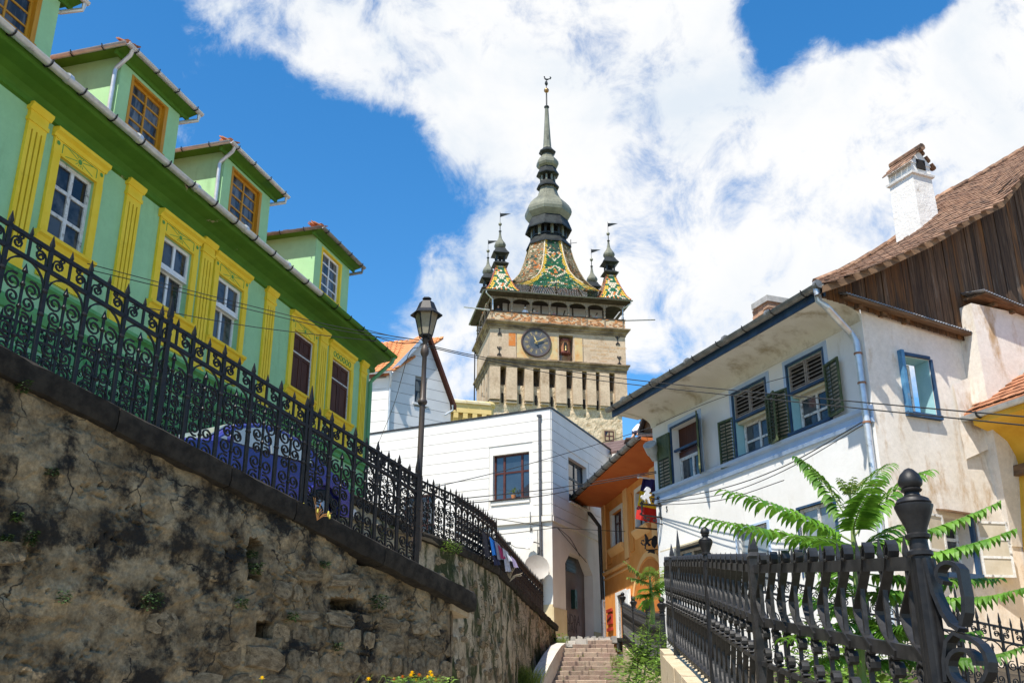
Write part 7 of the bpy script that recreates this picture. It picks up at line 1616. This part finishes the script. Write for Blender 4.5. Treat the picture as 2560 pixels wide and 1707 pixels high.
for a, b, c, d in (((310, 330), (170, 250), (5, 105), 0), ((312, 300), (300, 200), (305, 170), -.8), ((318, 380), (230, 330), (55, 300), .2), ((320, 420), (400, 330), (455, 180), .3), ((325, 460), (420, 380), (465, 345), -.3), ((328, 480), (410, 470), (470, 440), .2), ((330, 520), (220, 480), (160, 540), -.3), ((335, 560), (240, 560), (200, 680), .2), ((310, 260), (280, 190), (240, 300), -.5), ((312, 260), (350, 180), (380, 300), .5), ((325, 450), (250, 420), (215, 470), -.6), ((330, 480), (380, 520), (400, 560), -.5)):
    frond(tr2, (tq(*a), tq(*b, d * .5), tq(*c, d)), 13, .19, LEAFT if c[1] < 320 else LEAF, droop=.4, w=.34)
# ------------------------------------------------------------------ weeds, grass, flowers
def blades(name, spots, mat, kind='stuff', label=None):
    m = MB()
    for p, n, h, sp in spots:
        for i in range(n):
            a, r = random.uniform(0, 6.28), sp * sqrt(random.random()); b = Vector(p) + Vector((r * cos(a), r * sin(a), 0)); l = h * random.uniform(.5, 1.1); t = Vector((random.uniform(-.5, .5), random.uniform(-.5, .5), 1)).normalized(); w = Vector((cos(a), sin(a), 0)) * .006 * (h / .2) ** .5; c = b + t * l * .6; e = b + t * l + Vector((t.x, t.y, -.2)) * l * .35
            m.quad(b - w, b + w, c + w * .7, c - w * .7); m.add([c - w * .7, c + w * .7, e], [(0, 1, 2)])
    return tag(m.build(name, mat), kind=kind)
def bush(m, p, n, r, h, l, up=.3):
    for i in range(n):
        a, e = random.uniform(0, 6.28), random.random(); q = Vector(p) + Vector((r * sqrt(random.random()) * cos(a), r * sqrt(random.random()) * sin(a), h * e)); d = Vector((cos(a), sin(a), random.uniform(-.4, .5) + up)).normalized(); s = Vector((-sin(a), cos(a), random.uniform(-.3, .3))).normalized(); k = l * random.uniform(.5, 1.2)
        m.add([q, q + d * k * .45 + s * k * .28, q + d * k - Vector((0, 0, k * .2)), q + d * k * .45 - s * k * .28, q + d * k * .5 - Vector((0, 0, k * .03))], [(0, 4, 1), (1, 4, 2), (2, 4, 3), (3, 4, 0)])
wd = thing('weed_clump', 'tall leafy weeds with yellowish flower spikes between the two right fences', 'weeds', loc=(0, 0, 0))
for (u, v, Y, n, r, h, l) in ((1600, 1690, 19.0, 420, .42, .8, .13), (1640, 1650, 18.6, 240, .40, .8, .12), (1580, 1710, 20.5, 200, .5, .55, .12), (1620, 1720, 17.5, 420, .5, .7, .14), (1665, 1700, 17.4, 160, .32, .6, .13), (1600, 1630, 19.5, 120, .25, .6, .11)):
    m = MB(); p = atY(u, v, Y); bush(m, p - Vector((0, 0, h * .4)), n, r, h, l); m.build('foliage', WEED, wd)
for k, (u, v, u2, v2) in enumerate(((1610, 1700, 1626, 1535), (1590, 1700, 1605, 1570), (1640, 1690, 1650, 1560), (1600, 1690, 1612, 1600), (1660, 1690, 1667, 1590), (1570, 1700, 1590, 1640))):
    a, b = atY(u, v, 18.8), atY(u2, v2, 18.6); m = MB(); m.tube([a, b], [.02, .006], 5); s = m.build('stalk', STEM, wd); m = MB()
    for i in range(60): t = random.uniform(.25, 1); bush(m, a.lerp(b, t), 3, .06, .06, .10 * (1.35 - t))
    m.build('leaves', WEED, s); m = MB()
    for i in range(90): t = random.uniform(.72, 1.03); bush(m, a.lerp(b, t), 1, .07, .05, .04)
    m.build('flower_spike', LEAFT, s)
blades('grass', [(atY(1228 + i * 13, 1716, 30.5 - i * .05) + Vector((0, 0, -.05)), 160, .75, .4) for i in range(8)] + [(atY(1400 + 3 * i, 1606, 35.0), 30, .22, .15) for i in range(4)] + [(atY(1395 + i * 28, 1680 - (i % 3) * 18, 33.0 + (i % 3) * .5), 26, .16, .12) for i in range(7)] + [(atY(1540, 1650 + 8 * i, 33.2), 40, .25, .2) for i in range(5)] + [(atY(1440 + i * 40, 1626, 34.8), 14, .14, .1) for i in range(3)], GRASS)
wl2 = thing('weed_clump', 'bright green weeds at the foot of the mossy wall by the kerb', 'weeds', loc=(0, 0, 0))
m = MB()
for u, v, Y in ((1225, 1700, 29.5), (1260, 1705, 30), (1215, 1680, 29), (1300, 1708, 30.5), (1400, 1600, 35.3)): bush(m, atY(u, v, Y) - Vector((0, 0, .15)), 80, .28, .35, .13)
m.build('foliage', WEED, wl2)
gw_ = thing('garden_undergrowth', 'dense green undergrowth behind the bars of the heavy fence', 'undergrowth', loc=(0, 0, 0))
for k in range(26):
    m = MB(); y = random.uniform(5.5, 13); p = Vector((2.15 + (y - 5) * .12 + random.uniform(0, .9), y, -1.3 + .155 * (y - 2))); bush(m, p, 110, .4, random.uniform(.4, .9), .13); m.build('foliage', WEED, gw_)
mg = thing('marigold_clump', 'clump of yellow marigolds at the foot of the rubble wall', 'flowers', loc=(0, 0, 0)); Ym = 9.0
def mpnt(u, v, d=0.): return atY(u, v, Ym + d)
m = MB()
for i in range(16): bush(m, mpnt(985 + i * 9 + random.uniform(-4, 4), 1712, random.uniform(-.2, .2)) - Vector((0, 0, .1)), 40, .06, .17, .055)
m.build('foliage', WEED, mg)
def flower(u, v, par, big=1., mat=FLOW, d=0.):
    p = mpnt(u, v, d); m = MB(); m.tube([p - Vector((0, 0, .22)), p], .004, 5); s = m.build('stem', STEM, par); m = MB()
    for ring_ in range(3):
        for k in range(9):
            a = 2 * pi * (k + ring_ * .4) / 9; r = .030 * big * (1 - ring_ * .25); q = p + Vector((0, 0, .004 * ring_ * 2)); dv = Vector((cos(a), sin(a), .25 + .45 * ring_)).normalized(); sd = Vector((-sin(a), cos(a), 0)); m.quad(q, q + dv * r * .6 - sd * r * .34, q + dv * r, q + dv * r * .6 + sd * r * .34)
    m.build('flower_head', mat, s); return s
for u, v, b, mt in ((1030, 1684, 1, FLOW), (1048, 1690, 1, FLOWO), (1006, 1694, .9, FLOWO), (1076, 1683, 1.1, FLOW), (1079, 1692, 1.2, FLOW), (1069, 1695, 1, FLOW), (1027, 1692, 1.1, FLOW), (1040, 1702, .9, FLOW), (1090, 1702, .8, FLOWO), (985, 1700, .8, FLOWO)): flower(u, v, mg, b, mt, random.uniform(-.1, .1))
for u, v, lab in ((655, 1697, 'single yellow marigold at the bottom edge, alone before the rubble wall'), (921, 1700, 'single yellow marigold just left of the marigold clump')):
    t = thing('marigold', lab, 'flower', loc=(0, 0, 0)); flower(u, v, t, 1.1)
m = MB()
for k in range(8): p = mpnt(880 + k * 30, 1716); m.tube([p, p + Vector((random.uniform(-.08, .08), 0, .1))], .002, 4)
tag(m.build('dry_stalks', GRASS), kind='stuff')
wp = thing('wall_plant', 'reddish dry plant with yellow pods growing from the dark coping', 'plant', loc=(0, 0, 0)); c0 = RW.w(*(lambda a: (a[0], -.12, a[1]))(RW.px(792, 1300, -.12)))
DRY = pm('dry_red_stem', (.38, .16, .06), (.5, .26, .08), 4, .7); POD = pm('yellow_pod', (.62, .52, .06), (.70, .6, .12), 4, .6, trans=.2)
for k in range(16):
    a = random.uniform(-1.2, 1.6); l = random.uniform(.12, .36); e = c0 + Vector((l * sin(a) * .8, -l * .4, l * cos(a) * .8)); m = MB(); m.tube([c0, (c0 + e) / 2 + Vector((0, 0, .03)), e], .004, 4); s = m.build('stem', DRY, wp)
    if k % 2: m = MB(); m.ball(e, .02, 6, 5, (.7, .7, 1.6)); m.build('pod', POD, s)
TUFTS = [(80, 1340, .055), (45, 1290, .045), (130, 1180, .05), (378, 1503, .11), (158, 1492, .07), (75, 1355, .04), (602, 1506, .07), (735, 1540, .06), (950, 1503, .10), (848, 1615, .06), (815, 1410, .05), (1160, 1340, .0), (640, 1420, .07), (632, 1385, .05), (60, 965, .06), (20, 1345, .04)]
TLAB = ['small green tuft left of the lower pair, under the wall\'s upper crack', 'tiny green tuft near the left edge, higher than its neighbour', 'green tuft at half height on the left part of the rubble wall', 'largest dark green tuft, in the rubble wall left of its tall putlog hole', 'dark green tuft low on the left, level with the largest tuft', 'tiniest green tuft of the left trio', 'green tuft at the mouth of the wide hole in the rubble wall', 'green tuft just right of the wide hole in the rubble wall', 'green tuft in the bed joint under the coping end', 'green tuft low on the wall above the marigold clump', 'green tuft high under the coping beside the small hole', '', 'green tuft hanging inside the tall putlog hole', 'green tuft on the top edge of the tall putlog hole', 'green tuft tucked under the coping near the left edge', 'tiny green tuft at the extreme left edge of the wall']
for k, (u, v, r) in enumerate(TUFTS):
    if not r: continue
    s, z = RW.px(u, v, -.08); p = RW.w(s, -.07, z); m = MB(); bush(m, p - Vector((0, 0, r * .8)), int(150 * (r / .1) + 50), r, r * 1.7, .035 + r * .2, .0); o = m.build('fern_tuft', pm('wall_fern', (.022, .05, .014), (.045, .085, .02), 8, .6, rnd=.3, trans=.15)); tag(o, TLAB[k], 'plant', 'small green tufts rooted in the rubble wall')
m = MB()
for k in range(420):
    i = random.randrange(55, NS - 6); p, nn = hv[i]
    if fbm3(p.y * .8, p.x, 3) < -.1: continue
    dz = random.random() ** 1.6 * 2.6; q = p + nn * (.10 + dz * .08) - Vector((0, 0, .15 + dz)); bush(m, q, 9, .09, .14, .05, -.2)
tag(m.build('moss_tufts', MOSS, None), kind='stuff')
vn = thing('creeper', 'small leafy creeper hanging over the curved wall beside the dark post', 'plant', loc=(0, 0, 0)); m = MB()
for u, v in ((1125, 1372), (1135, 1378), (1115, 1380), (1140, 1385)): bush(m, atY(u, v, 23.0), 60, .14, .2, .07)
m.build('foliage', WEED, vn)
tg = thing('dry_twigs', 'tangle of dry twigs at the low laundry fence', 'plant', loc=(0, 0, 0)); m = MB(); c0 = atY(1272, 1455, 28.6)
for k in range(14): e = c0 + Vector((random.uniform(-.1, .45), -.1, random.uniform(.1, .5))); m.tube([c0, c0.lerp(e, .5) + Vector((0, 0, .06)), e], .009, 4)
m.build('twigs', pm('pale_twig', (.4, .32, .22), (.5, .42, .3), 5, .8), tg)
# ------------------------------------------------------------------ street lamp
lt = thing('street_lamp', 'black iron street lamp with a six-sided glass lantern on the ramp', 'street lamp', loc=atY(1043, 1300, 20.6)); L0 = Vector(lt.location); Zl = lambda v: atY(1050, v, 20.6).z - L0.z; lx = .05
q = MB(); q.lathe([(.11, -.6), (.11, .3), (.075, .4), (.062, .5), (.060, Zl(1012)), (.09, Zl(1010)), (.105, Zl(1005)), (.09, Zl(1000)), (.055, Zl(995)), (.05, Zl(892)), (.085, Zl(886)), (.095, Zl(878)), (.08, Zl(870)), (.04, Zl(862)), (.055, Zl(856)), (.075, Zl(850)), (.05, Zl(845))], 0, 0, 12); po = q.build('pole', pm('rusty_lamp_pole', (.03, .028, .027), (.075, .055, .042), 5, .45, .001, 60, stretch=(1, 1, .25), dirt=(.12, .075, .045), dscale=4, dlo=.6, dhi=.75), lt, True); po.rotation_euler = (0, radians(.7), 0)
q = MB(); rx = .055
z_a, z_b = Zl(838), Zl(785); r_a, r_b = .14, .255
q.lathe([(.05, Zl(852)), (.075, Zl(846)), (.07, Zl(843))], rx, 0, 6)
for k in range(6):
    a = 2 * pi * k / 6; q.tube([(rx + r_a * cos(a), r_a * sin(a), z_a), (rx + r_b * cos(a), r_b * sin(a), z_b)], .016, 5); q.tube([(rx + .05 * cos(a), .05 * sin(a), Zl(851)), (rx + .13 * cos(a), .13 * sin(a), Zl(845)), (rx + r_a * cos(a), r_a * sin(a), z_a)], .012, 5)
q.lathe([(r_a * 1.05, z_a - .03), (r_a * 1.1, z_a), (r_a * .9, z_a + .01)], rx, 0, 6); q.build('lantern_frame', IRON, lt)
q = MB(); q.lathe([(r_b * 1.05, z_b - .01), (.355, z_b - .045), (.355, z_b - .02), (.25, z_b + .06), (.235, z_b + .08), (.16, z_b + .27), (.14, z_b + .285), (.06, z_b + .30), (.055, z_b + .33), (.10, z_b + .345), (.10, z_b + .375), (.06, z_b + .39), (.003, z_b + .395)], rx, 0, 6); q.build('lantern_roof', IRON, lt)
LG = pm('dusty_lantern_glass', (.42, .36, .24), (.55, .50, .38), 3, .2, spec=.6, dirt=(.40, .22, .08), dscale=5, dlo=.6, dhi=.7, trans=.5)
for k in range(6):
    a0, a1 = 2 * pi * k / 6 + .06, 2 * pi * (k + 1) / 6 - .06; q = MB(); e = .985
    q.quad(*[(rx + r * e * cos(a), r * e * sin(a), z) for r, a, z in ((r_a, a0, z_a), (r_a, a1, z_a), (r_b, a1, z_b), (r_b, a0, z_b))]); q.quad(*[(rx + r * (e - .03) * cos(a), r * (e - .03) * sin(a), z) for r, a, z in ((r_a, a1, z_a), (r_a, a0, z_a), (r_b, a0, z_b), (r_b, a1, z_b))]); q.build('pane', LG, lt)
# ------------------------------------------------------------------ parked car behind the fence
cf = Fr(tuple(RW.w(5.0, 2.35, 0))[:2], 33.8); car = thing('parked_car', 'parked blue rounded car behind the iron scroll fence', 'car', cf, z=atY(550, 1070, 14.8).z - 1.46)
BLUE = pm('blue_car_paint', (.03, .032, .19), (.04, .042, .23), 2, .25, spec=.7)
prof = [(-1.95, .35), (-1.98, .55), (-1.85, .80), (-1.35, .92), (-1.0, .98), (-.55, 1.30), (-.1, 1.44), (.35, 1.46), (.85, 1.36), (1.35, 1.02), (1.75, .88), (1.95, .6), (1.93, .35)]
def cs(x, z): return .80 - .14 * max(0, (z - .85)) / .6 - .10 * max(0, abs(x) - 1.5)
m = MB(); n = len(prof)
for k, (ys, sc) in enumerate(((-1, 1.0), (-.93, 1.0), (0, 1.02), (.93, 1.0), (1, 1.0))):
    for x, z in prof: m.v.append((x * (.985 if abs(ys) == 1 else 1), ys * cs(x, z) * (1 if abs(ys) < 1 else 1.0), z - (.03 if abs(ys) == 1 else 0)))
for k in range(4):
    for i in range(n - 1): m.f.append([k * n + i, (k + 1) * n + i, (k + 1) * n + i + 1, k * n + i + 1]); m.m.append(0)
m.f += [list(range(n - 1, -1, -1))[::-1], [4 * n + i for i in range(n)]]; m.m += [0, 0]
m.build('body', BLUE, car, True)
CG = pm('car_glass', (.22, .27, .28), (.30, .35, .35), 1, .05, spec=1.)
def win(pts, sg): q = MB(); q.add([(x, sg * (cs(x, z) + .008), z) for x, z in pts] + [(x, sg * (cs(x, z) - .03), z) for x, z in pts], [tuple(range(len(pts)))[::-sg]] + [(i, (i + 1) % len(pts), (i + 1) % len(pts) + len(pts), i + len(pts)) for i in range(len(pts))]); q.build('side_window', CG, car)
for sg in (-1, 1): win([(-.85, 1.02), (.05, 1.0), (.05, 1.36), (-.1, 1.36), (-.5, 1.24)], sg); win([(.12, 1.0), (1.0, 1.02), (.75, 1.28), (.35, 1.37), (.12, 1.37)], sg)
for (xa, za, xb, zb_) in ((-1.02, 1.0, -.56, 1.32), (1.30, 1.07, .88, 1.37)): q = MB(); e = .015 if xa < 0 else -.015; q.hexa([(xa - e, -.62, za), (xa - e, .62, za), (xb - e, .54, zb_), (xb - e, -.54, zb_), (xa + e, -.62, za), (xa + e, .62, za), (xb + e, .54, zb_), (xb + e, -.54, zb_)]); q.build('windscreen', CG, car)
for x in (-1.25, 1.2):
    for sg in (-1, 1):
        q = MB(); q.lathe([(.18, -.1), (.31, -.1), (.33, -.05), (.33, .07), (.30, .1), (.18, .1)], 0, 0, 18, close=False); wv = q.build('wheel', pm('tyre', (.015, .015, .016), (.03, .03, .03), 6, .8), car, True); wv.rotation_euler = (pi / 2, 0, 0); wv.location = (x, sg * .72, .33); q = MB(); q.lathe([(.19, .02), (.17, .06), (.05, .08), (.01, .085)], 0, 0, 14); hub = q.build('rim', ZINC, wv, True); hub.rotation_euler = (0 if sg < 0 else pi, 0, 0)
        q = MB(); q.strip([(.40 * cos(t * pi / 10), .40 * sin(t * pi / 10)) for t in range(11)], .03, -.05, .05); fd = q.build('mudguard', BLUE, car); fd.location = (x, sg * .79, .33)
for sg in (-1, 1):
    q = MB(); q.ball((-1.90, sg * .55, .66), .11, 12, 7, (.5, 1, 1)); q.build('headlight', pm('lamp_glass', (.5, .5, .48), (.6, .6, .58), 3, .1), car, True); q = MB(); q.ball((1.90, sg * .6, .68), .08, 10, 6, (.4, 1, 1.3)); q.build('tail_light', RED, car, True); q = MB(); q.ball((-.8, sg * .92, 1.0), .09, 8, 6, (.6, .6, .8)); q.build('mirror', BLUE, car, True)
for x in (-2.0, 1.97): q = MB(); q.tube([(x, -.75, .42), (x - .05 * (1 if x < 0 else -1), 0, .42), (x, .75, .42)], .06, 8); q.build('bumper', ZINC, car, True)
# ------------------------------------------------------------------ washing hung on the low fence
CL = [((1205, 1326), (1219, 1392), (.03, .03, .04), 'charcoal garment hung first on the low fence, left of the blue towel'), ((1223, 1340), (1237, 1387), (.02, .24, .75), 'bright blue towel hung on the low fence'), ((1236, 1350), (1252, 1398), (.33, .34, .42), 'grey patterned cloth hung between the blue and crimson pieces'), ((1244, 1360), (1258, 1396), (.38, .02, .10), 'crimson garment hung on the low fence'), ((1228, 1376), (1246, 1412), (.025, .03, .07), 'navy cloth hung low below the blue towel'),
      ((1256, 1368), (1272, 1428), (.62, .63, .72), 'long pale cloth with blue pattern hung on the low fence'), ((1264, 1378), (1276, 1402), (.78, .78, .80), 'small white cloth hung on the low fence'), ((1272, 1392), (1282, 1420), (.04, .035, .04), 'black garment hung on the low fence'), ((1277, 1388), (1290, 1418), (.52, .42, .62), 'lilac garment hung last on the low fence')]
W2h = [W2[4], W2[5], W2[6], W2[7]]
for k, ((u0, v0), (u1, v1), c, lab) in enumerate(CL):
    Y = 25.2 + (u0 - 1212) * .05; q = MB(); n, mh = 9, 7; a = random.uniform(0, 6)
    for j in range(mh):
        for i in range(n):
            f, g = i / (n - 1), j / (mh - 1); p = atY(u0 + (u1 - u0) * f * .9 + 8 * g, v0 + (v1 - v0) * g + 12 * f * (1 - g), Y + .9 * f - .12); p.y -= .05 * sin(f * 11 + a) * (.4 + g); q.v.append(tuple(p))
    for j in range(mh - 1):
        for i in range(n - 1): s = j * n + i; q.f.append([s, s + n, s + n + 1, s + 1]); q.m.append(0)
    o = q.build('laundry', pm('cloth_%s' % 'abcdefghi'[k], c, tuple(x * .6 for x in c) if k in (2, 5) else tuple(min(1, x * 1.2) for x in c), 14 if k in (2, 5) else 4, .9, .002, 50, trans=.15), None, True); tag(o, lab, 'laundry', 'washing hung on the low fence')
# ------------------------------------------------------------------ overhead cables
WIRE = pm('black_cable', (.02, .02, .02), (.035, .033, .03), 3, .6)
def wire(label, pts, r=.011, group='overhead cables'):
    P = [atY(*p) for p in pts]; Q = []
    for i in range(len(P) - 1):
        for k in range(8):
            t = k / 8; p0, p1, p2, p3 = P[max(i - 1, 0)], P[i], P[i + 1], P[min(i + 2, len(P) - 1)]
            Q.append(.5 * ((2 * p1) + (p2 - p0) * t + (2 * p0 - 5 * p1 + 4 * p2 - p3) * t * t + (3 * p1 - p0 - 3 * p2 + p3) * t ** 3))
    Q.append(P[-1]); q = MB(); q.tube(Q, r, 5); return tag(q.build('cable', WIRE, None, True), label, 'cable', group)
wire('upper cable from the street lamp across the tower to the yellow house', [(1050, 858, 20.6), (1193, 890, 22), (1400, 925, 24), (1650, 957, 22), (2140, 1004, 16), (2590, 1044, 12.5)])
wire('lower cable from the street lamp across the tower to the yellow house', [(1050, 862, 20.6), (1193, 895, 22), (1400, 937, 24), (1650, 969, 22), (2140, 1020, 16), (2590, 1066, 12.5)])
wire('cable from the lamp to the green eaves, upper of two', [(1048, 850, 20.6), (980, 840, 23), (911, 823, 26.5)]); wire('cable from the lamp to the green eaves, lower of two', [(1048, 856, 20.6), (990, 856, 23), (913, 832, 26.5)])
wire('thin cable across the green facade just above its second window', [(218, 659, 15.0), (420, 712, 16.2), (640, 768, 18), (850, 818, 19.6), (1046, 850, 20.6)], .008); wire('thin cable across the green facade through its second window', [(205, 670, 15.0), (420, 722, 16.2), (640, 778, 18), (850, 826, 19.6), (1046, 856, 20.6)], .008)
wire('thin cable low across the green facade to its corner', [(330, 762, 15.5), (640, 818, 18), (945, 853, 21.5)], .008)
wire('slack wire from the lamp down to the panelled bay', [(1044, 868, 20.6), (1020, 890, 24), (985, 1010, 30), (945, 1110, 37)], .01)
wire('cable from the curved fence up to the orange gutter', [(1090, 1216, 24), (1290, 1168, 30), (1500, 1108, 36), (1640, 1064, 30)], .012)
wire('pale cable from the white building to the green shutter', [(1150, 1246, 26), (1360, 1224, 32), (1470, 1207, 33), (1640, 1178, 28.4)], .014); wire('dark cable from the curved fence to the green shutter', [(1110, 1262, 24), (1360, 1238, 31), (1500, 1208, 33), (1640, 1182, 28.4)], .014)
wire('low cable across the white building to the orange window', [(1172, 1283, 26), (1290, 1304, 33), (1395, 1318, 38.0), (1520, 1326, 39), (1625, 1330, 36)], .012); wire('lowest cable sagging across the white building wall', [(1170, 1333, 27), (1260, 1334, 33), (1392, 1318, 38.0)], .012)
for k, (a, b) in enumerate((((1420, 1350, 40), (1466, 1405, 42)), ((1425, 1345, 40), (1450, 1390, 41.5)))): wire(('left' if not k else 'right') + ' drop wire from the wall hook beside the passage', [(1392, 1317, 37.9), (a[0], a[1], 39.2), (b[0], b[1], 40.6)], .014)
wire('uppermost of the wall cables of the white house', [(1645, 1252, 28.0), (1800, 1222, 24.6), (1960, 1165, 21.8), (2155, 1055, 19.6)], .012, 'cables on the white house wall'); wire('middle wall cable of the white house', [(1645, 1256, 28.0), (1800, 1236, 24.6), (1960, 1176, 21.8), (2157, 1062, 19.6)], .010, 'cables on the white house wall'); wire('lowest wall cable of the white house', [(1645, 1262, 28.0), (1800, 1250, 24.6), (1960, 1200, 21.8)], .010, 'cables on the white house wall')
wire('long thin cable across the upper windows of the white house', [(1640, 1062, 27.5), (1760, 1010, 25), (1910, 958, 22.4), (2020, 930, 20.8)], .008, 'cables on the white house wall')
